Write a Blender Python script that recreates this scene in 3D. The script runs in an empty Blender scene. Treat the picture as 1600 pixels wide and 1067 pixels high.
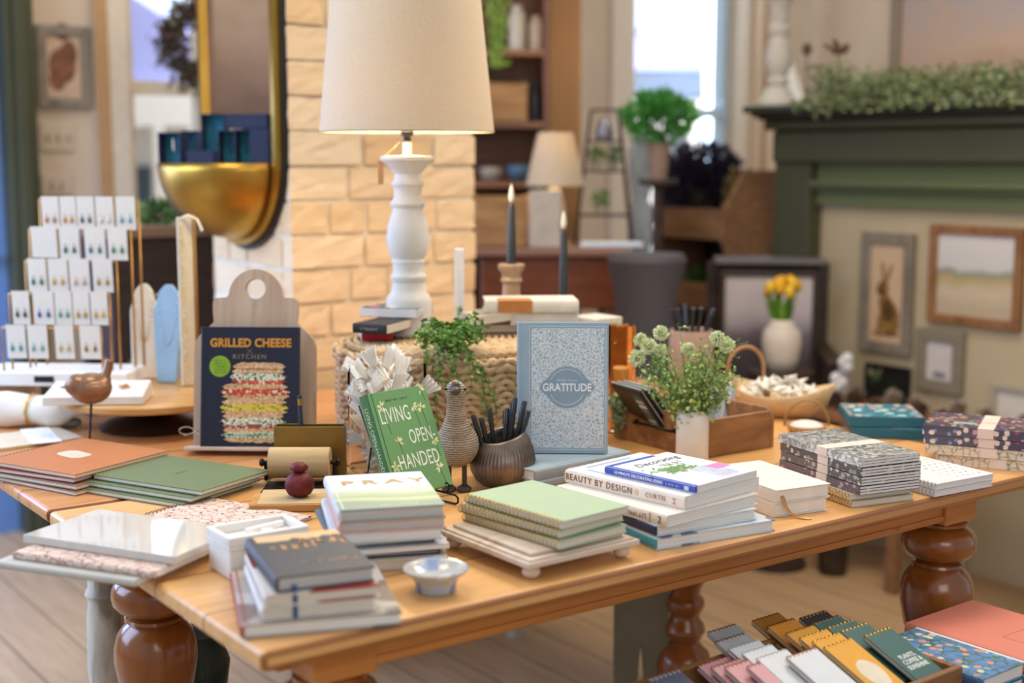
import bpy, bmesh, math, random
from mathutils import Vector, Matrix, Euler
random.seed(7)
S = bpy.context.scene
C = S.collection
R = math.radians
# ---------------------------------------------------------------- camera
FPX = 2118.0
PITCH = math.atan(288.0 / FPX)
ZC = 1.36
T = 0.76                      # table top height
cam = bpy.data.objects.new('camera', bpy.data.cameras.new('camera'))
C.objects.link(cam); S.camera = cam
cam.location = (0, 0, ZC)
cam.rotation_euler = (R(90) - PITCH, 0, 0)
cam.data.sensor_width = 36; cam.data.lens = 36 * FPX / 1600
cam.data.clip_start = 0.05; cam.data.clip_end = 100
cam.data.dof.use_dof = True
cam.data.dof.focus_distance = 2.36
cam.data.dof.aperture_fstop = 1.8
# ---------------------------------------------------------------- view, world, light
S.view_settings.view_transform = 'Standard'; S.view_settings.look = 'None'
S.view_settings.gamma = 1; S.view_settings.use_curve_mapping = False
S.view_settings.exposure = -0.06
w = bpy.data.worlds.new('daylight'); S.world = w; w.use_nodes = True
_wt = w.node_tree; _bg = _wt.nodes['Background']; _tc = _wt.nodes.new('ShaderNodeTexCoord'); _sx = _wt.nodes.new('ShaderNodeSeparateXYZ'); _rp = _wt.nodes.new('ShaderNodeValToRGB')
_wt.links.new(_tc.outputs['Generated'], _sx.inputs[0]); _wt.links.new(_sx.outputs[1], _rp.inputs[0]); _wt.links.new(_rp.outputs[0], _bg.inputs[0])
_rp.color_ramp.elements[0].position = 0.0; _rp.color_ramp.elements[0].color = (0.20, 0.22, 0.24, 1)
_rp.color_ramp.elements[1].position = 0.9; _rp.color_ramp.elements[1].color = (0.66, 0.84, 1.0, 1)     # overcast sky, brightest over the street beyond the windows
_bg.inputs[1].default_value = 2.3
def area(name, loc, to, size, power, col, sy=None):
    l = bpy.data.lights.new(name, 'AREA'); l.energy = power; l.color = col
    l.shape = 'RECTANGLE'; l.size = size; l.size_y = sy or size
    o = bpy.data.objects.new(name, l); C.objects.link(o); o.location = loc
    o.rotation_euler = (Vector(to) - Vector(loc)).to_track_quat('-Z', 'Y').to_euler()
    return o
WARM = (1.0, 0.83, 0.64)
area('ceiling_light', (0.9, 3.3, 2.75), (0.5, 2.5, 0.7), 0.7, 34, WARM)
area('ceiling_light', (-0.7, 2.4, 2.85), (-0.3, 2.3, 0.7), 0.6, 18, WARM)
area('ceiling_light', (-0.9, 4.5, 2.75), (-1.0, 4.7, 0.9), 0.8, 10, WARM)
area('ceiling_light', (1.5, 5.2, 2.7), (1.2, 5.6, 0.9), 0.8, 14, WARM)
area('ceiling_light', (0.9, 2.2, 2.7), (1.6, 3.3, 1.2), 0.4, 9, WARM)
area('window_daylight', (-2.6, 2.4, 1.7), (-0.6, 2.8, 0.1), 1.5, 62, (0.48, 0.66, 1.0), 1.7)
area('door_daylight', (-2.3, 3.7, 1.3), (-1.45, 3.5, 0), 0.9, 38, (0.36, 0.52, 1.0), 1.2)
area('window_daylight', (1.0, -0.9, 2.1), (0.1, 2.4, 0.8), 1.8, 25, (1.0, 0.89, 0.78), 1.2)  # warm key light added from behind the camera, not a window
area('window_daylight', (1.5, 7.2, 1.9), (0.9, 4.5, 0.8), 1.0, 22, (0.55, 0.75, 1.0), 1.4)
area('house_fill_light', (0.5, 8.0, 4.5), (0.8, 12.0, 1.0), 4.0, 800, (0.85, 0.92, 1.0), 2.0)  # area light added beyond the wall to brighten the house fronts

# ---------------------------------------------------------------- pixel rays to points in the room
def ray(px, py):
    a = (px - 800) / FPX; b = -(py - 533.5) / FPX
    return Vector((a, math.cos(PITCH) + b * math.sin(PITCH), -math.sin(PITCH) + b * math.cos(PITCH)))
def P(px, py, z=T):
    v = ray(px, py); return Vector((0, 0, ZC)) + v * ((z - ZC) / v.z)
def PY(px, py, Y):
    v = ray(px, py); return Vector((0, 0, ZC)) + v * (Y / v.y)
A = R(36)
U = Vector((math.cos(A), math.sin(A), 0)); V = Vector((-math.sin(A), math.cos(A), 0))
N0 = P(408, 1021)
def UV(u, v, z=T): p = N0 + U * u + V * v; p.z = z; return p
# ---------------------------------------------------------------- mesh collector
class M:
    def __init__(s): s.v = []; s.f = []; s.mi = []; s.m = 0
    def add(s, vs, fs, mat=None):
        o = len(s.v)
        s.v += [Vector(v) if mat is None else mat @ Vector(v) for v in vs]
        for f in fs: s.f.append([i + o for i in f]); s.mi.append(s.m)
        return s
    def box(s, x0, x1, y0, y1, z0, z1, mat=None):
        return s.add([(x0,y0,z0),(x1,y0,z0),(x1,y1,z0),(x0,y1,z0),(x0,y0,z1),(x1,y0,z1),(x1,y1,z1),(x0,y1,z1)],
            [(0,3,2,1),(4,5,6,7),(0,1,5,4),(1,2,6,5),(2,3,7,6),(3,0,4,7)], mat)
    def prism(s, pts, z0, z1, mat=None):
        n = len(pts)
        return s.add([(x,y,z0) for x,y in pts] + [(x,y,z1) for x,y in pts],
            [tuple(range(n))[::-1], tuple(range(n,2*n))] + [(i,(i+1)%n,n+(i+1)%n,n+i) for i in range(n)], mat)
    def lathe(s, prof, seg=24, mat=None, flute=None):
        n = len(prof); vs = []
        for k in range(seg):
            a = 2*math.pi*k/seg
            for r, z in prof:
                rr = r*(1+(flute(a, z) if flute else 0)); vs.append((rr*math.cos(a), rr*math.sin(a), z))
        fs = []
        for k in range(seg):
            k2 = (k+1) % seg
            for i in range(n-1): fs.append((k*n+i, k2*n+i, k2*n+i+1, k*n+i+1))
        if prof[0][0] > 1e-4: fs.append(tuple(k*n for k in range(seg))[::-1])
        if prof[-1][0] > 1e-4: fs.append(tuple(k*n+n-1 for k in range(seg)))
        return s.add(vs, fs, mat)
    def tube(s, pts, r, seg=6, closed=False, cap=True):
        pts = [Vector(p) for p in pts]; n = len(pts); vs = []; up = Vector((0,0,1)); prev = None
        for i, p in enumerate(pts):
            a = pts[(i-1) % n] if (closed or i > 0) else p
            b = pts[(i+1) % n] if (closed or i < n-1) else p
            t = (b-a).normalized()
            if prev is None: q = t.cross(up); q = q if q.length > .1 else t.cross(Vector((1,0,0)))
            else: q = prev - t*prev.dot(t)
            q.normalize(); prev = q; c = t.cross(q)
            rr = r[i] if isinstance(r, (list, tuple)) else r
            for k in range(seg):
                an = 2*math.pi*k/seg; vs.append(p + (q*math.cos(an) + c*math.sin(an))*rr)
        fs = []
        for i in range(n if closed else n-1):
            j = (i+1) % n
            for k in range(seg): fs.append((i*seg+k, i*seg+(k+1)%seg, j*seg+(k+1)%seg, j*seg+k))
        if cap and not closed: fs += [tuple(range(seg))[::-1], tuple(range((n-1)*seg, n*seg))]
        return s.add(vs, fs)
    def ball(s, c, r, seg=14, mat=None):
        if not isinstance(r, (tuple, list)): r = (r, r, r)
        n = seg//2; vs = [(0,0,-1)]; fs = []
        for i in range(1, n):
            t = math.pi*i/n
            for k in range(seg):
                a = 2*math.pi*k/seg; vs.append((math.sin(t)*math.cos(a), math.sin(t)*math.sin(a), -math.cos(t)))
        vs.append((0,0,1)); L = len(vs)-1
        for k in range(seg):
            k2 = (k+1) % seg
            fs.append((0, 1+k2, 1+k)); fs.append((L, L-seg+k, L-seg+k2))
            for i in range(n-2): fs.append((1+i*seg+k, 1+i*seg+k2, 1+(i+1)*seg+k2, 1+(i+1)*seg+k))
        vs = [Vector((v[0]*r[0], v[1]*r[1], v[2]*r[2])) for v in vs]
        if mat is not None: vs = [mat @ v for v in vs]
        return s.add([v + Vector(c) for v in vs], fs)
    def leaf(s, p, d, L, W, up=None):
        d = Vector(d).normalized(); q = d.cross(up or Vector((random.uniform(-1,1), random.uniform(-1,1), random.uniform(-1,1))))
        if q.length < .05: q = d.cross(Vector((1,0,.3)))
        q.normalize(); nrm = d.cross(q); p = Vector(p)
        s.add([p, p+d*L*.45+q*W*.5+nrm*W*.12, p+d*L, p+d*L*.45-q*W*.5+nrm*W*.12, p+d*L*.5], [(0,1,4),(1,2,4),(2,3,4),(3,0,4)])
        return s
def obj(name, m, mat, parent=None, bevel=0, smooth=False, bseg=2):
    me = bpy.data.meshes.new(name); me.from_pydata([tuple(v) for v in m.v], [], m.f)
    for x in (mat if isinstance(mat, (list, tuple)) else [mat]): me.materials.append(x)
    for p, i in zip(me.polygons, m.mi): p.material_index = i
    if smooth:
        for p in me.polygons: p.use_smooth = True
        if smooth != 'all': me.set_sharp_from_angle(angle=R(38))
    me.update()
    o = bpy.data.objects.new(name, me); C.objects.link(o)
    if parent: o.parent = parent
    if bevel:
        b = o.modifiers.new('bevel', 'BEVEL'); b.width = bevel; b.segments = bseg; b.limit_method = 'ANGLE'; b.angle_limit = R(40)
    return o
def tag(o, label=None, cat=None, group=None, kind=None):
    if label: o['label'] = label
    if cat: o['category'] = cat
    if group: o['group'] = group
    if kind: o['kind'] = kind
    return o
def empty(name, label, cat, loc=(0,0,0), rz=0, group=None, rot=None):
    o = bpy.data.objects.new(name, None); C.objects.link(o); o.empty_display_size = .05
    o.location = loc; o.rotation_euler = rot if rot else (0,0,rz)
    return tag(o, label, cat, group)
def place(o, loc, rz=0, rot=None):
    o.location = loc; o.rotation_euler = rot if rot else (0,0,rz); return o
def struct(name, m, mat, **k): return tag(obj(name, m, mat, **k), kind='structure')
def text(name, s, size, mat, parent, loc, rot=(0,0,0), ax='CENTER', xs=1.0, off=0.0, ext=.0002, shear=0, sp=1.0):
    c = bpy.data.curves.new(name, 'FONT'); c.body = s; c.size = size; c.align_x = ax; c.align_y = 'CENTER'
    c.offset = off; c.extrude = ext; c.shear = shear; c.space_character = sp; c.resolution_u = 3; c.space_line = .95
    t = bpy.data.objects.new(name, c); C.objects.link(t)
    bpy.context.view_layer.update()
    me = bpy.data.meshes.new_from_object(t.evaluated_get(bpy.context.evaluated_depsgraph_get()))
    bpy.data.objects.remove(t)
    me.transform(Matrix.Translation(loc) @ Euler(rot).to_matrix().to_4x4() @ Matrix.Diagonal((xs,1,1,1)))
    me.materials.clear(); me.materials.append(mat)
    o = bpy.data.objects.new(name, me); C.objects.link(o); o.parent = parent
    return o
def faint_print(name, wd, ht, mat, parent, loc, rot=(0,0,0), rows=1, seed=1, gap=1.5, slant=0):
    """rows of small worn strokes, for print too faint to read"""
    rnd = random.Random(seed); m = M(); s_ = ht*.16
    for r_ in range(rows):
        x = -wd/2; y = ((rows-1)/2-r_)*ht*gap
        while x < wd/2:
            g = ht*rnd.uniform(.35,.7)
            if rnd.random() < .86:
                for q in range(rnd.choice((1,2,2,3))):
                    if rnd.random() < .55: a_ = x+rnd.random()*g*.6; m.box(a_, a_+s_, y-ht/2, y+ht*rnd.uniform(.1,.5), 0, .0002)
                    else: b_ = y+rnd.uniform(-.5,.4)*ht; m.box(x, x+g*.8, b_, b_+s_, 0, .0002)
            x += g+ht*.12
    T_ = Matrix.Translation(loc) @ Euler(rot).to_matrix().to_4x4(); m.v = [T_ @ Vector((v.x+slant*v.y, v.y, v.z)) for v in m.v]
    return obj(name, m, mat, parent)
# ---------------------------------------------------------------- materials
def srgb(h):
    h = h.lstrip('#'); c = [int(h[i:i+2], 16)/255 for i in (0,2,4)]
    return tuple([(x/12.92 if x <= .04045 else ((x+.055)/1.055)**2.4) for x in c] + [1])
def base_mat(name, rough=.6, metal=0, spec=.4):
    m = bpy.data.materials.new(name); m.use_nodes = True
    b = m.node_tree.nodes['Principled BSDF']
    b.inputs['Roughness'].default_value = rough; b.inputs['Metallic'].default_value = metal
    b.inputs['Specular IOR Level'].default_value = spec
    return m, m.node_tree, b
def nd(t, typ, **k):
    n = t.nodes.new(typ)
    for a, v in k.items():
        if a in n.inputs: n.inputs[a].default_value = v
        else: setattr(n, a, v)
    return n
def coords(t, scale=(1,1,1), rot=(0,0,0), src='Object'):
    tc = nd(t, 'ShaderNodeTexCoord'); mp = nd(t, 'ShaderNodeMapping')
    mp.inputs['Scale'].default_value = scale; mp.inputs['Rotation'].default_value = rot
    t.links.new(tc.outputs[src], mp.inputs['Vector']); return mp.outputs[0]
def ramp(t, fac, stops, interp='LINEAR'):
    r = nd(t, 'ShaderNodeValToRGB'); r.color_ramp.interpolation = interp; e = r.color_ramp.elements
    while len(e) < len(stops): e.new(.5)
    for x, (p, c) in zip(e, stops): x.position = p; x.color = c if len(c) == 4 else (*c, 1)
    t.links.new(fac, r.inputs[0]); return r.outputs[0]
def bump(t, b, h, strength=.3, dist=.002):
    n = nd(t, 'ShaderNodeBump'); n.inputs['Strength'].default_value = strength; n.inputs['Distance'].default_value = dist
    t.links.new(h, n.inputs['Height']); t.links.new(n.outputs[0], b.inputs['Normal'])
def mixc(t, fac, a, b):
    n = nd(t, 'ShaderNodeMix', data_type='RGBA')
    if hasattr(fac, 'links'): t.links.new(fac, n.inputs[0])
    else: n.inputs[0].default_value = fac
    for v, i in ((a, 6), (b, 7)):
        if hasattr(v, 'links'): t.links.new(v, n.inputs[i])
        else: n.inputs[i].default_value = v
    return n.outputs[2]
_c = {}
def plain(h, rough=.6, metal=0, var=.06, scale=40, spec=.4, bmp=0):
    k = (h, rough, metal, var, scale, bmp)
    if k in _c: return _c[k]
    m, t, b = base_mat('surface_' + h.strip('#'), rough, metal, spec); c = srgb(h)
    n = nd(t, 'ShaderNodeTexNoise'); n.inputs['Scale'].default_value = scale; n.inputs['Detail'].default_value = 3
    t.links.new(coords(t), n.inputs['Vector'])
    o = ramp(t, n.outputs[0], [(.3, tuple(x*(1-var) for x in c[:3])), (.7, tuple(min(1, x*(1+var)) for x in c[:3]))])
    t.links.new(o, b.inputs['Base Color'])
    if bmp: bump(t, b, n.outputs[0], bmp)
    _c[k] = m; return m
def wood(name, c1, c2, c3=None, scale=(1,14,14), rough=.45, knots=False, rot=(0,0,0), plank=None, coat=0):
    m, t, b = base_mat(name, rough)
    v = coords(t, scale, rot)
    n = nd(t, 'ShaderNodeTexNoise'); n.inputs['Scale'].default_value = 3; n.inputs['Detail'].default_value = 6; n.inputs['Distortion'].default_value = .6
    t.links.new(v, n.inputs['Vector'])
    o = ramp(t, n.outputs[0], [(.3, srgb(c1)), (.52, srgb(c2)), (.75, srgb(c3 or c1))])
    n2 = nd(t, 'ShaderNodeTexNoise'); n2.inputs['Scale'].default_value = 2.2; n2.inputs['Detail'].default_value = 2
    t.links.new(coords(t), n2.inputs['Vector'])
    o = mixc(t, ramp(t, n2.outputs[0], [(.4, (0,0,0)), (.75, (.45,.45,.45))]), o, srgb(c1))
    if knots:
        vo = nd(t, 'ShaderNodeTexVoronoi'); vo.inputs['Scale'].default_value = 3.2
        t.links.new(coords(t, (1,2.2,2.2), rot), vo.inputs['Vector'])
        o = mixc(t, ramp(t, vo.outputs['Distance'], [(.03, (.85,.85,.85)), (.07, (0,0,0))]), o, srgb('#4a2208'))
    if plank:
        axis, width, col = plank
        sx = nd(t, 'ShaderNodeSeparateXYZ'); t.links.new(coords(t), sx.inputs[0])
        d = nd(t, 'ShaderNodeMath', operation='DIVIDE'); t.links.new(sx.outputs[axis], d.inputs[0]); d.inputs[1].default_value = width
        fr = nd(t, 'ShaderNodeMath', operation='FRACT'); t.links.new(d.outputs[0], fr.inputs[0])
        fl = nd(t, 'ShaderNodeMath', operation='FLOOR'); t.links.new(d.outputs[0], fl.inputs[0])
        wn = nd(t, 'ShaderNodeTexWhiteNoise', noise_dimensions='1D'); t.links.new(fl.outputs[0], wn.inputs['W'])
        o = mixc(t, ramp(t, wn.outputs[0], [(0, (0,0,0)), (1, (.5,.5,.5))]), o, srgb(c2))
        o = mixc(t, ramp(t, fr.outputs[0], [(.022, (1,1,1)), (.04, (0,0,0))]), o, srgb(col))
    t.links.new(o, b.inputs['Base Color']); bump(t, b, n.outputs[0], .12, .001)
    if coat: b.inputs['Coat Weight'].default_value = coat; b.inputs['Coat Roughness'].default_value = .2
    return m
def floral(name, base, cols, scale=60, size=.28, rough=.45, stems=None, coat=0):
    m, t, b = base_mat(name, rough); v = coords(t)
    nz = nd(t, 'ShaderNodeTexNoise'); nz.inputs['Scale'].default_value = scale*1.6; t.links.new(v, nz.inputs['Vector'])
    vv = mixc(t, .006, v, nz.outputs['Color'])
    o = srgb(base)
    if stems:
        w2 = nd(t, 'ShaderNodeTexVoronoi', feature='DISTANCE_TO_EDGE'); w2.inputs['Scale'].default_value = scale*.7; t.links.new(vv, w2.inputs['Vector'])
        o = mixc(t, ramp(t, w2.outputs['Distance'], [(.04, (1,1,1)), (.07, (0,0,0))]), o, srgb(stems))
    vo = nd(t, 'ShaderNodeTexVoronoi'); vo.inputs['Scale'].default_value = scale; t.links.new(vv, vo.inputs['Vector'])
    sp = nd(t, 'ShaderNodeSeparateColor'); t.links.new(vo.outputs['Color'], sp.inputs[0])
    n = len(cols)
    pc = ramp(t, sp.outputs[0], [(i/n, srgb(c)) for i, c in enumerate(cols)], 'CONSTANT')
    msk = ramp(t, vo.outputs['Distance'], [(size, (1,1,1)), (size+.05, (0,0,0))])
    o = mixc(t, msk, o, pc)
    t.links.new(o, b.inputs['Base Color'])
    if coat: b.inputs['Coat Weight'].default_value = coat; b.inputs['Coat Roughness'].default_value = .12
    return m
def islands(name, cols, rough=.6, trans=0, bmp=0, sub=0):
    m, t, b = base_mat(name, rough); g = nd(t, 'ShaderNodeNewGeometry')
    n = len(cols)
    t.links.new(ramp(t, g.outputs['Random Per Island'], [(i/max(1,n-1), srgb(c)) for i, c in enumerate(cols)]), b.inputs['Base Color'])
    if bmp:
        nz = nd(t, 'ShaderNodeTexNoise'); nz.inputs['Scale'].default_value = 35; nz.inputs['Detail'].default_value = 6
        t.links.new(coords(t), nz.inputs['Vector']); bump(t, b, nz.outputs[0], bmp, .004)
    return m
def pages_mat(name, h):
    m, t, b = base_mat(name, .8); n = nd(t, 'ShaderNodeTexNoise'); n.inputs['Scale'].default_value = 6; n.inputs['Detail'].default_value = 4
    t.links.new(coords(t, (1.5,1.5,260)), n.inputs['Vector']); c = srgb(h)
    t.links.new(ramp(t, n.outputs[0], [(.35, tuple(x*.78 for x in c[:3])), (.65, c)]), b.inputs['Base Color']); return m
def glass(name, col=(1,1,1,1), rough=.02, ior=1.45):
    m, t, b = base_mat(name, rough); b.inputs['Transmission Weight'].default_value = 1; b.inputs['Base Color'].default_value = col
    b.inputs['IOR'].default_value = ior; return m
def emit(name, h, st):
    m, t, b = base_mat(name); b.inputs['Emission Color'].default_value = srgb(h); b.inputs['Emission Strength'].default_value = st
    b.inputs['Base Color'].default_value = srgb(h); return m
PINE = wood('honey_pine', '#c98f4e', '#dca667', '#e3b377', knots=False, rough=.38)
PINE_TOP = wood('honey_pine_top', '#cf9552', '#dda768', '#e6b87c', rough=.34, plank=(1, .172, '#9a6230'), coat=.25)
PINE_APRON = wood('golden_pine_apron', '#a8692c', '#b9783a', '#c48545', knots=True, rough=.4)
LEGW = wood('turned_leg_varnish', '#7c4318', '#8f5222', '#a2622c', scale=(8,8,1.5), rough=.2, coat=.6)
WHITEWOOD = wood('distressed_white_paint', '#8b8377', '#cfc8bb', '#ded8cc', scale=(10,10,2), rough=.7)
GOLD = plain('#d9b25f', .28, 1, .03); BRASS = plain('#b08a3e', .3, 1, .08, 8); BRASSW = plain('#8d7442', .4, 1, .12, 20)
COPPER = plain('#b77a4e', .35, 1, .05); STEEL = plain('#2a2622', .4, .8); BLACK = plain('#17171a', .4)
PG_W = pages_mat('white_pages', '#e9e6e2'); PG_C = pages_mat('cream_pages', '#ddd3c3'); PG_G = pages_mat('grey_pages', '#c4c0bd')
WHITE = plain('#e6e2dc', .5, 0, .03); OFFW = plain('#e2dccf', .6, 0, .04)
# ---------------------------------------------------------------- books
def quadfit(L, F, Rr, N, z):
    """flat rectangle from the four visible top corners, at height z"""
    L, F, Rr, N = [P(*q, z) for q in (L, F, Rr, N)]
    x = ((Rr-N)+(F-L))/2; y = ((L-N)+(F-Rr))/2
    a1 = math.atan2(x.y, x.x); a2 = math.atan2(y.y, y.x) - math.pi/2
    c = (L+F+Rr+N)/4
    return c.x, c.y, x.length, y.length, (a1+a2)/2
def fit3(L, N, Rr, z):
    L, N, Rr = [P(*q, z) for q in (L, N, Rr)]
    a = ((math.atan2((Rr-N).y, (Rr-N).x)) + math.atan2((L-N).y, (L-N).x) - math.pi/2)/2
    w_ = (Rr-N).length; d_ = (L-N).length
    c = N + Vector((math.cos(a), math.sin(a), 0))*w_/2 + Vector((-math.sin(a), math.cos(a), 0))*d_/2
    return c.x, c.y, w_, d_, a
def edgefit(N, Rr, z, d_, w_=None):
    N, Rr = P(*N, z), P(*Rr, z); a = math.atan2((Rr-N).y, (Rr-N).x); w_ = w_ or (Rr-N).length
    c = N + Vector((math.cos(a), math.sin(a), 0))*w_/2 + Vector((-math.sin(a), math.cos(a), 0))*d_/2
    return c.x, c.y, w_, d_, a
def book(root, w, d, t, cover, pages=None, soft=False, spine=None, ribbon=None):
    """spine along local -x, height along y, thickness along z from 0"""
    pages = pages or PG_W; b = .0012 if soft else .0022; o = 0 if soft else .003
    x0, x1, y0, y1 = -w/2, w/2, -d/2, d/2
    m = M(); m.box(x0+.001, x1, y0, y1, 0, b); m.box(x0+.001, x1, y0, y1, t-b, t)
    obj('cover', m, cover, root, bevel=.0006)
    m = M(); r = t*.12 if not soft else .0004
    pts = [(x0+.0012, b*.5+.0002), (x0-.0005, t*.18), (x0-.001-r*.2, t*.5), (x0-.0005, t*.82), (x0+.0012, t-b*.5-.0002), (x0+.004, t-b-.0003), (x0+.004, b+.0003)]
    n = len(pts)
    m.add([(p[0], y0, p[1]) for p in pts] + [(p[0], y1, p[1]) for p in pts], [tuple(range(n)), tuple(range(n,2*n))[::-1]] + [(i, n+i, n+(i+1)%n, (i+1)%n) for i in range(n)])
    obj('spine', m, spine or cover, root)
    m = M(); m.box(x0+.0045, x1-o, y0+o, y1-o, b+.0001, t-b-.0001); obj('page_block', m, pages, root)
    if not soft:
        m = M(); m.box(x0+.0065, x0+.0085, y0+.0005, y1-.0005, t-.0003, t+.0003); obj('hinge_groove', m, spine or cover, root)
    return root
def spiral(root, w, d, t, cover, pages=None, wire=None, edge='L', n=None, rr=None, back=None):
    pages = pages or PG_C; rr = rr or t*.62
    m = M(); m.box(-w/2, w/2, -d/2, d/2, t-.0015, t); obj('front_cover', m, cover, root, bevel=.0005)
    m = M(); m.box(-w/2, w/2, -d/2, d/2, 0, .0015); obj('back_cover', m, back or cover, root, bevel=.0005)
    m = M(); m.box(-w/2+.0015, w/2-.0015, -d/2+.0015, d/2-.0015, .0016, t-.0016); obj('page_block', m, pages, root)
    L = d if edge in 'LR' else w; n = n or int(L/.0085); m = M()
    for i in range(n):
        s_ = -L/2 + L*(i+.5)/n
        for off in (-.0011, .0011):
            pts = []
            for k in range(9):
                a = 2*math.pi*k/9; e = rr*.9*math.cos(a); z = t/2 + rr*math.sin(a)
                if edge == 'L': pts.append((-w/2 + .001 + e, s_+off, z))
                elif edge == 'R': pts.append((w/2 - .001 + e, s_+off, z))
                elif edge == 'T': pts.append((s_+off, d/2 - .001 + e, z))
                else: pts.append((s_+off, -d/2 + .001 + e, z))
            m.tube(pts, .0006, 4, closed=True)
    obj('wire_binding', m, wire or GOLD, root, smooth='all')
    return root
def bk(name, label, fitr, z, t, cover, cat='book', group=None, dx=0, dy=0, dr=0, w=None, d=None, kind='book', **k):
    cx, cy, w0, d0, a = fitr
    e = empty(name, label, cat, (cx+dx, cy+dy, z), a+dr, group)
    (book if kind == 'book' else spiral)(e, w or w0, d or d0, t, cover, **k)
    return e
# ================================================================= SETTING
FLOORM = wood('oak_floor_boards', '#a08262', '#b99873', '#c5a580', scale=(12,1.2,12), rough=.5, plank=(0, .16, '#5a4738'), coat=.1)
m = M(); m.box(-5, 6, -4, 9, -.05, 0); fl = struct('floor', m, FLOORM); fl.location = N0.x, N0.y, 0; fl.rotation_euler.z = A
def plaster(name, h): return plain(h, .9, 0, .04, 4, .2)
WALLM = plaster('w', '#cdbba5'); TRIMM = plain('#c8ab88', .5, 0, .04, 6); TRIML = plain('#d8cab6', .5)
# back wall runs along U through WB0; windows are openings in it
WB0 = Vector((-1.6, 5.0, 0))
def on_wall(px):           # distance along the back wall seen at pixel column px
    k = (px-800)/FPX/ (math.cos(PITCH)+0)   # near the horizon line
    k = ray(px, 245).x / ray(px, 245).y
    return (k*WB0.y - WB0.x) / (U.x - k*U.y)
def wallframe(o): o.location = WB0; o.rotation_euler.z = A; return o
def s_z(px, py, s): 
    p = WB0 + U*s; D = p.y; return PY(px, py, D).z
sw = [on_wall(x) for x in (203, 330, 985, 1141)]
m = M()
segs = [(-.22, sw[0], 0, 2.9), (sw[0], sw[1], 0, 1.02), (sw[0], sw[1], 2.35, 2.9), (sw[1], sw[2], 0, 2.9), (sw[2], sw[3], 0, .85), (sw[2], sw[3], 2.4, 2.9), (sw[3], 5.2, 0, 2.9)]
for a0, a1, z0, z1 in segs: m.box(a0, a1, 0, .14, z0, z1)
wallframe(struct('wall_back', m, WALLM))
m = M(); m.box(5.2, 5.34, -4, .14, 0, 2.9); wallframe(struct('wall_right', m, WALLM))
def window(n, a0, a1, z0, z1, rails, mull, frame, trimw=.1):
    m = M(); f = .035
    for b0, b1, c0, c1 in [(a0,a0+f,z0,z1),(a1-f,a1,z0,z1),(a0,a1,z0,z0+f),(a0,a1,z1-f,z1)]: m.box(b0,b1,.03,.09,c0,c1)
    for z in rails: m.box(a0,a1,.02,.08,z-.025,z+.025)
    for x in mull: m.box(x-.008,x+.008,.045,.07,z0,z1)
    wn = wallframe(struct('window_%d' % n, m, frame))
    g = M(); g.box(a0+.01,a1-.01,.056,.060,z0+.01,z1-.01); obj('window_glass', g, glass('window_glass', (1,1,1,1), 0, 1.02), wn)
    t_ = M()
    for b0, b1, c0, c1 in [(a0-trimw,a0,z0-.05,z1+trimw),(a1,a1+trimw,z0-.05,z1+trimw),(a0-trimw,a1+trimw,z1,z1+trimw)]: t_.box(b0,b1,-.03,-.001,c0,c1)
    t_.box(a0-trimw-.02,a1+trimw+.02,-.07,-.001,z0-.05,z0)
    return wn, t_
BLUEF = plain('#b9cfe0', .5)
wn, t_ = window(1, sw[0], sw[1], 1.02, 2.35, [1.62], [], TRIML, .13); wallframe(struct('trim_1', t_, TRIML, bevel=.006))
wn, t_ = window(2, sw[2], sw[3], .85, 2.4, [1.58], [], BLUEF, .14); wallframe(struct('trim_2', t_, TRIML, bevel=.006))
m = M(); st = on_wall(150); m.box(st, st+.05, -.035, -.001, 0, 2.9); wallframe(struct('trim_3', m, plain('#b48c62', .5)))
m = M(); st = on_wall(1165); m.box(st, st+.04, -.05, -.001, 0, 2.9); m.box(st+.12, st+.2, -.03, -.001, 0, 2.9); wallframe(struct('trim_4', m, TRIMM, bevel=.005))
GREEN = plain('#484a34', .45, 0, .05, 5)
m = M(); g0, g1 = on_wall(2), on_wall(49); m.box(g0, g1, -.1, .14, 0, 2.9); m.box(g0+.03, g1-.03, -.12, -.1, 0, 2.9)
wallframe(struct('trim_5', m, GREEN, bevel=.008))
m = M(); m.box(g0-.3, g0, 0, .05, 0, 2.2); d1 = wallframe(struct('door_1', m, plain('#6f8fc0', .4)))
m = M(); m.box(g0-.08, g0-.05, -.07, 0, 1.0, 1.02); obj('door_handle', m, BRASS, d1)
m = M(); m.box(g0-.3, g0, 0, .14, 2.2, 2.9); m.box(g0-3.2, g0-.3, 0, .14, 0, 2.9); wallframe(struct('wall_back_left', m, WALLM))
m = M(); m.box(-.22, 5.2, -.02, -.001, 0, .16); wallframe(struct('baseboard_back', m, TRIML))
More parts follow.
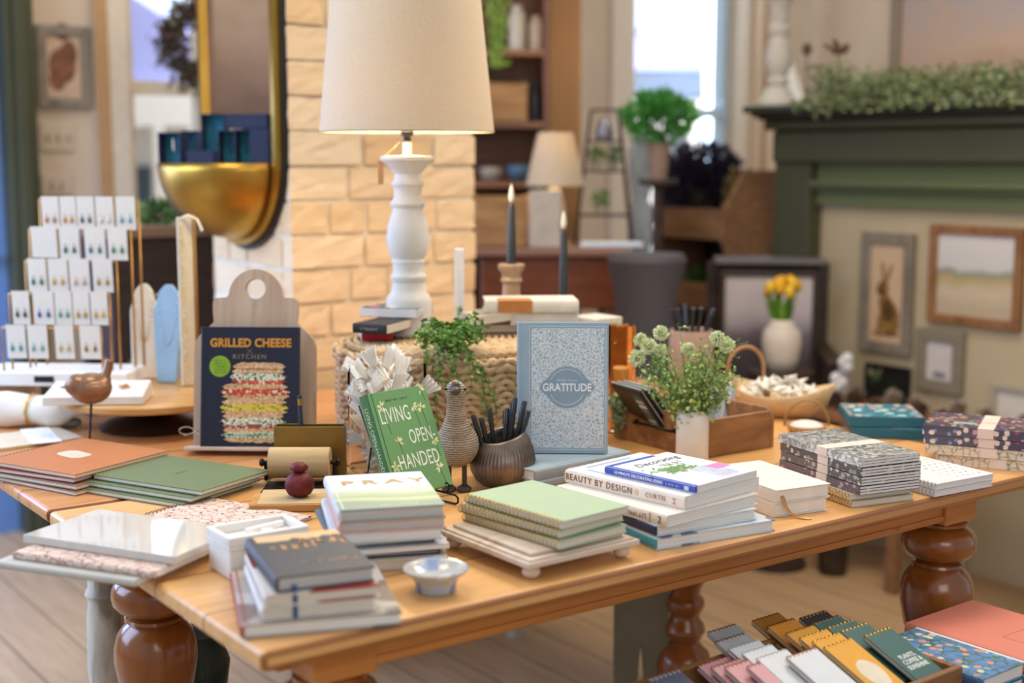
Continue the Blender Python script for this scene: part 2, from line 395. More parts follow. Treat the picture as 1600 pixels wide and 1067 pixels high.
# beyond the windows: neighbouring houses and pale street
def outside():
    g = plain('#e8eef4', .9); m = M(); m.box(-8, 14, 1.2, 24, -.6, -.55); o = wallframe(tag(obj('pale_street', m, g), kind='structure'))
    for (px0, px1, dist, z0, z1, h, roofh, lab) in [(990, 1250, 9.0, 1.62, 1.9, '#b9cbe2', .28, 'pale blue house with a grey gabled roof seen through the right window'),
                                            (110, 330, 8.0, 1.4, 2.0, '#dfe6ee', .6, 'white clapboard building seen through the left window')]:
        p0 = PY(px0, 245, dist+.5); p1 = PY(px1, 245, dist+.5); wd = (p1-p0).length
        e = empty('house', lab, 'house', ((p0.x+p1.x)/2, (p0.y+p1.y)/2+2, -.55), 0)
        m = M(); m.box(-wd/2, wd/2, -1.5, 1.5, 0, z0+.9); obj('walls', m, plain(h, .8, 0, .03), e)
        m = M(); zz = z0+.9
        m.add([(-wd/2-.1,-1.65,zz),(wd/2+.1,-1.65,zz),(wd/2+.1,1.65,zz),(-wd/2-.1,1.65,zz),(-wd/2-.1,0,zz+roofh),(wd/2+.1,0,zz+roofh)], [(0,1,5,4),(2,3,4,5),(0,4,3),(1,2,5),(0,3,2,1)])
        obj('roof', m, plain('#7590b8', .8), e)
        for k in range(2):
            m = M(); x = -wd/4 + k*wd/2; m.box(x-.15, x+.15, -1.53, -1.505, 1.3, 1.85); obj('pane', m, plain('#48586c', .2), e)
        m = M(); m.box(-wd/2, wd/2, -2.0, -1.505, 2.1, 2.3); obj('porch_roof', m, WHITE, e)
        m = M(); gx = -wd/2+.35; m.prism([(gx-.45,zz),(gx+.95,zz),(gx,zz+.62)], -1.8, 1.0, Matrix.Rotation(R(90),4,'X') @ Matrix.Scale(-1,4,(0,0,1))); obj('gable', m, plain('#9a9ccc', .8), e)
        for k in range(4):
            m = M(); x = -wd/2+.1+k*(wd-.2)/3; m.box(x-.03, x+.03, -2.0, -1.94, 0, 2.1); obj('porch_post', m, WHITE, e)
outside()
# ---------------- brick pillar
PD = 3.5
PC = PY(452, 245, PD); PC.z = 0
def pil(px):
    k = ray(px, 245); k = k.x/k.y; return (k*PC.y - PC.x)/(U.x - k*U.y)
PW = pil(741); PT = .5
def brickwork():
    m = M(); rnd = random.Random(3); ch = .089
    m.box(.012, PW-.012, .012, PT, 0, 2.8); mort = M(); mort.box(.004, PW-.004, .004, PT-.004, 0, 2.8)
    b = M(); z = 0; row = 0
    while z < 2.75:
        x = 0; first = [.215, .11, .17][row % 3]
        while x < PW-.02:
            L = first if x == 0 else (.215 if rnd.random() < .75 else .11); x1 = min(PW, x+L)
            if PW-x1 < .05: x1 = PW
            j = rnd.uniform(-.003, .003)
            b.box(x+.002 if x else 0, x1-.008 if x1 < PW else PW, -.002+j, .05, z+.006, z+ch-.006+rnd.uniform(-.002,.002)); x = x1+.004
        y = .055
        while y < PT:
            L = .215 if rnd.random() < .6 else .11; y1 = min(PT, y+L)
            b.box(0, .05, y, y1-.008, z+.006, z+ch-.006); b.box(PW-.05, PW, y, y1-.008, z+.006, z+ch-.006); y = y1+.004
        z += ch; row += 1
    return mort, b
mo, br = brickwork()
pl = empty('brick_pillar', None, None, PC, A); tag(pl, kind='structure')
obj('mortar', mo, plain('#d6c8b0', .95, 0, .10, 22, .2, 1.0), pl)
BR = islands('cream_bricks', ['#dcc19a', '#e2cba8', '#d3b48a', '#dfc6a0', '#e4d2b6', '#d8bb92'], .9, bmp=.9)
bo_ = obj('bricks', br, BR, pl, bevel=.007, bseg=3)
tx_ = bpy.data.textures.new('brick_roughness', 'CLOUDS'); tx_.noise_scale = .035
sb_ = bo_.modifiers.new('cut', 'SUBSURF'); sb_.subdivision_type = 'SIMPLE'; sb_.levels = sb_.render_levels = 2
dp_ = bo_.modifiers.new('rough', 'DISPLACE'); dp_.texture = tx_; dp_.strength = .010; dp_.mid_level = .5; dp_.texture_coords = 'GLOBAL'
# ---------------- fireplace (runs along -V)
F0 = PY(1228, 245, 5.0); F0.z = 0; FA = A - R(90)
def fs(px):
    k = ray(px, 245); k = k.x/k.y; r = Vector((math.cos(FA), math.sin(FA))); return (k*F0.y - F0.x)/(r.x - k*r.y)
def fz(px, py):
    s_ = fs(px); D = F0.y + math.sin(FA)*s_; return PY(px, py, D).z
fp = empty('fireplace_mantel', None, None, F0, FA); tag(fp, kind='structure')
FL = 2.4
m = M(); m.box(-.02, fs(1277), -.036, .14, 0, 1.455); obj('pilaster', m, GREEN, fp, bevel=.006)
m = M(); m.box(FL-.15, FL+.02, -.036, .14, 0, 1.455); obj('pilaster', m, GREEN, fp, bevel=.006)
m = M(); m.box(fs(1277), FL-.15, 0, .12, 1.193, 1.455); obj('frieze', m, plain('#65704a', .45, 0, .04), fp)
m = M(); m.box(-.02, FL+.02, -.055, -.001, 1.34, 1.455); m.box(-.035, FL+.035, -.085, .14, 1.4555, 1.4905); obj('cornice', m, GREEN, fp, bevel=.01)
m = M(); m.box(fs(1277), FL-.15, -.026, -.0005, 1.243, 1.259); m.box(fs(1277), FL-.15, -.042, -.0005, 1.259, 1.277); obj('bead_moulding', m, plain('#5f6847', .45, 0, .04), fp, bevel=.004)
m = M(); m.box(-.055, FL+.05, -.135, .14, 1.503, 1.517); m.box(-.045, FL+.045, -.11, .14, 1.491, 1.503); m.box(-.065, FL+.06, -.165, .14, 1.517, 1.541); obj('mantel_shelf', m, plain('#3d4238', .35, 0, .04), fp, bevel=.006)
m = M(); m.box(fs(1277), FL-.15, .03, .12, 0, 1.193); obj('fireboard', m, plain('#b7a98c', .8, 0, .03, 5), fp)
m = M(); m.box(-.02, FL, .12, .5, 0, 2.8); tag(obj('wall_chimney', m, WALLM), kind='structure'); o = bpy.data.objects['wall_chimney']; o.location = F0; o.rotation_euler.z = FA
MZ = 1.541
def fpt(s_, y, z): r = Vector((math.cos(FA), math.sin(FA), 0)); n = Vector((-math.sin(FA), math.cos(FA), 0)); q = F0 + r*s_ + n*y; q.z = z; return q
# ---------------- framed pictures
def art_mat(name, stops, scale=3, axis=2, dist=.3, span=(0,1)):
    m, t, b = base_mat(name, .5); v = coords(t, (1,1,1)); sx = nd(t, 'ShaderNodeSeparateXYZ'); t.links.new(v, sx.inputs[0])
    n = nd(t, 'ShaderNodeTexNoise'); n.inputs['Scale'].default_value = scale; n.inputs['Detail'].default_value = 5; t.links.new(v, n.inputs['Vector'])
    mr = nd(t, 'ShaderNodeMapRange'); mr.inputs[1].default_value = span[0]; mr.inputs[2].default_value = span[1]; t.links.new(sx.outputs[axis], mr.inputs[0])
    a = nd(t, 'ShaderNodeMath', operation='MULTIPLY_ADD'); t.links.new(n.outputs[0], a.inputs[0]); a.inputs[1].default_value = dist; t.links.new(mr.outputs[0], a.inputs[2])
    s2 = nd(t, 'ShaderNodeMath', operation='SUBTRACT'); t.links.new(a.outputs[0], s2.inputs[0]); s2.inputs[1].default_value = dist/2
    t.links.new(ramp(t, s2.outputs[0], [(p, srgb(c)) for p, c in stops]), b.inputs['Base Color']); return m
def picture(label, loc, rz, wd, ht, fw, frame, art, mat_=None, tilt=0, name='framed_picture', motif=None, cat='picture'):
    """origin bottom centre, picture faces local -y"""
    e = empty(name, label, cat, loc, 0); e.rotation_euler = (tilt, 0, rz)
    m = M(); y0, y1 = -.022, 0
    m.box(-wd/2, wd/2, y0, y1, 0, fw); m.box(-wd/2, wd/2, y0, y1, ht-fw, ht); m.box(-wd/2, -wd/2+fw, y0, y1, fw, ht-fw); m.box(wd/2-fw, wd/2, y0, y1, fw, ht-fw)
    obj('frame', m, frame, e, bevel=.003)
    m = M(); m.box(-wd/2+fw, wd/2-fw, -.012, -.003, fw, ht-fw); obj('print', m, art, e)
    if motif: motif(e)
    return e
GREYF = wood('grey_frame_wood', '#6f665b', '#857b6e', '#948a7c', scale=(10,10,3)); BROWNF = wood('brown_frame_wood', '#77502f', '#8f6440', '#9c7048', scale=(10,10,3))
def rabbit(e, sc=1, z0=.1, ym=-.0125):
    m = M(); y = ym
    def ell(cx, cz, rx, rz, rot=0, n=18):
        pts = [(cx + rx*math.cos(t)*math.cos(rot) - rz*math.sin(t)*math.sin(rot), cz + rx*math.cos(t)*math.sin(rot) + rz*math.sin(t)*math.cos(rot)) for t in [2*math.pi*k/n for k in range(n)]]
        m.add([(a, y, b) for a, b in pts] + [(a, y+.0006, b) for a, b in pts], [tuple(range(n)), tuple(range(n,2*n))[::-1]] + [(i, n+i, n+(i+1)%n, (i+1)%n) for i in range(n)])
    ell(.012*sc, z0+.045*sc, .032*sc, .05*sc, .2); ell(.0, z0+.075*sc, .022*sc, .045*sc, .3); ell(-.012*sc, z0+.125*sc, .018*sc, .02*sc); ell(-.02*sc, z0+.118*sc, .014*sc, .012*sc)
    ell(-.012*sc, z0+.165*sc, .006*sc, .03*sc, .15); ell(.006*sc, z0+.162*sc, .006*sc, .03*sc, -.35); ell(-.02*sc, z0+.02*sc, .008*sc, .03*sc); ell(0, z0+.003, .045*sc, .006*sc)
    obj('rabbit_drawing', m, plain('#8a6534', .7, 0, .45, 60), e)
s1, s2 = fs(1348), fs(1430); zt, zb = fz(1348, 362), fz(1348, 546)
picture('tall grey framed print of a sitting brown hare on the fireplace board', fpt((s1+s2)/2, .029, zb), FA, s2-s1, zt-zb, .038, GREYF, plain('#c9ad90', .6, 0, .05, 12), motif=lambda e: rabbit(e, 1.3, .062))
s1, s2 = fs(1455), fs(1603); zt, zb = fz(1455, 350), fz(1455, 502)
picture('wide brown framed landscape of pale field and sky beside the hare print', fpt((s1+s2)/2, .029, zb), FA, s2-s1, zt-zb, .030, BROWNF, art_mat('field_landscape', [(.1, '#b7a68c'), (.3, '#c5b69d'), (.42, '#b3a071'), (.5, '#8c9384'), (.56, '#c9c8c6'), (.9, '#d4cfce')], 12, 2, .22, (.02, zt-zb)))
s1, s2 = fs(1440), fs(1515); zt, zb = fz(1440, 511), fz(1440, 607)
def deer(e):
    m = M()
    for x in range(5): m.box(-.02+x*.009, -.016+x*.009, -.0126, -.0118, .05, .068)
    m.box(-.024, .024, -.0127, -.0119, .048, .062); obj('ink_drawing', m, plain('#6b6a72', .7), e)
picture('small grey framed ink sketch below the wide landscape', fpt((s1+s2)/2, .029, zb), FA, s2-s1, zt-zb, .04, plain('#847b6b', .6), plain('#c9c4c3', .6), motif=deer)
s1, s2 = fs(1360), fs(1430); zt, zb = fz(1360, 566), fz(1360, 680)
picture('black framed dark floral print below the hare print', fpt((s1+s2)/2, .029, zb), FA, s2-s1, zt-zb, .014, BLACK, floral('dark_still_life', '#1c201a', ['#4e6a3c','#b9a08a','#2c3a26','#8a5a50'], 22, .35))
s1, s2 = fs(1563), fs(1640); zt, zb = fz(1563, 598), fz(1563, 700)
picture('pale silver framed picture at the lower right of the fireplace board', fpt((s1+s2)/2, .029, zb), FA, s2-s1, zt-zb, .02, plain('#a8a090', .5), plain('#cfcac2', .6))
def blossoms(e):
    rnd = random.Random(12)
    for k in range(9):
        m = M(); cx_, cz_ = -.52+.12*k+rnd.uniform(-.03,.03), rnd.uniform(.18,.55)
        for i in range(7): a_ = rnd.uniform(0,6.28); m.leaf((cx_, -.0128, cz_), (math.cos(a_), 0, math.sin(a_)), .028, .018, Vector((0,1,0)))
        obj('painted_blossom', m, plain('#d3c09a', .6), e)
# large painting leaning on the mantel
s1 = fs(1360)
picture('large painting of white blossoms on dusky sky standing on the mantel', fpt(s1+.65, .10, MZ+.0005), FA, 1.3, .85, .042, plain('#8a7a68', .6), art_mat('dusky_painting', [(.05, '#a88a74'), (.22, '#b89c86'), (.42, '#a79a96'), (.6, '#8f8d96'), (.8, '#9d98a0'), (1, '#8a8a94')], 5, 2, .5, (0,.8)), motif=blossoms)
# ---------------- left wall picture, switches
s1, s2 = on_wall(62), on_wall(145)
def wpt(s_, y, z): p = WB0 + U*s_ + Vector((-U.y, U.x, 0))*y; p.z = z; return p
zt, zb = s_z(60, 38, s1), s_z(60, 168, s1)
def portrait(e):
    m = M()
    m.ball((.0, -.0125, .27), (.028, .0006, .032)); m.ball((-.005, -.0125, .15), (.05, .0006, .065)); m.ball((.02, -.0125, .19), (.03, .0006, .05)); m.ball((-.025, -.0125, .1), (.03, .0006, .04)); obj('drawing', m, plain('#7a4f38', .7, 0, .4, 40), e)
picture('large sepia canvas on the far left wall, seen only in the mirror', wpt(-1.0, -.002, 1.5), A, .7, .6, .03, BROWNF, art_mat('sepia_canvas', [(.1, '#7a5c4a'), (.4, '#a3836a'), (.7, '#c4a68a'), (1, '#b89a80')], 4, 2, .6, (0,.6)))
picture('grey framed brown botanical print on the left wall', wpt((s1+s2)/2, -.002, zb), A, s2-s1, zt-zb, .035, GREYF, plain('#c2a78d', .6, 0, .08, 20), motif=portrait)
for (px0, px1, py0, py1, n, lab) in [(65, 117, 191, 236, 3, 'ivory triple light switch plate below the botanical print'), (62, 110, 272, 306, 2, 'ivory double light switch plate lower on the left wall')]:
    a0, a1 = on_wall(px0), on_wall(px1); z1, z0 = s_z(px0, py0, a0), s_z(px0, py1, a0)
    e = empty('light_switch', lab, 'light switch', wpt((a0+a1)/2, -.001, (z0+z1)/2), A)
    m = M(); m.box(-(a1-a0)/2, (a1-a0)/2, -.008, 0, -(z1-z0)/2, (z1-z0)/2); obj('switch_plate', m, plain('#c9b8a2', .5), e, bevel=.003)
    for k in range(n):
        m = M(); x = (k-(n-1)/2)*.035; m.box(x-.006, x+.006, -.018, -.0085, -.015, .012); obj('toggle', m, plain('#b3a28c', .5), e, bevel=.002)
# ---------------- half-bowl mirror on the pillar's left face (runs along V)
def mirror():
    # local frame: origin on the face, x along V (away), y outwards (-U), z up
    sm = .252; R0 = .237; cz = ZC + .0
    o = PC + V*sm - U*.0; o.z = 0
    e = empty('arched_brass_mirror', 'tall brass rimmed mirror with rounded foot hung on the brick pillar', 'mirror', o, A+R(90))
    # local x = V direction, local y = -U
    prof = lambda r: [(r*math.cos(t), cz + r*math.sin(t)) for t in [math.pi + math.pi*k/28 for k in range(29)]] + [(r, 2.6), (-r, 2.6)]
    def ring(m, ro, ri, y0, y1):
        a, b = prof(ro), prof(ri); n = len(a); vs = [(x,y0,z) for x,z in a]+[(x,y0,z) for x,z in b]+[(x,y1,z) for x,z in a]+[(x,y1,z) for x,z in b]; fs = []
        for i in range(n):
            j = (i+1) % n; fs += [(i,j,n+j,n+i),(2*n+i,3*n+i,3*n+j,2*n+j),(i,2*n+i,2*n+j,j),(n+i,n+j,3*n+j,3*n+i)]
        m.add(vs, fs)
    m = M(); ring(m, R0, R0-.020, .012, .032); obj('rim', m, BRASS, e, smooth=True)
    m = M(); ring(m, R0+.012, R0-.02, .0, .0118); obj('backing_rim', m, BLACK, e)
    m = M(); p = prof(R0-.022); n = len(p); m.add([(x,.014,z) for x,z in p]+[(x,.02,z) for x,z in p], [tuple(range(n)), tuple(range(n,2*n))[::-1]]+[(i,(i+1)%n,n+(i+1)%n,n+i) for i in range(n)])
    mm, t, b = base_mat('mirror_glass', .03, 1); b.inputs['Base Color'].default_value = (.9,.88,.84,1); obj('mirror_glass', m, mm, e)
    return e, cz, R0
me_, cz, R0 = mirror()
def brass_bowl():
    rb = .205; o = PC + V*.252; o.z = cz - .015
    e = empty('half_bowl_shelf', 'hammered gold half bowl shelf fixed to the foot of the arched mirror', 'wall shelf', o, A+R(90))
    m = M(); n1, n2 = 28, 16; vs = []
    for rr in (rb, rb-.004):
        for i in range(n2+1):
            ph = math.pi/2*i/n2
            for k in range(n1+1):
                th = math.pi*k/n1; vs.append((rr*math.cos(ph)*math.cos(th), .034+rr*math.cos(ph)*math.sin(th), -rr*math.sin(ph)))
    W = n1+1; off = (n2+1)*W
    for i in range(n2):
        for k in range(n1):
            q = (i*W+k, (i+1)*W+k, (i+1)*W+k+1, i*W+k+1); m.f.append(list(q)); m.mi.append(0); m.f.append([x+off for x in q[::-1]]); m.mi.append(0)
    for k in range(n1): m.f.append([k, k+1, off+k+1, off+k]); m.mi.append(0)
    m.v += [Vector(v) for v in vs]
    mm = plain('#b48d3f', .33, 1, .12, 6, .4, .15); obj('bowl', m, mm, e, smooth='all')
    m = M(); pts = [(0,.03)]+[((rb-.005)*math.cos(t), .034+(rb-.005)*math.sin(t)) for t in [math.pi*k/24 for k in range(25)]]; m.prism(pts[1:], -.012, -.006); obj('shelf_top', m, BRASS, e)
    return o
bo = brass_bowl()
NAVY = plain('#222a46', .7, 0, .06, 30); TEALIN = plain('#1c6a80', .8)
def jbox(label, px, py, wd, ht, dp, zoff=0, depth=None, rz=.0, lie=False, open_=True):
    """navy jewellery box standing on the bowl shelf; stands facing the camera"""
    z = cz - .0205 + zoff; D = depth; p = PY(px, 252, D)
    e = empty('jewellery_box', label, 'jewellery box', (p.x, D, z), rz, 'navy jewellery boxes on the gold bowl')
    m = M(); t_ = .004; m.box(-wd/2, -wd/2+t_, -dp/2, dp/2, 0, ht); m.box(wd/2-t_, wd/2, -dp/2, dp/2, 0, ht); m.box(-wd/2+t_, wd/2-t_, -dp/2, dp/2, 0, t_); m.box(-wd/2+t_, wd/2-t_, -dp/2, dp/2, ht-t_, ht); m.box(-wd/2+t_, wd/2-t_, dp/2-t_, dp/2, t_, ht-t_)
    if not open_: m.box(-wd/2+t_, wd/2-t_, -dp/2, -dp/2+t_, t_, ht-t_)
    obj('box_shell', m, NAVY, e, bevel=.001)
    if open_:
        m = M(); m.box(-wd/2+t_, wd/2-t_, dp/2-.014, dp/2-t_-.0002, t_, ht-t_); obj('velvet_insert', m, TEALIN, e)
        m = M(); m.tube([(-.006,dp/2-.016,ht*.8),(-.005,dp/2-.018,ht*.45),(.0,dp/2-.018,ht*.35),(.006,dp/2-.018,ht*.5),(.006,dp/2-.016,ht*.62)], .0012, 5); obj('silver_chain', m, plain('#e0e0e6', .2, 1), e)
bD = bo.y
for a in [('open navy box with silver earrings at the left end of the gold bowl', 272, 0, .066, .086, .05, 0, bD-.04, R(-14)),
          ('second open navy box from the left, half hidden, on the gold bowl', 300, 0, .045, .092, .04, 0, bD+.06, R(-8)),
          ('low closed navy box lying in front of the others on the gold bowl', 318, 0, .075, .038, .045, 0, bD-.09, R(-8), False, False),
          ('tall open navy box with a silver chain at the back of the gold bowl', 338, 0, .066, .135, .04, 0, bD-.02, R(-9)),
          ('open navy box at the front right of the gold bowl', 360, 0, .050, .090, .05, 0, bD-.13, R(-8)),
          ('open navy box third from the right end of the gold bowl', 385, 0, .046, .092, .05, 0, bD-.14, R(-9)),
          ('closed navy box at the right end of the gold bowl', 411, 0, .050, .094, .05, 0, bD-.15, R(-8), False, False)]:
    jbox(*a[:2], a[2], a[3], a[4], a[5], a[6], a[7], a[8], *(a[9:] if len(a) > 9 else ()))
jbox('closed navy box on top of the right-hand boxes on the gold bowl', 392, 0, .11, .036, .05, .0946, bD-.14, R(-9), False, False)
# ================================================================= TABLES
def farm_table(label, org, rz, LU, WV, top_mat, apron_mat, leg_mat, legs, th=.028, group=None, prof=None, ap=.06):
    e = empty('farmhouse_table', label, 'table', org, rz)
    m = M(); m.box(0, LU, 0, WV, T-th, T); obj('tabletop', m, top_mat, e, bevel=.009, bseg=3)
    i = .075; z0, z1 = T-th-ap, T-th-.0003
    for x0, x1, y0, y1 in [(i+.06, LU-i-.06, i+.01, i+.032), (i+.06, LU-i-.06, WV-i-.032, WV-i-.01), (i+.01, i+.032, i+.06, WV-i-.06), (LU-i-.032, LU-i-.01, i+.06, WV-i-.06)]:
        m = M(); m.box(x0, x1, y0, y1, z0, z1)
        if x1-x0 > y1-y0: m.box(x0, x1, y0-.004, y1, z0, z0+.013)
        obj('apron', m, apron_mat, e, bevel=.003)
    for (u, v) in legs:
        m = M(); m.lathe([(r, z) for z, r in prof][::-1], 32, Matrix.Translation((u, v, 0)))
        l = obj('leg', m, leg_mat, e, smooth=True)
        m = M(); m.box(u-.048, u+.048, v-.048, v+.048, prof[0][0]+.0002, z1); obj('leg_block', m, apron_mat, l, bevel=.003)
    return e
LEG = [(.664,.046),(.660,.052),(.655,.052),(.651,.045),(.648,.052),(.641,.064),(.630,.070),(.615,.072),(.602,.069),(.592,.060),(.585,.044),(.581,.040),(.578,.048),(.573,.050),(.569,.046),(.562,.054),(.548,.064),(.525,.070),(.50,.071),(.45,.062),(.41,.046),(.385,.035),(.372,.034),(.362,.042),(.35,.045),(.338,.040),(.326,.033),(.314,.035),(.302,.044),(.288,.047),(.274,.040),(.262,.034),(.252,.04),(.236,.056),(.21,.064),(.18,.06),(.15,.045),(.1,.046),(.05,.044),(.03,.034),(0,.034)]
LEGT = [(.664,.036),(.65,.04),(.64,.028),(.62,.042),(.60,.032),(.56,.03),(.545,.036),(.53,.03),(.5,.034),(.4,.036),(.3,.028),(.28,.036),(.26,.028),(.2,.034),(.1,.026),(0,.026)]
AU, AV = 1.68, .83
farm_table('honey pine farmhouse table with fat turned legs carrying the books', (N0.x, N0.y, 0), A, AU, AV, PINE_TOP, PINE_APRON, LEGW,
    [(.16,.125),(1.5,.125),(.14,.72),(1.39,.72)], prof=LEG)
o2 = UV(0, AV+.008, 0)
farm_table('second table with chipped white apron and legs behind the honey pine table', o2, A, 1.76, .81, wood('worn_pine_top', '#b87a48', '#c98d58', '#d39c66', rough=.35, plank=(1,.16,'#7d4e2c')), WHITEWOOD, WHITEWOOD,
    [(.145,.15),(1.52,.10),(.06,.75),(1.52,.72)], prof=LEGT, th=.024)
EPS = .0004
# ================================================================= STACK A: near left corner
z = T+EPS
f = quadfit((356,890),(585,875),(627,956),(381,978), T+.018)
b1 = bk('book', 'wide grey-white photo book with rust spine at the foot of the front left stack', f, z, .018, floral('vintage_photo_cover', '#b8b2ae', ['#7e6f66','#a79a90','#c9c4c0','#5e554f'], 9, .5), spine=plain('#a2452d', .5), w=.205)
z += .018+EPS
fm = quadfit((387,841),(531,827),(580,883),(428,906), T+.0725)
fb = edgefit((430,950),(577,936), T+.035, .20)
for k, (lab, cov, sp) in enumerate([('white hardback directly on the wide photo book in the front left stack', plain('#d6d1cb', .5), plain('#dcd8d3', .5)), ('cream hardback with a red patch just under the dark grey mountain book', floral('red_patch', '#d8d2ca', ['#9c2f2b','#c9bfb2','#d8d2ca'], 8, .45), plain('#d5cec4', .5))]):
    bk('book', lab, fb, z, .0165, cov, dx=-.004+.003*k, dr=.02*k, w=.148, d=.198, pages=PG_C, spine=sp); z += .0165+EPS
DG = plain('#47494c', .5, 0, .05)
top = bk('book', 'dark grey book with orange mountain ridges and lettering topping the front left stack', fm, z, .0205, DG, pages=PG_G)
def edge_art(root, w, d, zt, mat, amp=.006, inset=.03, name='ridge_artwork'):
    m = M(); n = 14; rnd = random.Random(5)
    up = [(-w/2+.01+(w-.012)*i/n, d/2-.001) for i in range(n+1)]
    lo = [(x, d/2-inset-amp*rnd.random()*2) for x, _ in up]
    m.prism(lo+up[::-1], zt+.0001, zt+.0004); obj(name, m, mat, root)
OR = plain('#c9955a', .5, .2)
edge_art(top, fm[2], fm[3], .0205, plain('#d9b184', .6), .006, .022)
faint_print('title_print', .105, .022, OR, top, (.008, .033, .0207), rows=1, seed=3); faint_print('title_print', .06, .018, OR, top, (.03, .052, .0208), rows=1, seed=4)
faint_print('author_print', .07, .009, OR, top, (.016, -.045, .0207), seed=5)
m = M(); m.box(-.003,.003,-fm[3]/2-.0055,-fm[3]/2-.005,-.053,.008); m.box(-.003,.003,-fm[3]/2-.005,-fm[3]/2+.004,.0065,.0072)
rb_ = obj('ribbon_bookmark', m, plain('#2b4f83', .6), top); rb_.location.x = -.042
# ================================================================= white lidded box
f = quadfit((320,823),(444,801),(485,822),(358,840), T+.063)
e = empty('keepsake_box', 'white lidded tray box with white letters on top behind the front left stack', 'box', (f[0], f[1], T+EPS), f[4])
bw, bd = f[2], f[3]
m = M(); m.box(-bw/2+.002, bw/2-.002, -bd/2+.002, bd/2-.002, 0, .043); obj('box_body', m, WHITE, e, bevel=.002)
m = M(); h0, h1 = .0432, .0625
m.box(-bw/2, bw/2, -bd/2, bd/2, h0, h0+.006)
for x0,x1,y0,y1 in [(-bw/2,bw/2,-bd/2,-bd/2+.008),(-bw/2,bw/2,bd/2-.008,bd/2),(-bw/2,-bw/2+.008,-bd/2+.008,bd/2-.008),(bw/2-.008,bw/2,-bd/2+.008,bd/2-.008)]: m.box(x0,x1,y0,y1,h0+.006,h1)
obj('tray_lid', m, WHITE, e, bevel=.0015)
m = M(); m.box(-.012,.055,.008,.016,.0495,.058,Matrix.Rotation(R(12),4,'Z'))
for k in range(5): m.box(-.045+k*.012,-.036+k*.012,-.02+.004*(k%2),-.008+.004*(k%3),.0495,.0565,Matrix.Rotation(R(10+8*k),4,'Z'))
obj('white_ornaments', m, plain('#efece6', .5), e, bevel=.001)
# ================================================================= STACK B: pray
z = T+EPS
f = quadfit((508,744),(661,736),(691,787),(528,799), T+.094)
def at_f(lab, t, cov, dx, dy, dr, w, d, **k):
    global z
    r = bk('book', lab, f, z, t, cov, dx=dx, dy=dy, dr=dr, w=w, d=d, **k); z += t+EPS; return r
at_f('cream book lowest in the middle stack beneath the landscape book', .016, plain('#c9bdb0', .6), .005, -.004, -.03, .16, .215, pages=PG_C)
at_f('thin black-covered book near the foot of the middle stack', .007, plain('#1d1b20', .5), -.004, .004, .0, .15, .21, pages=PG_G)
at_f('white paperback with pale label just above the thin black book', .008, plain('#cfcdd0', .5), .006, 0, .05, .15, .205, soft=True)
at_f('slate blue book slipped to the left in the middle stack', .009, plain('#5c6673', .5), -.016, .006, .04, .15, .205)
at_f('pale blue-white book under the pink one in the middle stack', .016, plain('#c3c9d0', .5), -.004, 0, -.02, .162, .215)
at_f('salmon pink book directly beneath the landscape-covered book', .016, plain('#d7a297', .5), .002, 0, -.01, .158, .214, spine=plain('#dca79b', .5), pages=PG_G)
m_, t_, b_ = base_mat('hills_cover', .4)
vv = coords(t_, (1,1,1)); sx = nd(t_, 'ShaderNodeSeparateXYZ'); t_.links.new(vv, sx.inputs[0])
nz = nd(t_, 'ShaderNodeTexNoise'); nz.inputs['Scale'].default_value = 9; t_.links.new(coords(t_, (.6,2,1)), nz.inputs['Vector'])
ma = nd(t_, 'ShaderNodeMath', operation='MULTIPLY_ADD'); t_.links.new(nz.outputs[0], ma.inputs[0]); ma.inputs[1].default_value = .07; t_.links.new(sx.outputs[1], ma.inputs[2])
mr = nd(t_, 'ShaderNodeMapRange'); mr.inputs[1].default_value = -.075; mr.inputs[2].default_value = .145; t_.links.new(ma.outputs[0], mr.inputs[0])
t_.links.new(ramp(t_, mr.outputs[0], [(0, srgb('#8f9d95')), (.14, srgb('#8ea086')), (.24, srgb('#c6cba0')), (.32, srgb('#9db28c')), (.42, srgb('#b3bf98')), (.52, srgb('#d3d7d4')), (1, srgb('#c9d4dd'))]), b_.inputs['Base Color'])
pr = bk('book', 'landscape-covered white and green hardback topping the middle stack', f, z, .0195, m_, pages=PG_G, spine=plain('#cdd3d2', .5))
text('title_lettering', 'P R A Y', .036, plain('#bfa06a', .35, .4), pr, (.008, .050, .0198), xs=1.15, off=.0007)
faint_print('author_print', .055, .006, plain('#d8d8cc', .5), pr, (.012, -.092, .0196), seed=6)
# ================================================================= riser with mint spiral notebooks
f = quadfit((689,822),(840,785),(1015,839),(814,874), T+.035)
e = empty('wooden_riser', 'whitewashed wooden riser on round feet under the mint spiral notebooks', 'riser', (f[0], f[1], T+EPS), f[4])
rw, rd = f[2]-.004, f[3]-.004
PALEW = wood('whitewashed_wood', '#c0a994', '#d3c1af', '#dccdbd', scale=(2,14,14), rough=.7)
m = M(); m.box(-rw/2, rw/2, -rd/2, rd/2, .0205, .029); m.box(-rw/2+.006, rw/2-.006, -rd/2+.006, rd/2-.006, .029, .032); obj('base_board', m, PALEW, e, bevel=.003)
m = M(); m.box(-rw/2+.018, rw/2-.018, -rd/2+.018, rd/2-.018, .0322, .0375); obj('raised_panel', m, PALEW, e, bevel=.002)
for sx_ in (-1, 1):
    for sy_ in (-1, 1):
        m = M(); m.ball((sx_*(rw/2-.02), sy_*(rd/2-.02), .0102), (.0135,.0135,.0102)); obj('ball_foot', m, PALEW, e, smooth='all')
MINT = plain('#a6b894', .55, 0, .02); z = T+.038+EPS
f = quadfit((720,772),(830,749),(991,789),(881,810), T+.0805)
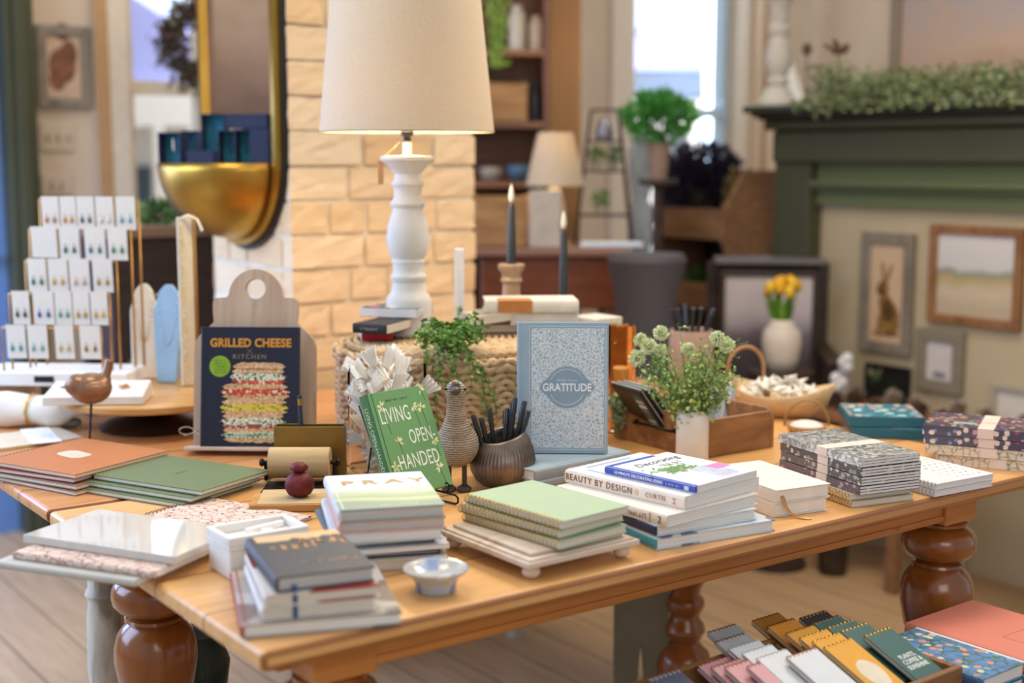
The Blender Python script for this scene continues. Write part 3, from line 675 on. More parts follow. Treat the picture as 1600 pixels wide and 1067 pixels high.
for k, (dx, dy, dr, lab) in enumerate([(-.004,-.005,.0,'lowest mint green spiral notebook on the wooden riser'), (-.009,.003,.05,'middle mint green spiral notebook on the wooden riser, turned a little'), (0,0,0,'topmost mint green spiral notebook with gold wire on the riser')]):
    bk('spiral_notebook', lab, f, z, .0125, MINT, 'notebook', 'mint spiral notebooks', dx=dx, dy=dy, dr=dr, kind='s', rr=.0072, wire=plain('#c9a04c', .3, 1)); z += .0138+EPS
# ================================================================= STACK C: decorating books
z = T+EPS
def lay(lab, f, t, cov, **k):
    global z
    r = bk('book', lab, f, z, t, cov, **k); z += t+EPS; return r
f5 = edgefit((1024,842),(1211,812), T+.019, .25)
SKYP = floral('pale_blue_print', '#c9d3da', ['#8fa3c0','#dfe6ea','#b9c8d6','#5d6f97'], 22, .35)
lay('pale blue patterned book with turquoise spine at the foot of the decorating stack', f5, .019, SKYP, spine=plain('#3f8ea0', .5))
f4 = edgefit((1024,821),(1183,794), T+.0385, .24)
lay('white book with navy spine second from the bottom of the decorating stack', f4, .0185, plain('#cfd6db', .5), spine=floral('navy_spine', '#22304a', ['#8c3d2e','#22304a','#31506e'], 30, .3))
f3 = fit3((878,757),(1042,806),(1177,769), T+.057)
b3 = lay('cream magazine book with a black rule and figure 2 on its spine', f3, .0185, plain('#e6ddd2', .5), spine=plain('#dccbb6', .5))
DK = plain('#4b4038', .6)
faint_print('spine_print', .05, .008, DK, b3, (-f3[2]/2-.0018, -.055, .009), (R(90), 0, R(-90)), seed=7)
text('spine_lettering', '2', .016, DK, b3, (-f3[2]/2-.0018, -f3[3]/2+.014, .009), (R(90), 0, R(-90)), ext=.0003)
m = M(); m.box(-f3[2]/2-.002, -f3[2]/2-.0015, -f3[3]/2+.034, -f3[3]/2+.035, .001, .0175); obj('spine_rule', m, DK, b3)
f2 = quadfit((888,734),(1002,705),(1179,745),(1071,777), T+.079)
b2 = lay('thick white design book second from the top of the decorating stack', f2, .0215, plain('#dedbd8', .45), spine=plain('#e3d3c3', .5), soft=True)
xs_ = -f2[2]/2-.0016
text('spine_lettering', 'BEAUTY BY DESIGN', .0155, plain('#7a5a40', .5), b2, (xs_, .052, .0108), (R(90), 0, R(-90)), ext=.0003, sp=1.2, xs=.92)
text('spine_lettering', 'CURTIS', .0105, plain('#9a8069', .5), b2, (xs_, -.070, .0108), (R(90), 0, R(-90)), ext=.0003, sp=1.25)
m = M(); m.ball((xs_, -.030, .0108), (.0004,.005,.005)); obj('spine_emblem', m, plain('#cdb79c', .5), b2)
m = M(); m.box(xs_-.0002, xs_+.0002, -.112, -.104, .006, .0075); m.box(xs_-.0002, xs_+.0002, -.1085, -.1075, .006, .015); m.box(xs_-.0002, xs_+.0002, -.112, -.104, .0135, .015); obj('publisher_mark', m, plain('#b98a70', .5), b2)
m = M(); m.box(-.06, .05, f2[3]/2-.02, f2[3]/2-.012, .0216, .0219); m.box(-.075, -.068, .0, .1, .0216, .0219); obj('cover_strips', m, plain('#9fb0cc', .5), b2)  # two flat pale blue strips on the cover
f1 = quadfit((950,728),(1043,704),(1176,734),(1088,760), T+.0925)
b1 = lay('blue-spined decorating ideas book topping the decorating stack', f1, .0125, plain('#e3e3e6', .4), soft=True, spine=plain('#3548a8', .4))
w1, d1_ = f1[2], f1[3]
m = M(); m.box(-w1/2+.001, -w1/2+.007, -d1_/2, d1_/2, .01255, .01275); m.box(-w1/2+.007, w1/2-.04, d1_/2-.010, d1_/2-.0005, .01255, .01275); obj('cover_border', m, plain('#3a52b4', .4), b1)
m = M(); m.box(.040, w1/2-.003, -.045, -.018, .0128, .0130); obj('corner_flash', m, plain('#cf78b4', .5), b1)
text('title_script', 'Decorating', .0265, plain('#3b3b52', .5), b1, (.006, .057, .01275), (0,0,R(2)), shear=.35, xs=.92)
text('title_lettering', 'IDEAS', .018, plain('#9b9ba8', .5), b1, (.012, .033, .01275), sp=1.3)
m = M(); rnd = random.Random(2)
for k in range(150): m.leaf((-.012+rnd.gauss(0,.020), .004+rnd.gauss(0,.010), .0131), (rnd.uniform(-1,1), rnd.uniform(-1,1), .02), .012, .005, Vector((0,0,1)))
obj('leafy_artwork', m, islands('printed_leaves', ['#6f9a4a','#4d7d3b','#8fb066']), b1)
m = M(); m.prism([(.002,-.085),(.05,-.085),(.062,-.03),(.03,-.005),(.0,-.02)], .01255, .0127); obj('cushion_artwork', m, plain('#b4b8c6', .6, 0, .15, 60), b1)
xs_ = -w1/2-.0016
text('spine_lettering', '10-MINUTE DECORATING IDEAS', .0075, plain('#e8ebf5', .5), b1, (xs_, .022, .0063), (R(90), 0, R(-90)), ext=.0003, xs=.95)
faint_print('author_print', .032, .0032, plain('#c4cbe8', .5), b1, (xs_, -.050, .0063), (R(90), 0, R(-90)), seed=8)
m = M(); m.box(xs_-.0002, xs_+.0001, -.083, -.074, .003, .0095); obj('publisher_mark', m, plain('#c4cbe8', .5), b1)
# ================================================================= two white boxed bibles
z = T+EPS
f = fit3((1128,725),(1209,765),(1285,751), T+.049)
BOXW = plain('#ddd3c9', .55, 0, .02)
for k in range(2):
    e = empty('clamshell_box', ['lower white clamshell box beside the decorating stack', 'upper white clamshell box beside the decorating stack'][k], 'box', (f[0]+.002*k, f[1], z), f[4]+.02*k, 'white clamshell boxes')
    m = M(); m.box(-f[2]/2, f[2]/2, -f[3]/2, f[3]/2, .0215, .0235); m.box(-f[2]/2, f[2]/2, -f[3]/2, f[3]/2, 0, .0015); m.box(-f[2]/2, -f[2]/2+.003, -f[3]/2, f[3]/2, .0015, .0215); obj('wrap_cover', m, BOXW, e, bevel=.0008)
    m = M(); m.box(-f[2]/2+.0035, f[2]/2-.003, -f[3]/2+.003, f[3]/2-.003, .0016, .0213); obj('inner_tray', m, plain('#e6ded4', .6), e, bevel=.001)
    if k == 1:
        m = M(); x = -f[2]/2+.012; y = -f[3]/2+.0005
        pts = [(x, y+.004, .012), (x, y-.002, .009), (x+.002, y-.006, -.005), (x+.008, y-.012, -.016), (x+.02, y-.022, -.0225), (x+.032, y-.035, -.0235)]
        for off in (0, .004): m.tube([(px_+off, py_, pz_) for px_, py_, pz_ in pts], .0013, 5)
        obj('gold_ribbon', m, plain('#c08c3c', .4, .2), e)
    z += .0238
# ================================================================= grey floral wrapped packs on gold spirals
z = T+EPS
f = quadfit((1209,675),(1306,671),(1445,704),(1355,717), T+.088)
GFL = floral('grey_floral', '#8f9190', ['#d6d3cd','#cfc7b4','#b7b9b8','#e0ddd6','#777a79'], 78, .42, .3, '#c9c7c2', coat=1)
for k in range(2):
    bk('spiral_notebook', ['lowest gold-wired cream notebook under the grey floral packs','second gold-wired cream notebook under the grey floral packs'][k], f, z, .0105, plain('#c9bda8', .5), 'notebook', 'gold-wired cream notebooks', dx=-.006-.004*k, dy=-.008+.004*k, w=.135, d=.21, kind='s', rr=.0062); z += .0115
packs = [('plum and grey floral wrapped notebook pack, lowest of the grey stack', floral('plum_pack', '#5f5564', ['#b98f95','#a8a2a8','#d6c7bc','#3f4350'], 80, .35, .3, coat=1)),
         ('dark grey floral wrapped notebook pack second in the grey stack', floral('dark_grey_pack', '#5b5d5e', ['#aaa69d','#8c8f90','#cac5b8'], 80, .4, .3, coat=1)),
         ('charcoal floral wrapped notebook pack second from the top of the grey stack', floral('charcoal_pack', '#4d5052', ['#b3b0a6','#8c9092','#d1cdc2'], 74, .35, .3, coat=1)),
         ('grey line-floral notebook pack in clear wrap on top of the grey stack', GFL)]
def pack(lab, fr, t, cover, group, nb=3, band='#d9c6b6', bx=0, dx=0, dy=0, dr=0, bw_=.03, edge=-1):
    global z
    cx, cy, w0, d0, a = fr
    e = empty('notebook_pack', lab, 'notebook pack', (cx+dx, cy+dy, z), a+dr, group)
    th = t/nb
    for k in range(nb):
        m = M(); m.box(-w0/2, w0/2, -d0/2, d0/2, k*th+.0001, k*th+.0006); m.box(-w0/2, w0/2, -d0/2, d0/2, (k+1)*th-.0006, (k+1)*th-.0001); m.box(-w0/2, -w0/2+.0007, -d0/2, d0/2, k*th+.0006, (k+1)*th-.0006)
        nbk = obj('notebook_cover', m, cover, e)
        m = M(); m.box(-w0/2+.0009, w0/2-.0004, -d0/2+.0004, d0/2-.0004, k*th+.0007, (k+1)*th-.0007); obj('page_block', m, PG_W, nbk)
    m = M(); g = .0007; ln = bw_/2
    m.box(-w0/2-g, w0/2+g, bx-ln, bx+ln, t, t+.0004); m.box(-w0/2-g, -w0/2-.0002, bx-ln, bx+ln, .0002, t)
    m.box(w0/2+.0002, w0/2+g, bx-ln, bx+ln, .0002, t); obj('belly_band', m, plain(band, .6), e)
    z += t+.0012; return e
for k, (lab, cv) in enumerate(packs):
    pack(lab, f, .0150, cv, 'grey floral notebook packs', bx=-.01, dx=random.uniform(-.003,.003), dr=random.uniform(-.02,.02))
# ================================================================= white dotted pads
z = T+EPS
f = edgefit((1466,759),(1559,735), T+.024, .19)
f = (f[0], f[1], .155, f[3], f[4]-.12)
for k in range(2):
    e = bk('spiral_notebook', ['lower white dotted planner pad at the front right table edge','upper white dotted planner pad at the front right table edge'][k], f, z, .0115, plain('#dedfe2', .4), 'notebook', 'white dotted planner pads', dx=.002*k, kind='s', wire=plain('#d8d8dc', .4, .2), pages=PG_W, rr=.0065); z += .0125
m = M(); rnd = random.Random(4)
for i in range(5):
    for j in range(9): m.prism([(.0+i*.015+.0035*math.cos(t), -.075+j*.018+.0035*math.sin(t)) for t in [2*math.pi*q/10 for q in range(10)]], .0116, .0118)
obj('colour_dots', m, islands('dot_colours', ['#b7b2a6','#8f9299','#c9b59a','#d6cfc2','#a3a8b0']), e)
# ================================================================= right floral stack
z = T+EPS
f = edgefit((1442,663),(1606,676), T+.078, .15, .235); f = (f[0], f[1], .15, .235, f[4]+R(90))
CRF = floral('cream_floral', '#ddd0bd', ['#8aa0a0','#c9a878','#b98a70','#7f8f7a'], 85, .28, .4, '#a8997c', coat=.8)
PUR = floral('plum_floral', '#4a4258', ['#c9898c','#d9a878','#7f8fb0','#e0c9b8','#8f4a5c'], 72, .36, .35, coat=.8)
pack('cream sprig-patterned notebook pack lowest in the right-hand stack', f, .019, CRF, 'right-hand notebook packs', band='#e0cfc0', dx=.025, dy=-.006)
pack('cream sprig-patterned notebook pack second in the right-hand stack', f, .019, CRF, 'right-hand notebook packs', band='#e0cfc0', dx=.006, dr=.02)
pack('plum floral notebook pack just under the topmost right-hand pack', f, .017, PUR, 'right-hand notebook packs', band='#dcc6b8', dx=.004, dr=-.02)
e = pack('plum floral notebook pack topping the right-hand stack, with pale band', f, .019, PUR, 'right-hand notebook packs', band='#dcc6b8')
m = M(); m.box(-.035, -.022, .02, .065, .0192, .0196); obj('aqua_sticker', m, plain('#8fc0b4', .5), e)
m = M(); m.box(-.012, -.009, -.1175, .1175, .0191, .0194); obj('pink_stripe', m, plain('#d08a86', .5), e)
# ================================================================= teal boxes and kraft tag
z = T+EPS
TEAL = plain('#1f6277', .5); TEALF = floral('teal_floral', '#2d6d7d', ['#7fb0bc','#d8c19a','#cf9a86','#a9cdd3','#3f8796'], 48, .42)
f = fit3((1325,646),(1343,668),(1442,672), T+.024)
f2_ = fit3((1311,629),(1327,649),(1446,651), T+.05)
for k, (ff, lab) in enumerate([(f, 'lower teal keepsake box behind the grey floral stack'), (f2_, 'upper teal floral keepsake box behind the grey floral stack')]):
    e = empty('floral_box', lab, 'box', (ff[0], ff[1], z), ff[4], 'teal floral boxes')
    wd, dp = max(ff[2], .16), max(ff[3], .12)
    m = M(); m.box(-wd/2, wd/2, -dp/2, dp/2, 0, .0232); obj('box_body', m, TEAL, e, bevel=.002)
    m = M(); m.box(-wd/2+.003, wd/2-.003, -dp/2+.003, dp/2-.003, .0233, .024); obj('patterned_lid', m, TEALF, e)
    z += .0245
p = P(1394, 684)
e = empty('kraft_soap', 'small kraft wrapped parcel tied with twine before the teal boxes', 'parcel', (p.x, p.y, T+EPS), R(-8))
m = M(); m.lathe([(.0,-.028),(.013,-.028),(.014,-.02),(.014,.02),(.013,.028),(0,.028)], 14, Matrix.Translation((0,0,.0145)) @ Matrix.Rotation(R(90),4,'Y')); obj('kraft_wrap', m, plain('#b98f5e', .8, 0, .1), e, smooth=True)
m = M(); m.tube([(.002+.0*math.cos(t), .0148*math.cos(t), .0145+.0148*math.sin(t)) for t in [2*math.pi*k/14 for k in range(14)]], .001, 5, closed=True); m.tube([(.002,0,.0292),(.008,.0,.036),(.014,0,.031),(.006,0,.0295)], .001, 5); m.tube([(.002,0,.0292),(-.008,.0,.037),(-.012,0,.030),(-.003,0,.0295)], .001, 5); obj('twine_bow', m, plain('#9c8457', .8), e)
# ================================================================= left notebooks
z = T+EPS
f = quadfit((3,716),(129,682),(241,703),(113,750), T+.036)
RUST = plain('#b9713c', .5, 0, .03)
lst = [('brown spiral notebook lowest beneath the orange ones', '#7d5a44', .012, -.012), ('cream-edged brown spiral notebook second from the bottom under the orange ones', '#8b6a50', .004, -.008), ('maroon spiral notebook in the stack under the orange ones', '#8a2f2c', -.012, .004), ('orange spiral notebook with a cream badge topping the left stack', '#b9713c', 0, 0)]
for k, (lab, h, dx, dy) in enumerate(lst):
    e = bk('spiral_notebook', lab, f, z, .0082, plain(h, .5, 0, .03), 'notebook', 'spiral notebooks in the left orange stack', dx=dx, dy=dy, w=f[2]*.98, dr=.0 if k == 3 else .05*(k-1), kind='s', edge='T', wire=plain('#4a3b2c', .4, .7), rr=.0048); z += .0094
m = M(); 
for (x, y) in [(0,0)]:
    ww, hh, c_ = .036, .022, .011
    m.prism([(-ww,-hh+c_),(-ww+c_,-hh),(ww-c_,-hh),(ww,-hh+c_),(ww,hh-c_),(ww-c_,hh),(-ww+c_,hh),(-ww,hh-c_)], .0083, .0086)
bd = obj('cream_badge', m, plain('#cfc0a8', .6), e); bd.rotation_euler.z = R(80); bd.location = (.0,.012,0)
z = T+EPS
f = quadfit((167,738),(260,706),(400,735),(312,771), T+.03)
for k, (dx, dy, lab) in enumerate([(-.03,-.012,'lowest sage green spiral notebook left of the cheese book'), (-.016,-.008,'middle sage green spiral notebook left of the cheese book'), (0,0,'topmost sage green spiral notebook left of the cheese book')]):
    e = bk('spiral_notebook', lab, f, z, .0088, plain('#66744f', .55, 0, .03), 'notebook', 'sage green spiral notebooks', dx=dx, dy=dy, kind='s', edge='T', wire=plain('#3f3a28', .4, .7), rr=.005); z += .0098
faint_print('faint_print', .03, .005, plain('#54623f', .6), e, (.0, .0, .0089), seed=9)
# pink patterned flat notebook
z = T+EPS
Lp, Np, Rp = P(262,800), P(395,838), P(466,803)
f = fit3((262,796),(392,838),(466,803), T+.006)
PNK = floral('pink_sketch_floral', '#d6bfb0', ['#8c5a4a','#3c4258','#b98f80','#e2d3c8'], 75, .24, .6, '#b08a78')
f_pink = f
bk('spiral_notebook', 'pink sketch-patterned spiral notebook behind the white lidded box', f, z, .006, PNK, 'notebook', kind='s', edge='T', wire=plain('#7a5a3a', .35, .8), rr=.006)
# white glossy pile
f = quadfit((79,822),(215,783),(340,830),(273,870), T+.034)
f = fit3((79,822),(273,870),(352,822), T+.034)
z = T+EPS
bk('notebook', 'grey-white notebook lowest in the pile overhanging the left table corner', f, z, .010, plain('#b9b6ab', .5), 'notebook', dx=-.035, dy=-.036, dr=.05, w=.19, d=.25, soft=True); z += .0104
bk('notebook', 'pink sketch-edged notebook under the glossy white board', f, z, .010, PNK, 'notebook', dx=-.006, dy=-.022, dr=.03, w=.20, d=.255, soft=True); z += .0104
gm, gt, gb = base_mat('gloss_white', .06); gb.inputs['Base Color'].default_value = srgb('#d5d0c8'); gb.inputs['Coat Weight'].default_value = 1
e = empty('glossy_album', 'glossy white album on top of the pile at the left table corner', 'album', (f[0], f[1], z), f[4])
m = M(); m.box(-f[2]/2, f[2]/2, -f[3]/2, f[3]/2, 0, .0115); obj('album_body', m, plain('#cbc5bb', .5), e, bevel=.002)
m = M(); m.box(-f[2]/2+.0005, f[2]/2-.0005, -f[3]/2+.0005, f[3]/2-.0005, .0116, .0126); obj('gloss_cover', m, gm, e, bevel=.0005)
# ================================================================= little bowl
p = P(681, 923)
e = empty('pinch_bowl', 'small blue and white glazed pinch bowl at the front edge', 'bowl', (p.x, p.y, T+EPS))
BW = floral('blue_white_glaze', '#b9b6b0', ['#6f87b8','#a9b4c9','#d0cdc6','#8fa0c4'], 38, .4, .15)
m = M(); m.lathe([(.0,.0),(.026,.0),(.028,.002),(.029,.012),(.033,.02),(.044,.030),(.046,.033),(.0445,.0345),(.040,.031),(.030,.021),(.0,.018)], 32); obj('glazed_bowl', m, BW, e, smooth='all')
# ================================================================= STANDING THINGS ON THE TABLE
def at(px, py, z=T+EPS): p = P(px, py, z); return (p.x, p.y, z)
# ---- cutting board leaning back on a small easel ledge
BWOOD = wood('paulownia_board', '#a98f79', '#b9a08a', '#c4ad97', scale=(16,16,1.6), rough=.6)
p = P(391, 712); lean = R(-9)
e = empty('cutting_board', 'arched wooden cutting board with a round hole leaning behind the cheese book', 'cutting board', (p.x, p.y+.040, T+.004))
e.rotation_euler = (lean, 0, R(-2))
hw = .126; out = [(-hw, 0), (hw, 0), (hw, .205)]
def arc(cx, cz, r, a0, a1, n): return [(cx+r*math.cos(R(a0+(a1-a0)*i/n)), cz+r*math.sin(R(a0+(a1-a0)*i/n))) for i in range(n+1)]
right = arc(hw-.045, .205, .045, 0, 50, 8) + [(.086, .262), (.088, .285)] + arc(.078, .302, .010, 0, 90, 4) + [(.060, .3135)] + arc(0, .316, .0555, 3, 90, 14)
out = [(hw, 0)] + right; out = out + [(-x, z_) for x, z_ in out[::-1][1:]]
hole = [(.021*math.cos(t), .331+.021*math.sin(t)) for t in [2*math.pi*k/24 for k in range(24)]]
bm = bmesh.new(); vo_ = [bm.verts.new((x, 0, z_)) for x, z_ in out]; vh = [bm.verts.new((x, 0, z_)) for x, z_ in hole]
eo = [bm.edges.new((vo_[i], vo_[(i+1) % len(vo_)])) for i in range(len(vo_))] + [bm.edges.new((vh[i], vh[(i+1) % len(vh)])) for i in range(len(vh))]
bmesh.ops.triangle_fill(bm, edges=eo, use_beauty=True)
r_ = bmesh.ops.extrude_face_region(bm, geom=bm.faces[:]); bmesh.ops.translate(bm, verts=[v for v in r_['geom'] if isinstance(v, bmesh.types.BMVert)], vec=(0, .016, 0))
bmesh.ops.recalc_face_normals(bm, faces=bm.faces[:])
me = bpy.data.meshes.new('board'); bm.to_mesh(me); bm.free(); me.materials.append(BWOOD)
o = bpy.data.objects.new('board', me); C.objects.link(o); o.parent = e
m = M(); m.box(-hw-.006, hw*.55, -.05, -.001, 0, .008); obj('front_ledge', m, PALEW, e, bevel=.002)
# ---- cheese book (stands in front of the board); local like a lying book then stood up
def stand(name, label, cat, loc, yaw, lean, w, h, t, cover, **k):
    e = empty(name, label, cat, loc); e.rotation_mode = 'XYZ'
    # book lies in xy with spine -x: rotate +90 about x so that y -> z, z -> -y (front faces -y)
    e.rotation_euler = (Matrix.Rotation(yaw, 3, 'Z') @ Matrix.Rotation(lean, 3, 'X') @ Matrix.Rotation(R(90), 3, 'X')).to_euler()
    k.setdefault('soft', False); book(e, w, h, t, cover, **k)
    off = e.rotation_euler.to_matrix() @ Vector((0, h/2, 0)); e.location = Vector(loc) + off
    return e
INK = plain('#1d2033', .35, 0, .05)
cb = stand('book', 'dark navy grilled cheese cookbook propped on the arched cutting board', 'book', (p.x-.001, p.y+.014, T+.013), R(-2), R(-9), .199, .246, .020, INK, pages=PG_C)
ORG = plain('#c98a2c', .5, 0, .1, 60); ZT = .0202
text('title_lettering', 'GRILLED CHEESE', .0235, ORG, cb, (.002, .090, ZT), off=.0009, xs=.90, sp=1.05)
text('subtitle_lettering', 'KITCHEN', .013, plain('#8f7a52', .5), cb, (.0, .0625, ZT), sp=1.35)
m = M(); m.tube([(-.006,.069,ZT),(.006,.079,ZT)], .0004, 4); m.tube([(.006,.069,ZT),(-.006,.079,ZT)], .0004, 4); obj('crossed_utensils', m, plain('#8f7a52', .5), cb)
m = M(); m.lathe([(0,ZT),(.0215,ZT),(.0215,ZT+.0004),(0,ZT+.0004)], 28, Matrix.Translation((-.060,.043,0))); bg = obj('green_badge', m, plain('#7fa52a', .5), cb)
faint_print('badge_print', .022, .0032, plain('#46630f', .5), cb, (-.060, .043, ZT+.0005), rows=5, seed=10, gap=1.9)
faint_print('author_print', .07, .004, plain('#77694f', .5), cb, (.012, -.1175, ZT), seed=11)
def slab(cx, cy, wd, ht, seed, mat, name, wob=.0025, zz=.0003, n=22):
    rnd = random.Random(seed); up = []; lo = []
    for i in range(n+1):
        x = cx-wd/2+wd*i/n; ed = (1-abs(2*i/n-1)**7)
        up.append((x, cy+ht/2*ed+rnd.uniform(-wob,wob))); lo.append((x, cy-ht/2*ed+rnd.uniform(-wob,wob)))
    m = M(); m.prism(lo+up[::-1], ZT+zz-.0001, ZT+zz+.0002); return obj(name, m, mat, cb)
BREAD = floral('printed_bread', '#c9a173', ['#dcc09a','#b98a58','#e2cba8','#a87444'], 220, .4, .7)
FILL = [floral('printed_greens', '#cfd0b8', ['#2f5230','#5d8447','#e4e2d3','#243d2b'], 190, .42), floral('printed_tomato', '#b9412c', ['#d8664a','#8f2c20','#e0c9a8'], 150, .5), floral('printed_cheese', '#d2bd3c', ['#e0d06a','#6d8b34','#c9a13a'], 170, .45), floral('printed_ham', '#8f4a38', ['#c9b3a0','#a85c48','#d8d0bc'], 170, .45), floral('printed_salad', '#b9c4a4', ['#3b6634','#dcdccb','#7fa060'], 190, .42)]
ys = [.034, .010, -.016, -.041, -.067, -.092]
for k in range(5):
    y = [.022, -.009, -.040, -.068, -.096][k]; wd = [.115, .142, .140, .134, .128][k]; cx = [.018, .012, .010, .008, .008][k]
    slab(cx, y+.0105, wd-.008, .014, k, BREAD, 'bread_artwork', .0012)
    slab(cx, y, wd, .014, k+10, FILL[[0,1,2,0,4][k]], 'filling_artwork', .002, .0006)
    slab(cx+.002, y-.009, wd-.004, .012, k+20, FILL[[1,3,3,3,4][k]] if k in (0,3) else BREAD, 'bread_artwork', .0015, .0004)
slab(.02, .043, .108, .016, 30, BREAD, 'bread_artwork', .001)
# ---- twine bow by the board
q = at(306, 706, T+EPS)
e = empty('twine_bow', 'knotted twine bow lying at the foot of the cutting board', 'twine', (q[0], q[1], T+.036))
e.location.z = T+.0365
m = M(); tw = []
for s_ in (-1, 1):
    m.tube([(0,0,.004)]+[(s_*(.018+.015*math.cos(t)), .0, .008+.008*math.sin(t)) for t in [math.pi - 2*math.pi*k/12*s_*s_ for k in range(12)]]+[(0,0,.004)], .0012, 5)
m.tube([(0,-.002,.004),(.012,-.01,.002),(.03,-.014,.0014)], .0012, 5); m.tube([(0,-.002,.004),(-.012,-.008,.002),(-.02,-.014,.0014)], .0012, 5)
m.ball((0,0,.004), .004, 8); obj('twine_loops', m, plain('#b3a184', .8), e, smooth='all')
# ---- paper roll stand
KRAFT = wood('kraft_paper', '#b09468', '#bda176', '#c4aa80', scale=(3,30,30), rough=.8)
q = P(470, 756)
e = empty('paper_roll_stand', 'brass stand holding a kraft paper roll and a pencil beside the cheese book', 'paper dispenser', (q.x, q.y+.01, T+EPS), R(0))
m = M(); m.lathe([(.0,-.056),(.0285,-.056),(.0285,.056),(.0,.056)], 36, Matrix.Translation((-.002,0,.038)) @ Matrix.Rotation(R(90),4,'Y')); rl = obj('paper_roll', m, KRAFT, e, smooth=True)
m = M(); m.lathe([(0,-.075),(.006,-.075),(.008,-.07),(.004,-.066),(.004,.066),(.008,.07),(.006,.075),(0,.075)], 14, Matrix.Translation((-.002,0,.038)) @ Matrix.Rotation(R(90),4,'Y')); obj('brass_axle', m, STEEL, e, smooth=True)
for s_ in (-1, 1): 
    m = M(); m.tube([(s_*.064-.002,0,.034),(s_*.064-.002,0,.006),(s_*.064-.002,.05,.004)], .0035, 8); obj('bracket_arm', m, STEEL, e)
m = M(); m.box(-.058,.075,.046,.052,.0,.096); m.box(-.058,.075,.052,.078,.0,.004); m.box(-.058,.075,.076,.079,.0,.096); m.box(-.058,-.055,.052,.076,.0,.096); m.box(.072,.075,.052,.076,0,.096); obj('brass_trough', m, BRASSW, e, bevel=.001)
m = M(); m.box(-.062,.062,-.095,.004,.0,.0012); sh = obj('backing_board', m, BLACK, e)
q = P(470, 745)
e2 = empty('pencil', 'dark blue pencil standing upright in the brass trough', 'pencil', (q.x+.002, e.location.y+.064, T+.0055), 0)
m = M(); m.lathe([(0,0),(.0042,0),(.0042,.145),(.0035,.147),(0,.147)], 6); obj('barrel', m, plain('#27313d', .4), e2); e2.rotation_euler = (R(-3), R(-2), 0)
m = M(); m.lathe([(.0043,.128),(.0044,.129),(.0044,.139),(.0043,.14)], 10); obj('ferrule', m, BRASS, e2)
# ---- board with paper strip and pomegranate
ff = fit3((398,776),(470,806),(522,786), T+.014)
q = P(462, 790)
e = empty('writing_board', 'small wooden board with a torn kraft sheet under the pomegranate', 'board', (q.x, q.y, T+EPS), R(4))
m = M(); m.box(-.075,.075,-.045,.045,0,.013); obj('board', m, wood('oak_block', '#a9783f', '#bd8b50', '#c99a60', scale=(2,14,14)), e, bevel=.002)
m = M(); m.box(-.062,.062,-.04,.062,.0132,.0138); obj('kraft_sheet', m, KRAFT, e)
q = P(468, 775, T+.015)
e = empty('dried_pomegranate', 'small dark red dried pomegranate on the kraft sheet', 'pomegranate', (q.x, q.y, T+.0145))
RED = plain('#5f1518', .6, 0, .35, 60, .4, .9)
m = M(); m.lathe([(0,0),(.010,.0),(.019,.005),(.0245,.015),(.0255,.024),(.022,.034),(.014,.041),(.009,.044)], 26, None, lambda a, z_: .05*math.cos(5*a)); obj('fruit', m, RED, e, smooth='all')
m = M(); m.lathe([(.009,.0442),(.013,.047),(.015,.052),(.011,.058),(.004,.061),(0,.061)], 20, None, lambda a, z_: .12*math.cos(6*a)); obj('crown', m, RED, e, smooth='all')
# ---- green book on wire easel
GRN = plain('#6c9a62', .45, 0, .02); ZG = .0262
gb_ = stand('book', 'green hardback with white flower-trimmed lettering on a wire easel', 'book', (P(650,792).x, P(650,792).y+.01, T+.020), R(47), R(-23), .134, .184, .026, GRN, pages=PG_C, spine=plain('#3f6a3c', .45))
WL = plain('#e3e6d8', .5)
text('title_lettering', 'LIVING', .039, WL, gb_, (-.020, .047, ZG), (0,0,0), off=.0001, xs=.56, sp=1.05)
text('title_lettering', 'OPEN-', .036, WL, gb_, (.028, .004, ZG), off=.0001, xs=.56, sp=1.05)
text('title_lettering', 'HANDED', .037, WL, gb_, (.006, -.037, ZG), off=.0001, xs=.60, sp=1.05)
faint_print('author_print', .055, .0042, plain('#3c5c38', .5), gb_, (-.004, .075, ZG), seed=12)
rnd = random.Random(9)
def posy(par, x, y, h, col, seed, zt=ZG):
    rnd = random.Random(seed); m = M(); m.tube([(x, y, zt), (x+.003, y-h*.5, zt), (x+.005, y-h, zt)], .0004, 4); obj('printed_stem', m, plain('#3c5c38', .5), par)
    m = M()
    for k in range(7): a = rnd.uniform(0, 6.28); m.leaf((x+.001*math.cos(a), y+.001*math.sin(a), zt+.0002), (math.cos(a), math.sin(a), .0), .010, .006, Vector((0,0,1)))
    obj('printed_flower', m, islands('printed_petals_'+col[1:], [col, '#dcd9a8', col]), par)
for a in [(-.044,.066,.05,'#d9d79a',1),(.026,.058,.04,'#c9d08a',2),(.044,.052,.05,'#cfc77a',3),(-.028,.0,.05,'#b87a5a',4),(.052,-.008,.03,'#d6c97c',5),(-.05,-.04,.03,'#dccb6a',6),(.047,-.058,.03,'#d8d6ba',7),(.053,.085,.02,'#c9a35a',8)]: posy(gb_, a[0], a[1], a[2], a[3], a[4])
text('spine_lettering', 'LIVING OPEN-HANDED', .0125, plain('#b9c6a4', .5), gb_, (-.067-.0018, .01, .013), (R(90), 0, R(-90)), ext=.0003, xs=.9)
q = Vector(gb_.location); base = q - (gb_.rotation_euler.to_matrix() @ Vector((0,.093,0)))
e = empty('wire_easel', 'black wire easel with hooked feet holding the green book', 'easel', (base.x, base.y, T+EPS), R(47))
m = M()
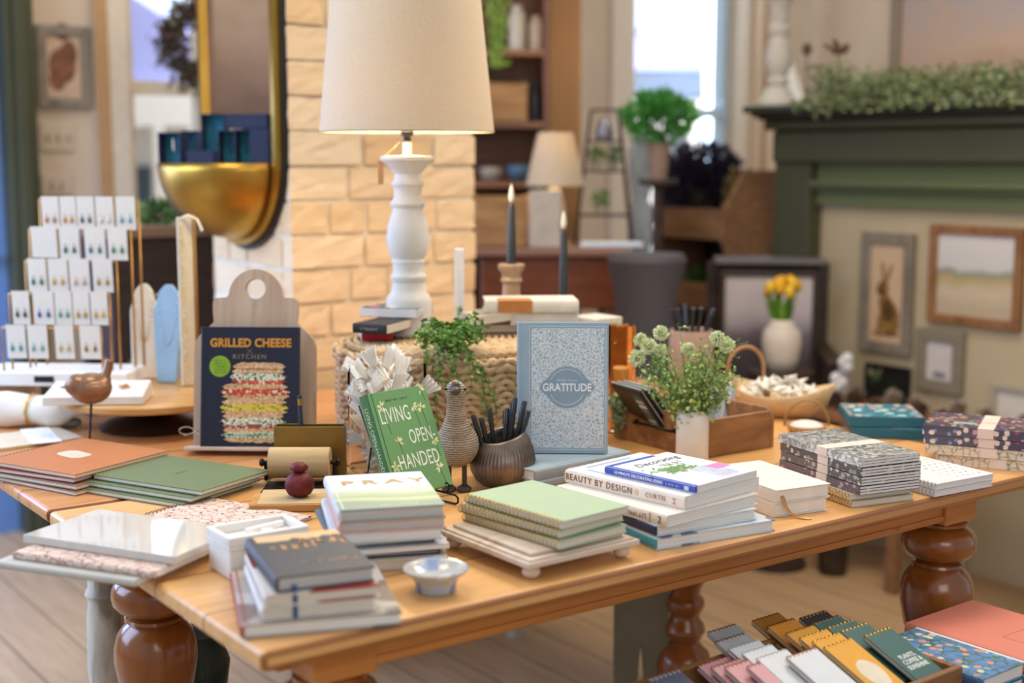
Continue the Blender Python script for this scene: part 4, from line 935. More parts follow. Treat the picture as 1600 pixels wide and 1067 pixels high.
for s_ in (-1, 1):
    x = s_*.046
    m.tube([(x,.085,.0025),(x,-.05,.0025),(x,-.056,.006),(x,-.056,.014),(x,-.050,.018),(x,-.03,.0185),(x,.0,.0185),(x,.020,.024),(x,.095,.17)], .0019, 6)
    m.tube([(x,-.030,.0185),(x,-.034,.034),(x,-.028,.037),(x,-.025,.034)], .0016, 6)
    m.tube([(x,.085,.0025),(x,.0645,.10)], .0016, 6)
m.tube([(-.046,.085,.0025),(.046,.085,.0025)], .0019, 6)
obj('wire_frame', m, STEEL, e, smooth='all')
# ---- glass cylinder of sachets
q = P(602, 742); jx, jy = q.x-.0, q.y+.06
e = empty('glass_jar', 'tall clear glass cylinder filled with tied paper sachets', 'jar', (jx, jy, T+EPS))
GL = glass('clear_glass', (1,1,1,1), .01, 1.03)
m = M(); m.lathe([(0,0),(.071,0),(.076,.004),(.076,.205),(.0745,.207),(.0730,.205),(.0730,.010),(0,.008)], 40); obj('glass_cylinder', m, GL, e, smooth=True)
def sachet(k, x, y, z_, rx, ry, rz_):
    e = empty('paper_sachet', 'white ribbed paper sachet tied with cream string inside the glass cylinder' if z_ < T+.19 else 'white ribbed paper sachet tied with cream string heaped above the jar rim', 'sachet', (x, y, z_), 0, 'paper sachets in the glass cylinder' if z_ < T+.19 else 'paper sachets heaped above the jar rim')
    e.rotation_euler = (rx, ry, rz_); e.scale = (1.35,1.35,1.35)
    m = M(); n = 8; pts = []
    for i in range(n+1): pts.append((-.017+.034*i/n, .0025 if i % 2 else -.0025))
    m.add([(x_, y_, 0) for x_, y_ in pts]+[(x_*.35, y_*.6, .02) for x_, y_ in pts]+[(x_*.85, y_, .05) for x_, y_ in pts]+[(x_, y_+.001, .0) for x_, y_ in pts]+[(x_*.35, y_*.6+.002, .02) for x_, y_ in pts]+[(x_*.85, y_+.001, .05) for x_, y_ in pts],
        [(b*9+i, b*9+i+1, (b+1)*9+i+1, (b+1)*9+i) for b in (0,1,3,4) for i in range(8)])
    obj('folded_paper', m, plain('#f1ede6', .8), e)
    m = M(); m.tube([(.0075*math.cos(t), .0045*math.sin(t), .0205) for t in [2*math.pi*i/10 for i in range(10)]], .0012, 4, closed=True); m.tube([(0,-.004,.02),(.012,-.008,.016),(.016,-.008,.006)], .001, 4); obj('string_tie', m, plain('#cdb48a', .8), e)
rnd = random.Random(11); k = 0
for lay_ in range(8):
    for j in range(9 if lay_ < 6 else (7 if lay_ == 6 else 4)):
        a = 2*math.pi*(j+lay_*.4)/9; rr = .044 if j % 2 else .026
        if lay_ == 7: rr *= .6
        sachet(k, jx+rr*math.cos(a), jy+rr*math.sin(a), T+.020+lay_*.0225, rnd.uniform(-1.0,1.0), rnd.uniform(-.9,.9), rnd.uniform(0,6)); k += 1
# ---- woven basket pouf
bc = Vector((-.12, 2.925, T+EPS)); BR0 = .255; BH = .212
e = empty('woven_basket', 'large round lidded seagrass basket behind the duck with books and lamp on it', 'basket', bc)
WEAVE = islands('seagrass', ['#b3946c','#c4a57c','#d3b892','#bb9c72','#dac4a0'], .75, bmp=.4)
def braid_ring(m, rad, z_, n, amp, rt, ph, seg=6, flat=False):
    for st in range(2):
        pts = []; N = n*6
        for i in range(N):
            t = 2*math.pi*i/N; wv = math.sin(n*t/2*1.0 + ph + st*math.pi)
            pts.append(((rad+(0 if flat else amp*wv))*math.cos(t), (rad+(0 if flat else amp*wv))*math.sin(t), z_+(rt*.7*math.sin(n*t+ph+st*math.pi))))
        m.tube(pts, rt, seg, closed=True)
m = M(); row = 0; z_ = .008
while z_ < BH-.03:
    rr = BR0*(1-.06*((z_-.1)/.1)**2*.5); braid_ring(m, rr, z_, 44, .0055, .0062, row*math.pi/2); z_ += .0128; row += 1
obj('woven_wall', m, WEAVE, e, smooth='all')
m = M()
for i in range(44): a = 2*math.pi*i/44; m.tube([((BR0-.004)*math.cos(a), (BR0-.004)*math.sin(a), z) for z in (.004, .1, BH-.035)], .005, 5)
m.lathe([(0,0),(BR0-.012,0),(BR0-.012,BH-.04),(BR0-.02,BH-.04),(BR0-.02,.005),(0,.005)], 48); obj('stakes', m, plain('#8f6d42', .9), e)
m = M()
for i in range(17):
    rad = .012+i*.0148; zz = BH-.006-(.012 if i > 15 else 0); 
    braid_ring(m, rad, zz - max(0,(rad-.2))**2*2.2, max(6, int(rad*170)), 0, .0055, i, 5, True)
braid_ring(m, BR0+.004, BH-.020, 44, .004, .0062, 0); braid_ring(m, BR0+.004, BH-.031, 44, .004, .0062, 1.5)
m.lathe([(0,BH-.016),(BR0-.004,BH-.022),(BR0-.004,BH-.028),(0,BH-.024)], 40); obj('coiled_lid', m, WEAVE, e, smooth='all')
LZ = T+BH+.0035
# ---- table lamp
lp = PY(638, 400, 2.95); lx, ly = lp.x, lp.y
def lz(py): return PY(638, py, ly).z
def lr(px): return px/2/FPX*ly
e = empty('table_lamp', 'tall white turned baluster table lamp with linen shade on the basket', 'lamp', (lx, ly, LZ))
Z0 = LZ
prof = [(478, 70),(470, 70),(462, 66),(457, 56),(449, 52),(440, 50),(436, 56),(431, 57),(427, 50),(421, 48),(412, 50),(408, 53),(404, 48),(398, 57),(385, 65),(370, 67),(355, 64),(340, 56),(330, 48),(325, 47),(322, 53),(318, 55),(315, 52),(310, 44),(300, 42),(292, 45),(288, 51),(284, 50),(280, 41),(272, 40),(268, 48),(260, 60),(254, 74),(250, 83),(247, 84),(244, 82),(243, 20)]
pr_ = [(lr(72), 0), (lr(74), .008)] + [(lr(w_), lz(y)-Z0) for y, w_ in prof] + [(0, lz(243)-Z0)]
LW = plain('#d9d6d0', .7, 0, .06, 14, .3, .1)
m = M(); m.lathe(pr_, 44); obj('turned_base', m, LW, e, smooth=True)
m = M(); m.lathe([(0,lz(243)-Z0),(lr(14),lz(243)-Z0),(lr(14),lz(222)-Z0),(0,lz(222)-Z0)], 20); obj('neck', m, WHITE, e, smooth=True)
m = M(); m.lathe([(0,lz(221)-Z0),(lr(12),lz(221)-Z0),(lr(12),lz(214)-Z0),(lr(20),lz(212)-Z0),(lr(20),lz(205)-Z0),(.0,lz(205)-Z0)], 20); obj('socket', m, BLACK, e, smooth=True)
sb, stp = lz(206)-Z0, lz(206)-Z0+.345
rb0, rt0 = lr(269), lr(269)-.034
SM, st_, sbb = base_mat('linen_shade', .9); sbb.inputs['Base Color'].default_value = srgb('#cbbda6')
nz = nd(st_, 'ShaderNodeTexNoise'); nz.inputs['Scale'].default_value = 300; st_.links.new(coords(st_, (1,1,4)), nz.inputs['Vector']); st_.links.new(ramp(st_, nz.outputs[0], [(.3, srgb('#bfb098')), (.7, srgb('#d6c9b4'))]), sbb.inputs['Base Color'])
tr_ = nd(st_, 'ShaderNodeBsdfTranslucent'); tr_.inputs[0].default_value = srgb('#f3dfba'); mx = nd(st_, 'ShaderNodeMixShader'); mx.inputs[0].default_value = .13
st_.links.new(sbb.outputs[0], mx.inputs[1]); st_.links.new(tr_.outputs[0], mx.inputs[2]); st_.links.new(mx.outputs[0], st_.nodes['Material Output'].inputs[0])
m = M(); m.lathe([(rb0, sb), (rt0, stp), (rt0-.002, stp), (rb0-.002, sb)], 60); m.f = [f_ for f_ in m.f if len(f_) == 4]; m.mi = [0]*len(m.f)
# close the two rims
n4 = 4
for k in range(60): k2 = (k+1) % 60; m.f.append([k*4+3, k2*4+3, k2*4, k*4]); m.mi.append(0)
obj('linen_shade', m, SM, e, smooth=True)
m = M(); m.tube([(rb0*math.cos(t), rb0*math.sin(t), sb) for t in [2*math.pi*k/48 for k in range(48)]], .0016, 5, closed=True); obj('shade_trim', m, plain('#a99a80', .8), e, smooth='all')
m = M(); 
for k in range(3): a = 2*math.pi*k/3; m.tube([(0,0,stp-.06),((rt0-.004)*math.cos(a),(rt0-.004)*math.sin(a),stp-.01)], .0015, 5)
m.tube([(0,0,sb+.06),(0,0,stp-.06)], .003, 5); obj('shade_spider', m, BRASS, e)
m = M(); m.ball((0,0,sb+.12), (.03,.03,.036), 16); obj('bulb', m, emit('bulb_glow', '#ffe2b0', 12), e, smooth='all')
m = M(); m.box(-lr(84)-.004, -lr(84)+.008, -.002, .0, lz(288)-Z0, lz(252)-Z0); tg = obj('price_tag', m, plain('#b98f66', .7), e); tg.location.y = -.012
m = M(); m.tube([(-lr(84)+.002,-.013,lz(252)-Z0),(-lr(60),-.012,lz(240)-Z0),(-lr(20),-.006,lz(222)-Z0)], .0008, 4); obj('tag_string', m, plain('#c9a866', .7), e)
lb = bpy.data.lights.new('lamp_bulb_light', 'POINT'); lb.energy = 7; lb.color = (1, .80, .55); lb.shadow_soft_size = .04
lo_ = bpy.data.objects.new('lamp_bulb_light', lb); C.objects.link(lo_); lo_.location = (lx, ly, Z0+sb+.05)
# ---- white square post
q = PY(718, 450, 3.06)
m = M(); m.box(-.0105,.0105,-.0105,.0105,0,PY(718,388,3.06).z-LZ); o = obj('square_candle', m, WHITE, None, bevel=.002); o.location = (q.x, 3.06, LZ); tag(o, 'plain white square pillar candle standing on the basket right of the lamp', 'candle')
# ---- books on the basket (left)
def on_lid(name, lab, px, py, z0, yaw, w_, d_, t_, cov, **k):
    p_ = P(px, py, z0); e = empty(name, lab, 'book', (p_.x, p_.y, z0), yaw); book(e, w_, d_, t_, cov, **k); return e
on_lid('book', 'small red book lowest in the left stack on the basket lid', 586, 526, LZ, R(100), .13, .066, .0205, plain('#b3202a', .5), spine=plain('#b9202b', .5), pages=PG_C, soft=True)
e = on_lid('book', 'small book with a black lettered spine in the left stack on the basket lid', 598, 516, LZ+.021, R(68), .12, .078, .020, plain('#23282a', .5), spine=plain('#1e2426', .5), pages=PG_C, soft=True)
faint_print('spine_print', .045, .006, plain('#a7a08f', .5), e, (-.0618, 0, .010), (R(90), 0, R(-90)), seed=13)
e = on_lid('book', 'small coral and teal floral gift book topping the left stack on the basket', 620, 492, LZ+.042, R(165), .135, .10, .0205, floral('coral_teal_floral', '#3e6770', ['#d98a70','#e0b37e','#d77f8f','#d8c7b8'], 38, .5), pages=PG_W, spine=plain('#c9c3bb', .5), soft=True)
# ---- books right of the plant
e = on_lid('book', 'small floral-covered book with a dark green label tilted on the right of the basket', 778, 505, LZ+.019, R(200), .135, .10, .0205, floral('pale_floral_book', '#cdbfa4', ['#d49a72','#d9cfa9','#a8a58a','#d6c6ae'], 40, .45), pages=PG_C, spine=plain('#2e4a45', .5), soft=True)
e.rotation_euler = (R(0), R(7), R(200)); e.location.z += .010
on_lid('book', 'pink-edged small book under the tilted floral book on the basket', 790, 515, LZ, R(186), .13, .10, .018, plain('#c07a78', .5), pages=PG_C, soft=True)
e = on_lid('book', 'thick cream book with a tan cloth spine band topping the right stack', 828, 484, LZ+.047, R(94), .12, .205, .026, plain('#d8d2c2', .6), spine=plain('#d8d2c2', .6), pages=PG_C)
m = M(); m.box(-.0635,.0,-.0,.075,.0262,.0266); m.box(-.0636,-.0618,-.0,.075,.001,.025); obj('tan_spine_band', m, plain('#b8763a', .6), e)
on_lid('book', 'white notebook box under the cream and tan book on the basket', 846, 503, LZ+.019, R(96), .11, .15, .026, plain('#d2cec6', .6), pages=PG_W)
on_lid('book', 'grey patterned book flat on the basket lid under the white notebook box', 850, 511, LZ, R(96), .11, .13, .018, floral('grey_patterned', '#8e8a88', ['#c9b29e','#5d6472','#cfc8bf'], 40, .4), pages=PG_C)
# ---- trailing plant
LEAF = islands('fresh_leaves', ['#4f7330','#648a3c','#7a9f48','#93b35c','#56783a'], .5)
q = Vector((PY(703,500,2.70).x, 2.70, LZ))
e = empty('trailing_plant', 'trailing green creeping plant spilling over the front of the basket', 'plant', (q.x, q.y+.0, LZ))
rnd = random.Random(21); m = M(); sm_ = M()
m.lathe([(0,0),(.026,0),(.033,.03),(.030,.03),(.0,.024)], 18); obj('little_pot', m, plain('#5a4a3a', .8), e)
m = M()
def vine(p0, dirv, L, drop, n, spread, leafs, ls):
    pts = []; p_ = Vector(p0); d_ = Vector(dirv).normalized()
    for i in range(n): pts.append(p_.copy()); d_ = (d_ + Vector((rnd.uniform(-1,1)*spread, rnd.uniform(-.6,.6)*spread, -drop))).normalized(); p_ += d_*L/n
    sm_.tube(pts, .0009, 4)
    for i in range(leafs):
        k_ = rnd.random()*(n-1.01); a_ = pts[int(k_)].lerp(pts[int(k_)+1], k_ % 1)
        dd = Vector((rnd.uniform(-1,1), rnd.uniform(-1,.5), rnd.uniform(-.4,1))); s__ = ls*rnd.uniform(.6,1.15)
        m.leaf(a_, dd, s__, s__*.8)
for i in range(85): a = rnd.uniform(0, 6.28); vine((0.012*math.cos(a), .012*math.sin(a), .028), (math.cos(a), math.sin(a)-.3, 1.0), rnd.uniform(.05,.09), .22, 8, .35, 22, .012)
y_f = -(q.y-(bc.y-BR0))-.012
for i in range(8): x0 = rnd.uniform(-.05,.03); vine((x0, y_f*.75, .02), (.12*rnd.uniform(-1,1), -.5, .1), rnd.uniform(.08,.15), .33, 10, .25, 26, .0115)
vine((.02, y_f, .01), (.6,-.15,-.2), .17, .16, 16, .1, 34, .012); vine((.05, y_f-.002, -.02), (.5,-.05,-.4), .13, .14, 14, .1, 26, .013); vine((-.03, y_f, .0), (-.1,-.1,-.8), .17, .12, 14, .1, 22, .011)
obj('vine_stems', sm_, plain('#4f6b30', .6), e); obj('leaves', m, LEAF, e)
# ---- duck
q = P(713, 768)
e = empty('duck_figurine', 'woven-look grey duck figurine with dark beak standing before the basket', 'figurine', (q.x, q.y+.022, T+EPS), R(-90))
DK_, dt, db = base_mat('woven_duck', .6); wv = nd(dt, 'ShaderNodeTexWave', wave_type='BANDS', bands_direction='Z'); wv.inputs['Scale'].default_value = 75; wv.inputs['Distortion'].default_value = 1.5; wv.inputs['Detail'].default_value = 1
dt.links.new(coords(dt), wv.inputs['Vector']); ck = nd(dt, 'ShaderNodeTexVoronoi'); ck.inputs['Scale'].default_value = 240; dt.links.new(coords(dt), ck.inputs['Vector'])
dt.links.new(ramp(dt, mixc(dt, .5, wv.outputs[0], ck.outputs[0]), [(.15, srgb('#6a5f50')), (.6, srgb('#a39580'))]), db.inputs['Base Color']); bump(dt, db, mixc(dt, .5, wv.outputs[0], ck.outputs[0]), .8, .003)
m = M(); m.ball((-.012,0,.080), (.052,.041,.042), 24); m.ball((.004,0,.105), (.034,.028,.038), 20)
m.ball((.014,0,.135), (.022,.019,.04), 20); m.ball((.018,0,.165), (.019,.017,.026), 20); m.ball((.021,0,.183), (.021,.019,.021), 20); m.ball((-.058,0,.095), (.02,.014,.010), 14)
b_o = obj('body', m, DK_, e); rmod = b_o.modifiers.new('remesh', 'REMESH'); rmod.mode = 'VOXEL'; rmod.voxel_size = .0035; rmod.use_smooth_shade = True; s3 = b_o.modifiers.new('smooth', 'SMOOTH'); s3.iterations = 6
BK = plain('#4a3b33', .4)
m = M(); m.ball((.046,0,.190), (.018,.0105,.0085), 16); m.ball((.042,0,.196), (.010,.009,.010), 14); obj('beak', m, BK, e, smooth='all')
for s_ in (-1, 1):
    m = M(); m.ball((.030, s_*.017, .189), .0025, 10); obj('eye', m, BLACK, e, smooth='all')
    m = M(); m.tube([(-.002,s_*.014,.05),(.0,s_*.014,.006)], .0048, 8); m.prism([(-.008,s_*.014-.006),(.012,s_*.014-.013),(.030,s_*.014-.01),(.034,s_*.014),(.030,s_*.014+.01),(.012,s_*.014+.013),(-.008,s_*.014+.006)], 0, .006); obj('leg', m, plain('#3d342d', .5), e, bevel=.001)
# ---- pen pot
q = P(785, 757)
e = empty('pen_pot', 'bulbous fluted pewter pot with a slanted rim holding black pens', 'pot', (q.x, q.y+.01, T+EPS))
PM, pt_, pb_ = base_mat('pewter', .38, .75); n_ = nd(pt_, 'ShaderNodeTexNoise'); n_.inputs['Scale'].default_value = 25; pt_.links.new(coords(pt_), n_.inputs['Vector']); pt_.links.new(ramp(pt_, n_.outputs[0], [(.3, srgb('#5c534b')), (.7, srgb('#8a7d72'))]), pb_.inputs['Base Color'])
fl_ = lambda a, z_: (.014*math.cos(52*a) if .01 < z_ < .085 else 0)
m = M(); pf = [(0,0),(.040,0),(.050,.008),(.0585,.026),(.061,.044),(.057,.062),(.049,.078),(.042,.088),(.040,.092),(.038,.090),(.046,.072),(.055,.048),(.050,.015),(0,.008)]
m.lathe(pf, 208, None, fl_)
for v in m.v:
    if v.z > .04: v.z += (v.z-.04)*(.20*v.x/.045 + .14*v.y/.045) + 0
obj('fluted_pot', m, PM, e, smooth='all')
pens = [(-.032,-.022,-.056,-.02,.128),(-.026,-.012,-.040,-.012,.118),(-.018,.0,-.024,.0,.132),(.005,.012,.018,.02,.136),(.012,.0,.024,.012,.150),(.020,-.004,.040,.002,.140),(.026,-.008,.050,-.004,.132),(.030,-.002,.042,.012,.145),(.0,.0,.008,.02,.128)]
for k, (x0, y0, x1, y1, L) in enumerate(pens):
    pe = empty('pen', 'matt black pen standing in the fluted pewter pot', 'pen', (e.location.x+x0*.5, e.location.y+y0*.5, T+.011), 0, 'black pens in the pewter pot')
    d_ = Vector((x1-x0*.5, y1-y0*.5, L)).normalized(); pe.rotation_euler = d_.to_track_quat('Z', 'Y').to_euler(); 
    m = M(); m.lathe([(0,0),(.003,.006),(.0046,.012),(.0046,L-.03)], 10); obj('barrel', m, plain('#26282b', .35), pe, smooth=True)
    m = M(); m.lathe([(.0047,L-.0299),(.0052,L-.0295),(.0052,L-.004),(.004,L),(0,L)], 10); m.box(.0045,.0065,-.001,.001,L-.03,L-.004); obj('cap', m, plain('#2f3236', .25), pe, smooth=True)
# ---- flat light blue books and gratitude
LB = plain('#a9bcc6', .45, 0, .02); gz = T+EPS
a_ = (P(987,705,T+.04)-P(745,754,T+.04)); ang = math.atan2(a_.y, a_.x); c_ = P(987,705,T+.04)
dirx = Vector((math.cos(ang), math.sin(ang), 0)); diry = Vector((-math.sin(ang), math.cos(ang), 0))
for k, (lab, sh_) in enumerate([('lower light blue keepsake book under the standing gratitude book', .006), ('upper light blue keepsake book under the standing gratitude book', 0)]):
    ctr = c_ - dirx*(.125-sh_) + diry*(.088-sh_*.5)
    e = empty('book', lab, 'book', (ctr.x, ctr.y, gz), ang+R(90), 'flat light blue books')
    book(e, .176, .25, .0195, LB, pages=PG_W, spine=plain('#8d979f', .5))
    # spine must face the camera: local -x points to -diry after +90 turn -> +x away; spine at -x is nearest
    e.rotation_euler.z = ang - R(90) + R(180)
    text('spine_lettering', 'MORE THAN GRATITUDE', .0105, plain('#e3e6e8', .4), e, (-.0900, -.015, .0098), (R(90), 0, R(-90)), ext=.0003)
    gz += .02
gz = gz+.0004; q = P(879, 706, gz)
gr = stand('book', 'pale blue standing gratitude journal with embossed silver lace cover', 'book', (q.x, q.y+.004, gz), R(-2), R(-3), .172, .249, .021, plain('#8fa6b5', .4, 0, .02), pages=PG_W, spine=plain('#87a0b0', .4))
LM, lt, lbb = base_mat('silver_lace', .35); v_ = coords(lt); nz = nd(lt, 'ShaderNodeTexNoise'); nz.inputs['Scale'].default_value = 130; lt.links.new(v_, nz.inputs['Vector'])
vv_ = mixc(lt, .010, v_, nz.outputs['Color']); vo1 = nd(lt, 'ShaderNodeTexVoronoi', feature='DISTANCE_TO_EDGE'); vo1.inputs['Scale'].default_value = 170; lt.links.new(vv_, vo1.inputs['Vector'])
fac = ramp(lt, vo1.outputs['Distance'], [(.09, (1,1,1)), (.2, (0,0,0))]); lt.links.new(mixc(lt, fac, srgb('#95a8b4'), srgb('#ccd5da')), lbb.inputs['Base Color'])
mt_ = nd(lt, 'ShaderNodeMath', operation='MULTIPLY'); lt.links.new(fac, mt_.inputs[0]); mt_.inputs[1].default_value = .25; lt.links.new(mt_.outputs[0], lbb.inputs['Metallic'])
zg = .0211
m = M(); m.box(-.060,.078,-.114,.114,zg,zg+.0003); obj('lace_panel', m, LM, gr)
BL2 = plain('#7f97a8', .4, 0, .02); RIM = plain('#b9c6cf', .35)
m = M()
for a0, a1, b0, b1 in [(-.064,-.0625,-.118,.118),(.0805,.082,-.118,.118)]: m.box(a0,a1,b0,b1,zg,zg+.0005)
m.box(-.064,.082,.1165,.118,zg,zg+.0005); m.box(-.064,.082,-.118,-.1165,zg,zg+.0005); obj('embossed_border', m, RIM, gr)
cx_, cy_ = .008, .002
med = [(cx_+.040*math.cos(t)*(1), cy_+.040*math.sin(t)) for t in [2*math.pi*k/44 for k in range(44)]]
m = M(); m.prism(med, zg+.0004, zg+.0008)
m.prism([(cx_-.053,cy_),(cx_-.047,cy_+.009),(cx_-.03,cy_+.024),(cx_+.03,cy_+.024),(cx_+.047,cy_+.009),(cx_+.053,cy_),(cx_+.047,cy_-.009),(cx_+.03,cy_-.024),(cx_-.03,cy_-.024),(cx_-.047,cy_-.009)], zg+.0003, zg+.00078); obj('medallion', m, BL2, gr)
m = M(); 
for a0, a1 in ((25, 155), (205, 335)): m.tube([(cx_+.034*math.cos(R(t)), cy_+.034*math.sin(R(t)), zg+.0009) for t in range(a0, a1+1, 10)], .0006, 4)
for k in range(36): t = 2*math.pi*k/36; m.ball((cx_+.0425*math.cos(t), cy_+.0425*math.sin(t), zg+.0006), .0009, 6)
obj('medallion_rim', m, RIM, gr)
text('title_lettering', 'GRATITUDE', .0205, plain('#dfe6ea', .35), gr, (cx_, cy_-.001, zg+.001), off=.0004, xs=.84, sp=1.0)
text('small_lettering', 'MORE THAN', .0055, plain('#cfd9df', .4), gr, (cx_, cy_+.0125, zg+.001), xs=1.2)
# ---- wooden crate box with painting kits
hb = .083
f = fit3((950,651),(1090,654),(1210,628), T+.07)
Nn, Rr_, Ll = P(1096,718), P(1209,698), P(951,684)
ax = math.atan2((Rr_-Nn).y, (Rr_-Nn).x)
wx = (Rr_-Nn).length; wy = .26
e = empty('wooden_crate', 'rustic brown wooden crate with iron side handle behind the white vase', 'crate', (Nn.x, Nn.y, T+EPS), ax)
RW = wood('reclaimed_wood', '#7a5433', '#91663f', '#a5784e', scale=(3,14,14), rough=.6)
th = .012
def side_profile(L, h, r_=.02): return [(0,0),(L,0),(L,h-r_)]+arc(L-r_, h-r_, r_, 0, 90, 5)[1:]+arc(r_, h-r_, r_, 90, 180, 5)
wy = (Ll-Nn).length
for y0, nm in ((0, 'front_panel'), (wy-th, 'back_panel')):
    m = M(); m.prism([(th,0),(wx-th,0),(wx-th,hb*.93),(th,hb*.93)], y0, y0+th, Matrix.Rotation(R(90),4,'X') @ Matrix.Scale(-1,4,(0,0,1))); obj(nm, m, RW, e, bevel=.002)
for x0, nm in ((0, 'end_panel'), (wx-th, 'end_panel')):
    m = M(); m.prism(side_profile(wy, hb), x0, x0+th, Matrix(((0,0,1,0),(1,0,0,0),(0,1,0,0),(0,0,0,1)))); obj(nm, m, RW, e, bevel=.002)
m = M(); m.box(th, wx-th, th, wy-th, .003, .011); obj('crate_floor', m, RW, e)
for x0, s_ in ((0, -1), (wx, 1)):
    m = M(); m.tube([(x0+s_*.001, wy*.28, hb*.55),(x0+s_*.014, wy*.30, hb*.56),(x0+s_*.018, wy*.5, hb*.60),(x0+s_*.014, wy*.70, hb*.56),(x0+s_*.001, wy*.72, hb*.55)], .0034, 7); m.ball((x0+s_*.002, wy*.28, hb*.55), .006, 8); m.ball((x0+s_*.002, wy*.72, hb*.55), .006, 8); obj('iron_handle', m, STEEL, e, smooth='all')
ce = e
def in_crate(lx_, ly_, lz_): return e_mat @ Vector((lx_, ly_, lz_))
bpy.context.view_layer.update(); e_mat = ce.matrix_world.copy()
SW = islands('paint_swatch_colours', ['#cfd6da','#2d6b4a','#5b8f7a','#cdd8dd','#b9a06a','#4f463e','#9fb6bd','#d9dcdc'], .5)
for k in range(3):
    q = in_crate(.03+k*.017, wy*.60, .0115)
    t_ = empty('palette_case', ['front slim black paint palette case in the wooden crate','middle slim black paint palette case in the wooden crate','back slim black paint palette case in the wooden crate'][k], 'palette', q, 0, 'black palette cases')
    t_.rotation_euler = (Matrix.Rotation(ax-R(8), 3, 'Z') @ Matrix.Rotation(R(-37), 3, 'Y')).to_euler()
    m = M(); m.box(0, .006, -.055, .055, 0, .142); obj('case_shell', m, BLACK, t_, bevel=.002)
    m = M(); m.box(-.0004, -.0001, -.05, .05, .005, .137) ; obj('inner_tray', m, plain('#3b2d28', .4), t_)
    m = M(); m.box(.0061, .008, -.056, .056, 0, .144); obj('silver_edge', m, plain('#b6bcbf', .4), t_)
    if k == 0:
        m = M()
        for j in range(9): m.box(-.0012, -.0005, -.045, -.018, .012+j*.0135, .021+j*.0135)
        obj('paint_swatches', m, SW, t_)
for k in range(3):
    q = in_crate(wx*.62+k*.016, wy*.5, .0115)
    t_ = empty('swatch_card', ['front card pack with blue and green stripes in the wooden crate','middle striped card pack in the wooden crate','rear kraft-backed card pack in the wooden crate'][k], 'card pack', q, 0, 'striped card packs')
    t_.rotation_euler = (Matrix.Rotation(ax-R(26), 3, 'Z') @ Matrix.Rotation(R(12), 3, 'Y') @ Matrix.Rotation(R(-16),3,'X')).to_euler()
    m = M(); m.box(-.038, .044, 0, .006, 0, .125); obj('card_backing', m, plain('#c9a87c' if k == 2 else '#d8d8d6', .6), t_)
    m = M()
    for j in range(6): m.box(-.031+j*.012, -.0205+j*.012, -.0006, -.0001, .004, .108)
    obj('colour_stripes', m, islands('stripe_colours_%d' % k, ['#3a5f9a','#8f9bd0','#9dbccb','#8fb3a0','#a9bdd6','#6f7fbf'], .5), t_)
# ---- white vase with flowers
q = P(1083, 724)
vx, vy = q.x, q.y+.018
e = empty('white_vase', 'small white ceramic vase with rounded shoulders before the wooden crate', 'vase', (vx, vy, T+EPS), R(20))
m = M(); vp = [(0,0),(.030,0),(.0325,.004),(.0325,.085),(.030,.096),(.024,.102),(.0225,.104),(.021,.101),(.027,.09),(.029,.08),(.029,.01),(0,.008)]
m.lathe(vp, 48, None, lambda a, z_: .035*math.cos(4*a))
obj('vase_body', m, plain('#dedad4', .3, 0, .03, 20), e, smooth='all')
fb = empty('flower_bouquet', 'artificial bouquet of pale green snowball flowers and small leaves in the white vase', 'flowers', (vx, vy, T+.012))
rnd = random.Random(31); sm_ = M(); m = M(); fl2 = M(); heads = M()
def stem(tx, tz, ty, hd=None, n=10, leafs=30, ls=.010):
    p0 = Vector((rnd.uniform(-.008,.008), rnd.uniform(-.008,.008), .0)); p2 = Vector((tx, ty, tz)); p1 = Vector((tx*.22, ty*.2, tz*.55)); pts = []
    for i in range(n+1): t = i/n; pts.append(p0*(1-t)**2 + p1*2*t*(1-t) + p2*t*t)
    sm_.tube(pts, [.0013-.0006*i/n for i in range(n+1)], 5)
    for i in range(leafs):
        t = rnd.uniform(.5, 1.0); k_ = t*n; a_ = pts[min(n-1, int(k_))].lerp(pts[min(n, int(k_)+1)], k_ % 1)
        off_ = Vector((rnd.gauss(0,.010), rnd.gauss(0,.010), rnd.gauss(0,.008))); s_ = ls*rnd.uniform(.6,1.2)
        if off_.length > .006: sm_.tube([a_, a_+off_], .0004, 3, cap=False)
        m.leaf(a_+off_, Vector((rnd.uniform(-1,1), rnd.uniform(-1,1), rnd.uniform(-.3,1))), s_, s_*.75)
    if hd:
        for i in range(270):
            v = Vector((rnd.gauss(0,1), rnd.gauss(0,1), rnd.gauss(0,1))).normalized(); c = pts[-1] + v*hd*rnd.uniform(.55,1)
            heads.leaf(c, v+Vector((rnd.uniform(-.5,.5),)*3), .0058, .0052)
def F(px, py): v = PY(px, py, vy); return v.x-vx, v.z-(T+.012)
for px, py, hd in [(1030,517,.012),(1002,532,.010),(1013,541,.014),(1033,550,.012),(997,562,.015),(1118,527,.013),(1132,536,.013),(1075,545,.011)]: tx, tz = F(px, py); stem(tx, tz, rnd.uniform(-.03,.03), hd)
for i in range(26): tx, tz = F(rnd.uniform(1000,1142), rnd.uniform(535,612)); stem(tx, tz, rnd.uniform(-.06,.06), None, 10, 62, .0105)
for px, py in [(1062,510),(1150,530),(1040,570),(1148,572),(1000,585),(1010,600),(1140,598)]: tx, tz = F(px, py); stem(tx, tz, rnd.uniform(-.03,.03), None, 10, 26, .008)
obj('stems', sm_, plain('#6f9048', .6), fb); obj('leaves', m, islands('bouquet_leaves', ['#9aba58','#84a562','#b3cb6a','#7c9c66','#c2d585','#a0b58e'], .55), fb); obj('snowball_blooms', heads, islands('bloom_petals', ['#d3dcae','#e0e5c2','#c6d695','#e8ead2'], .6), fb)
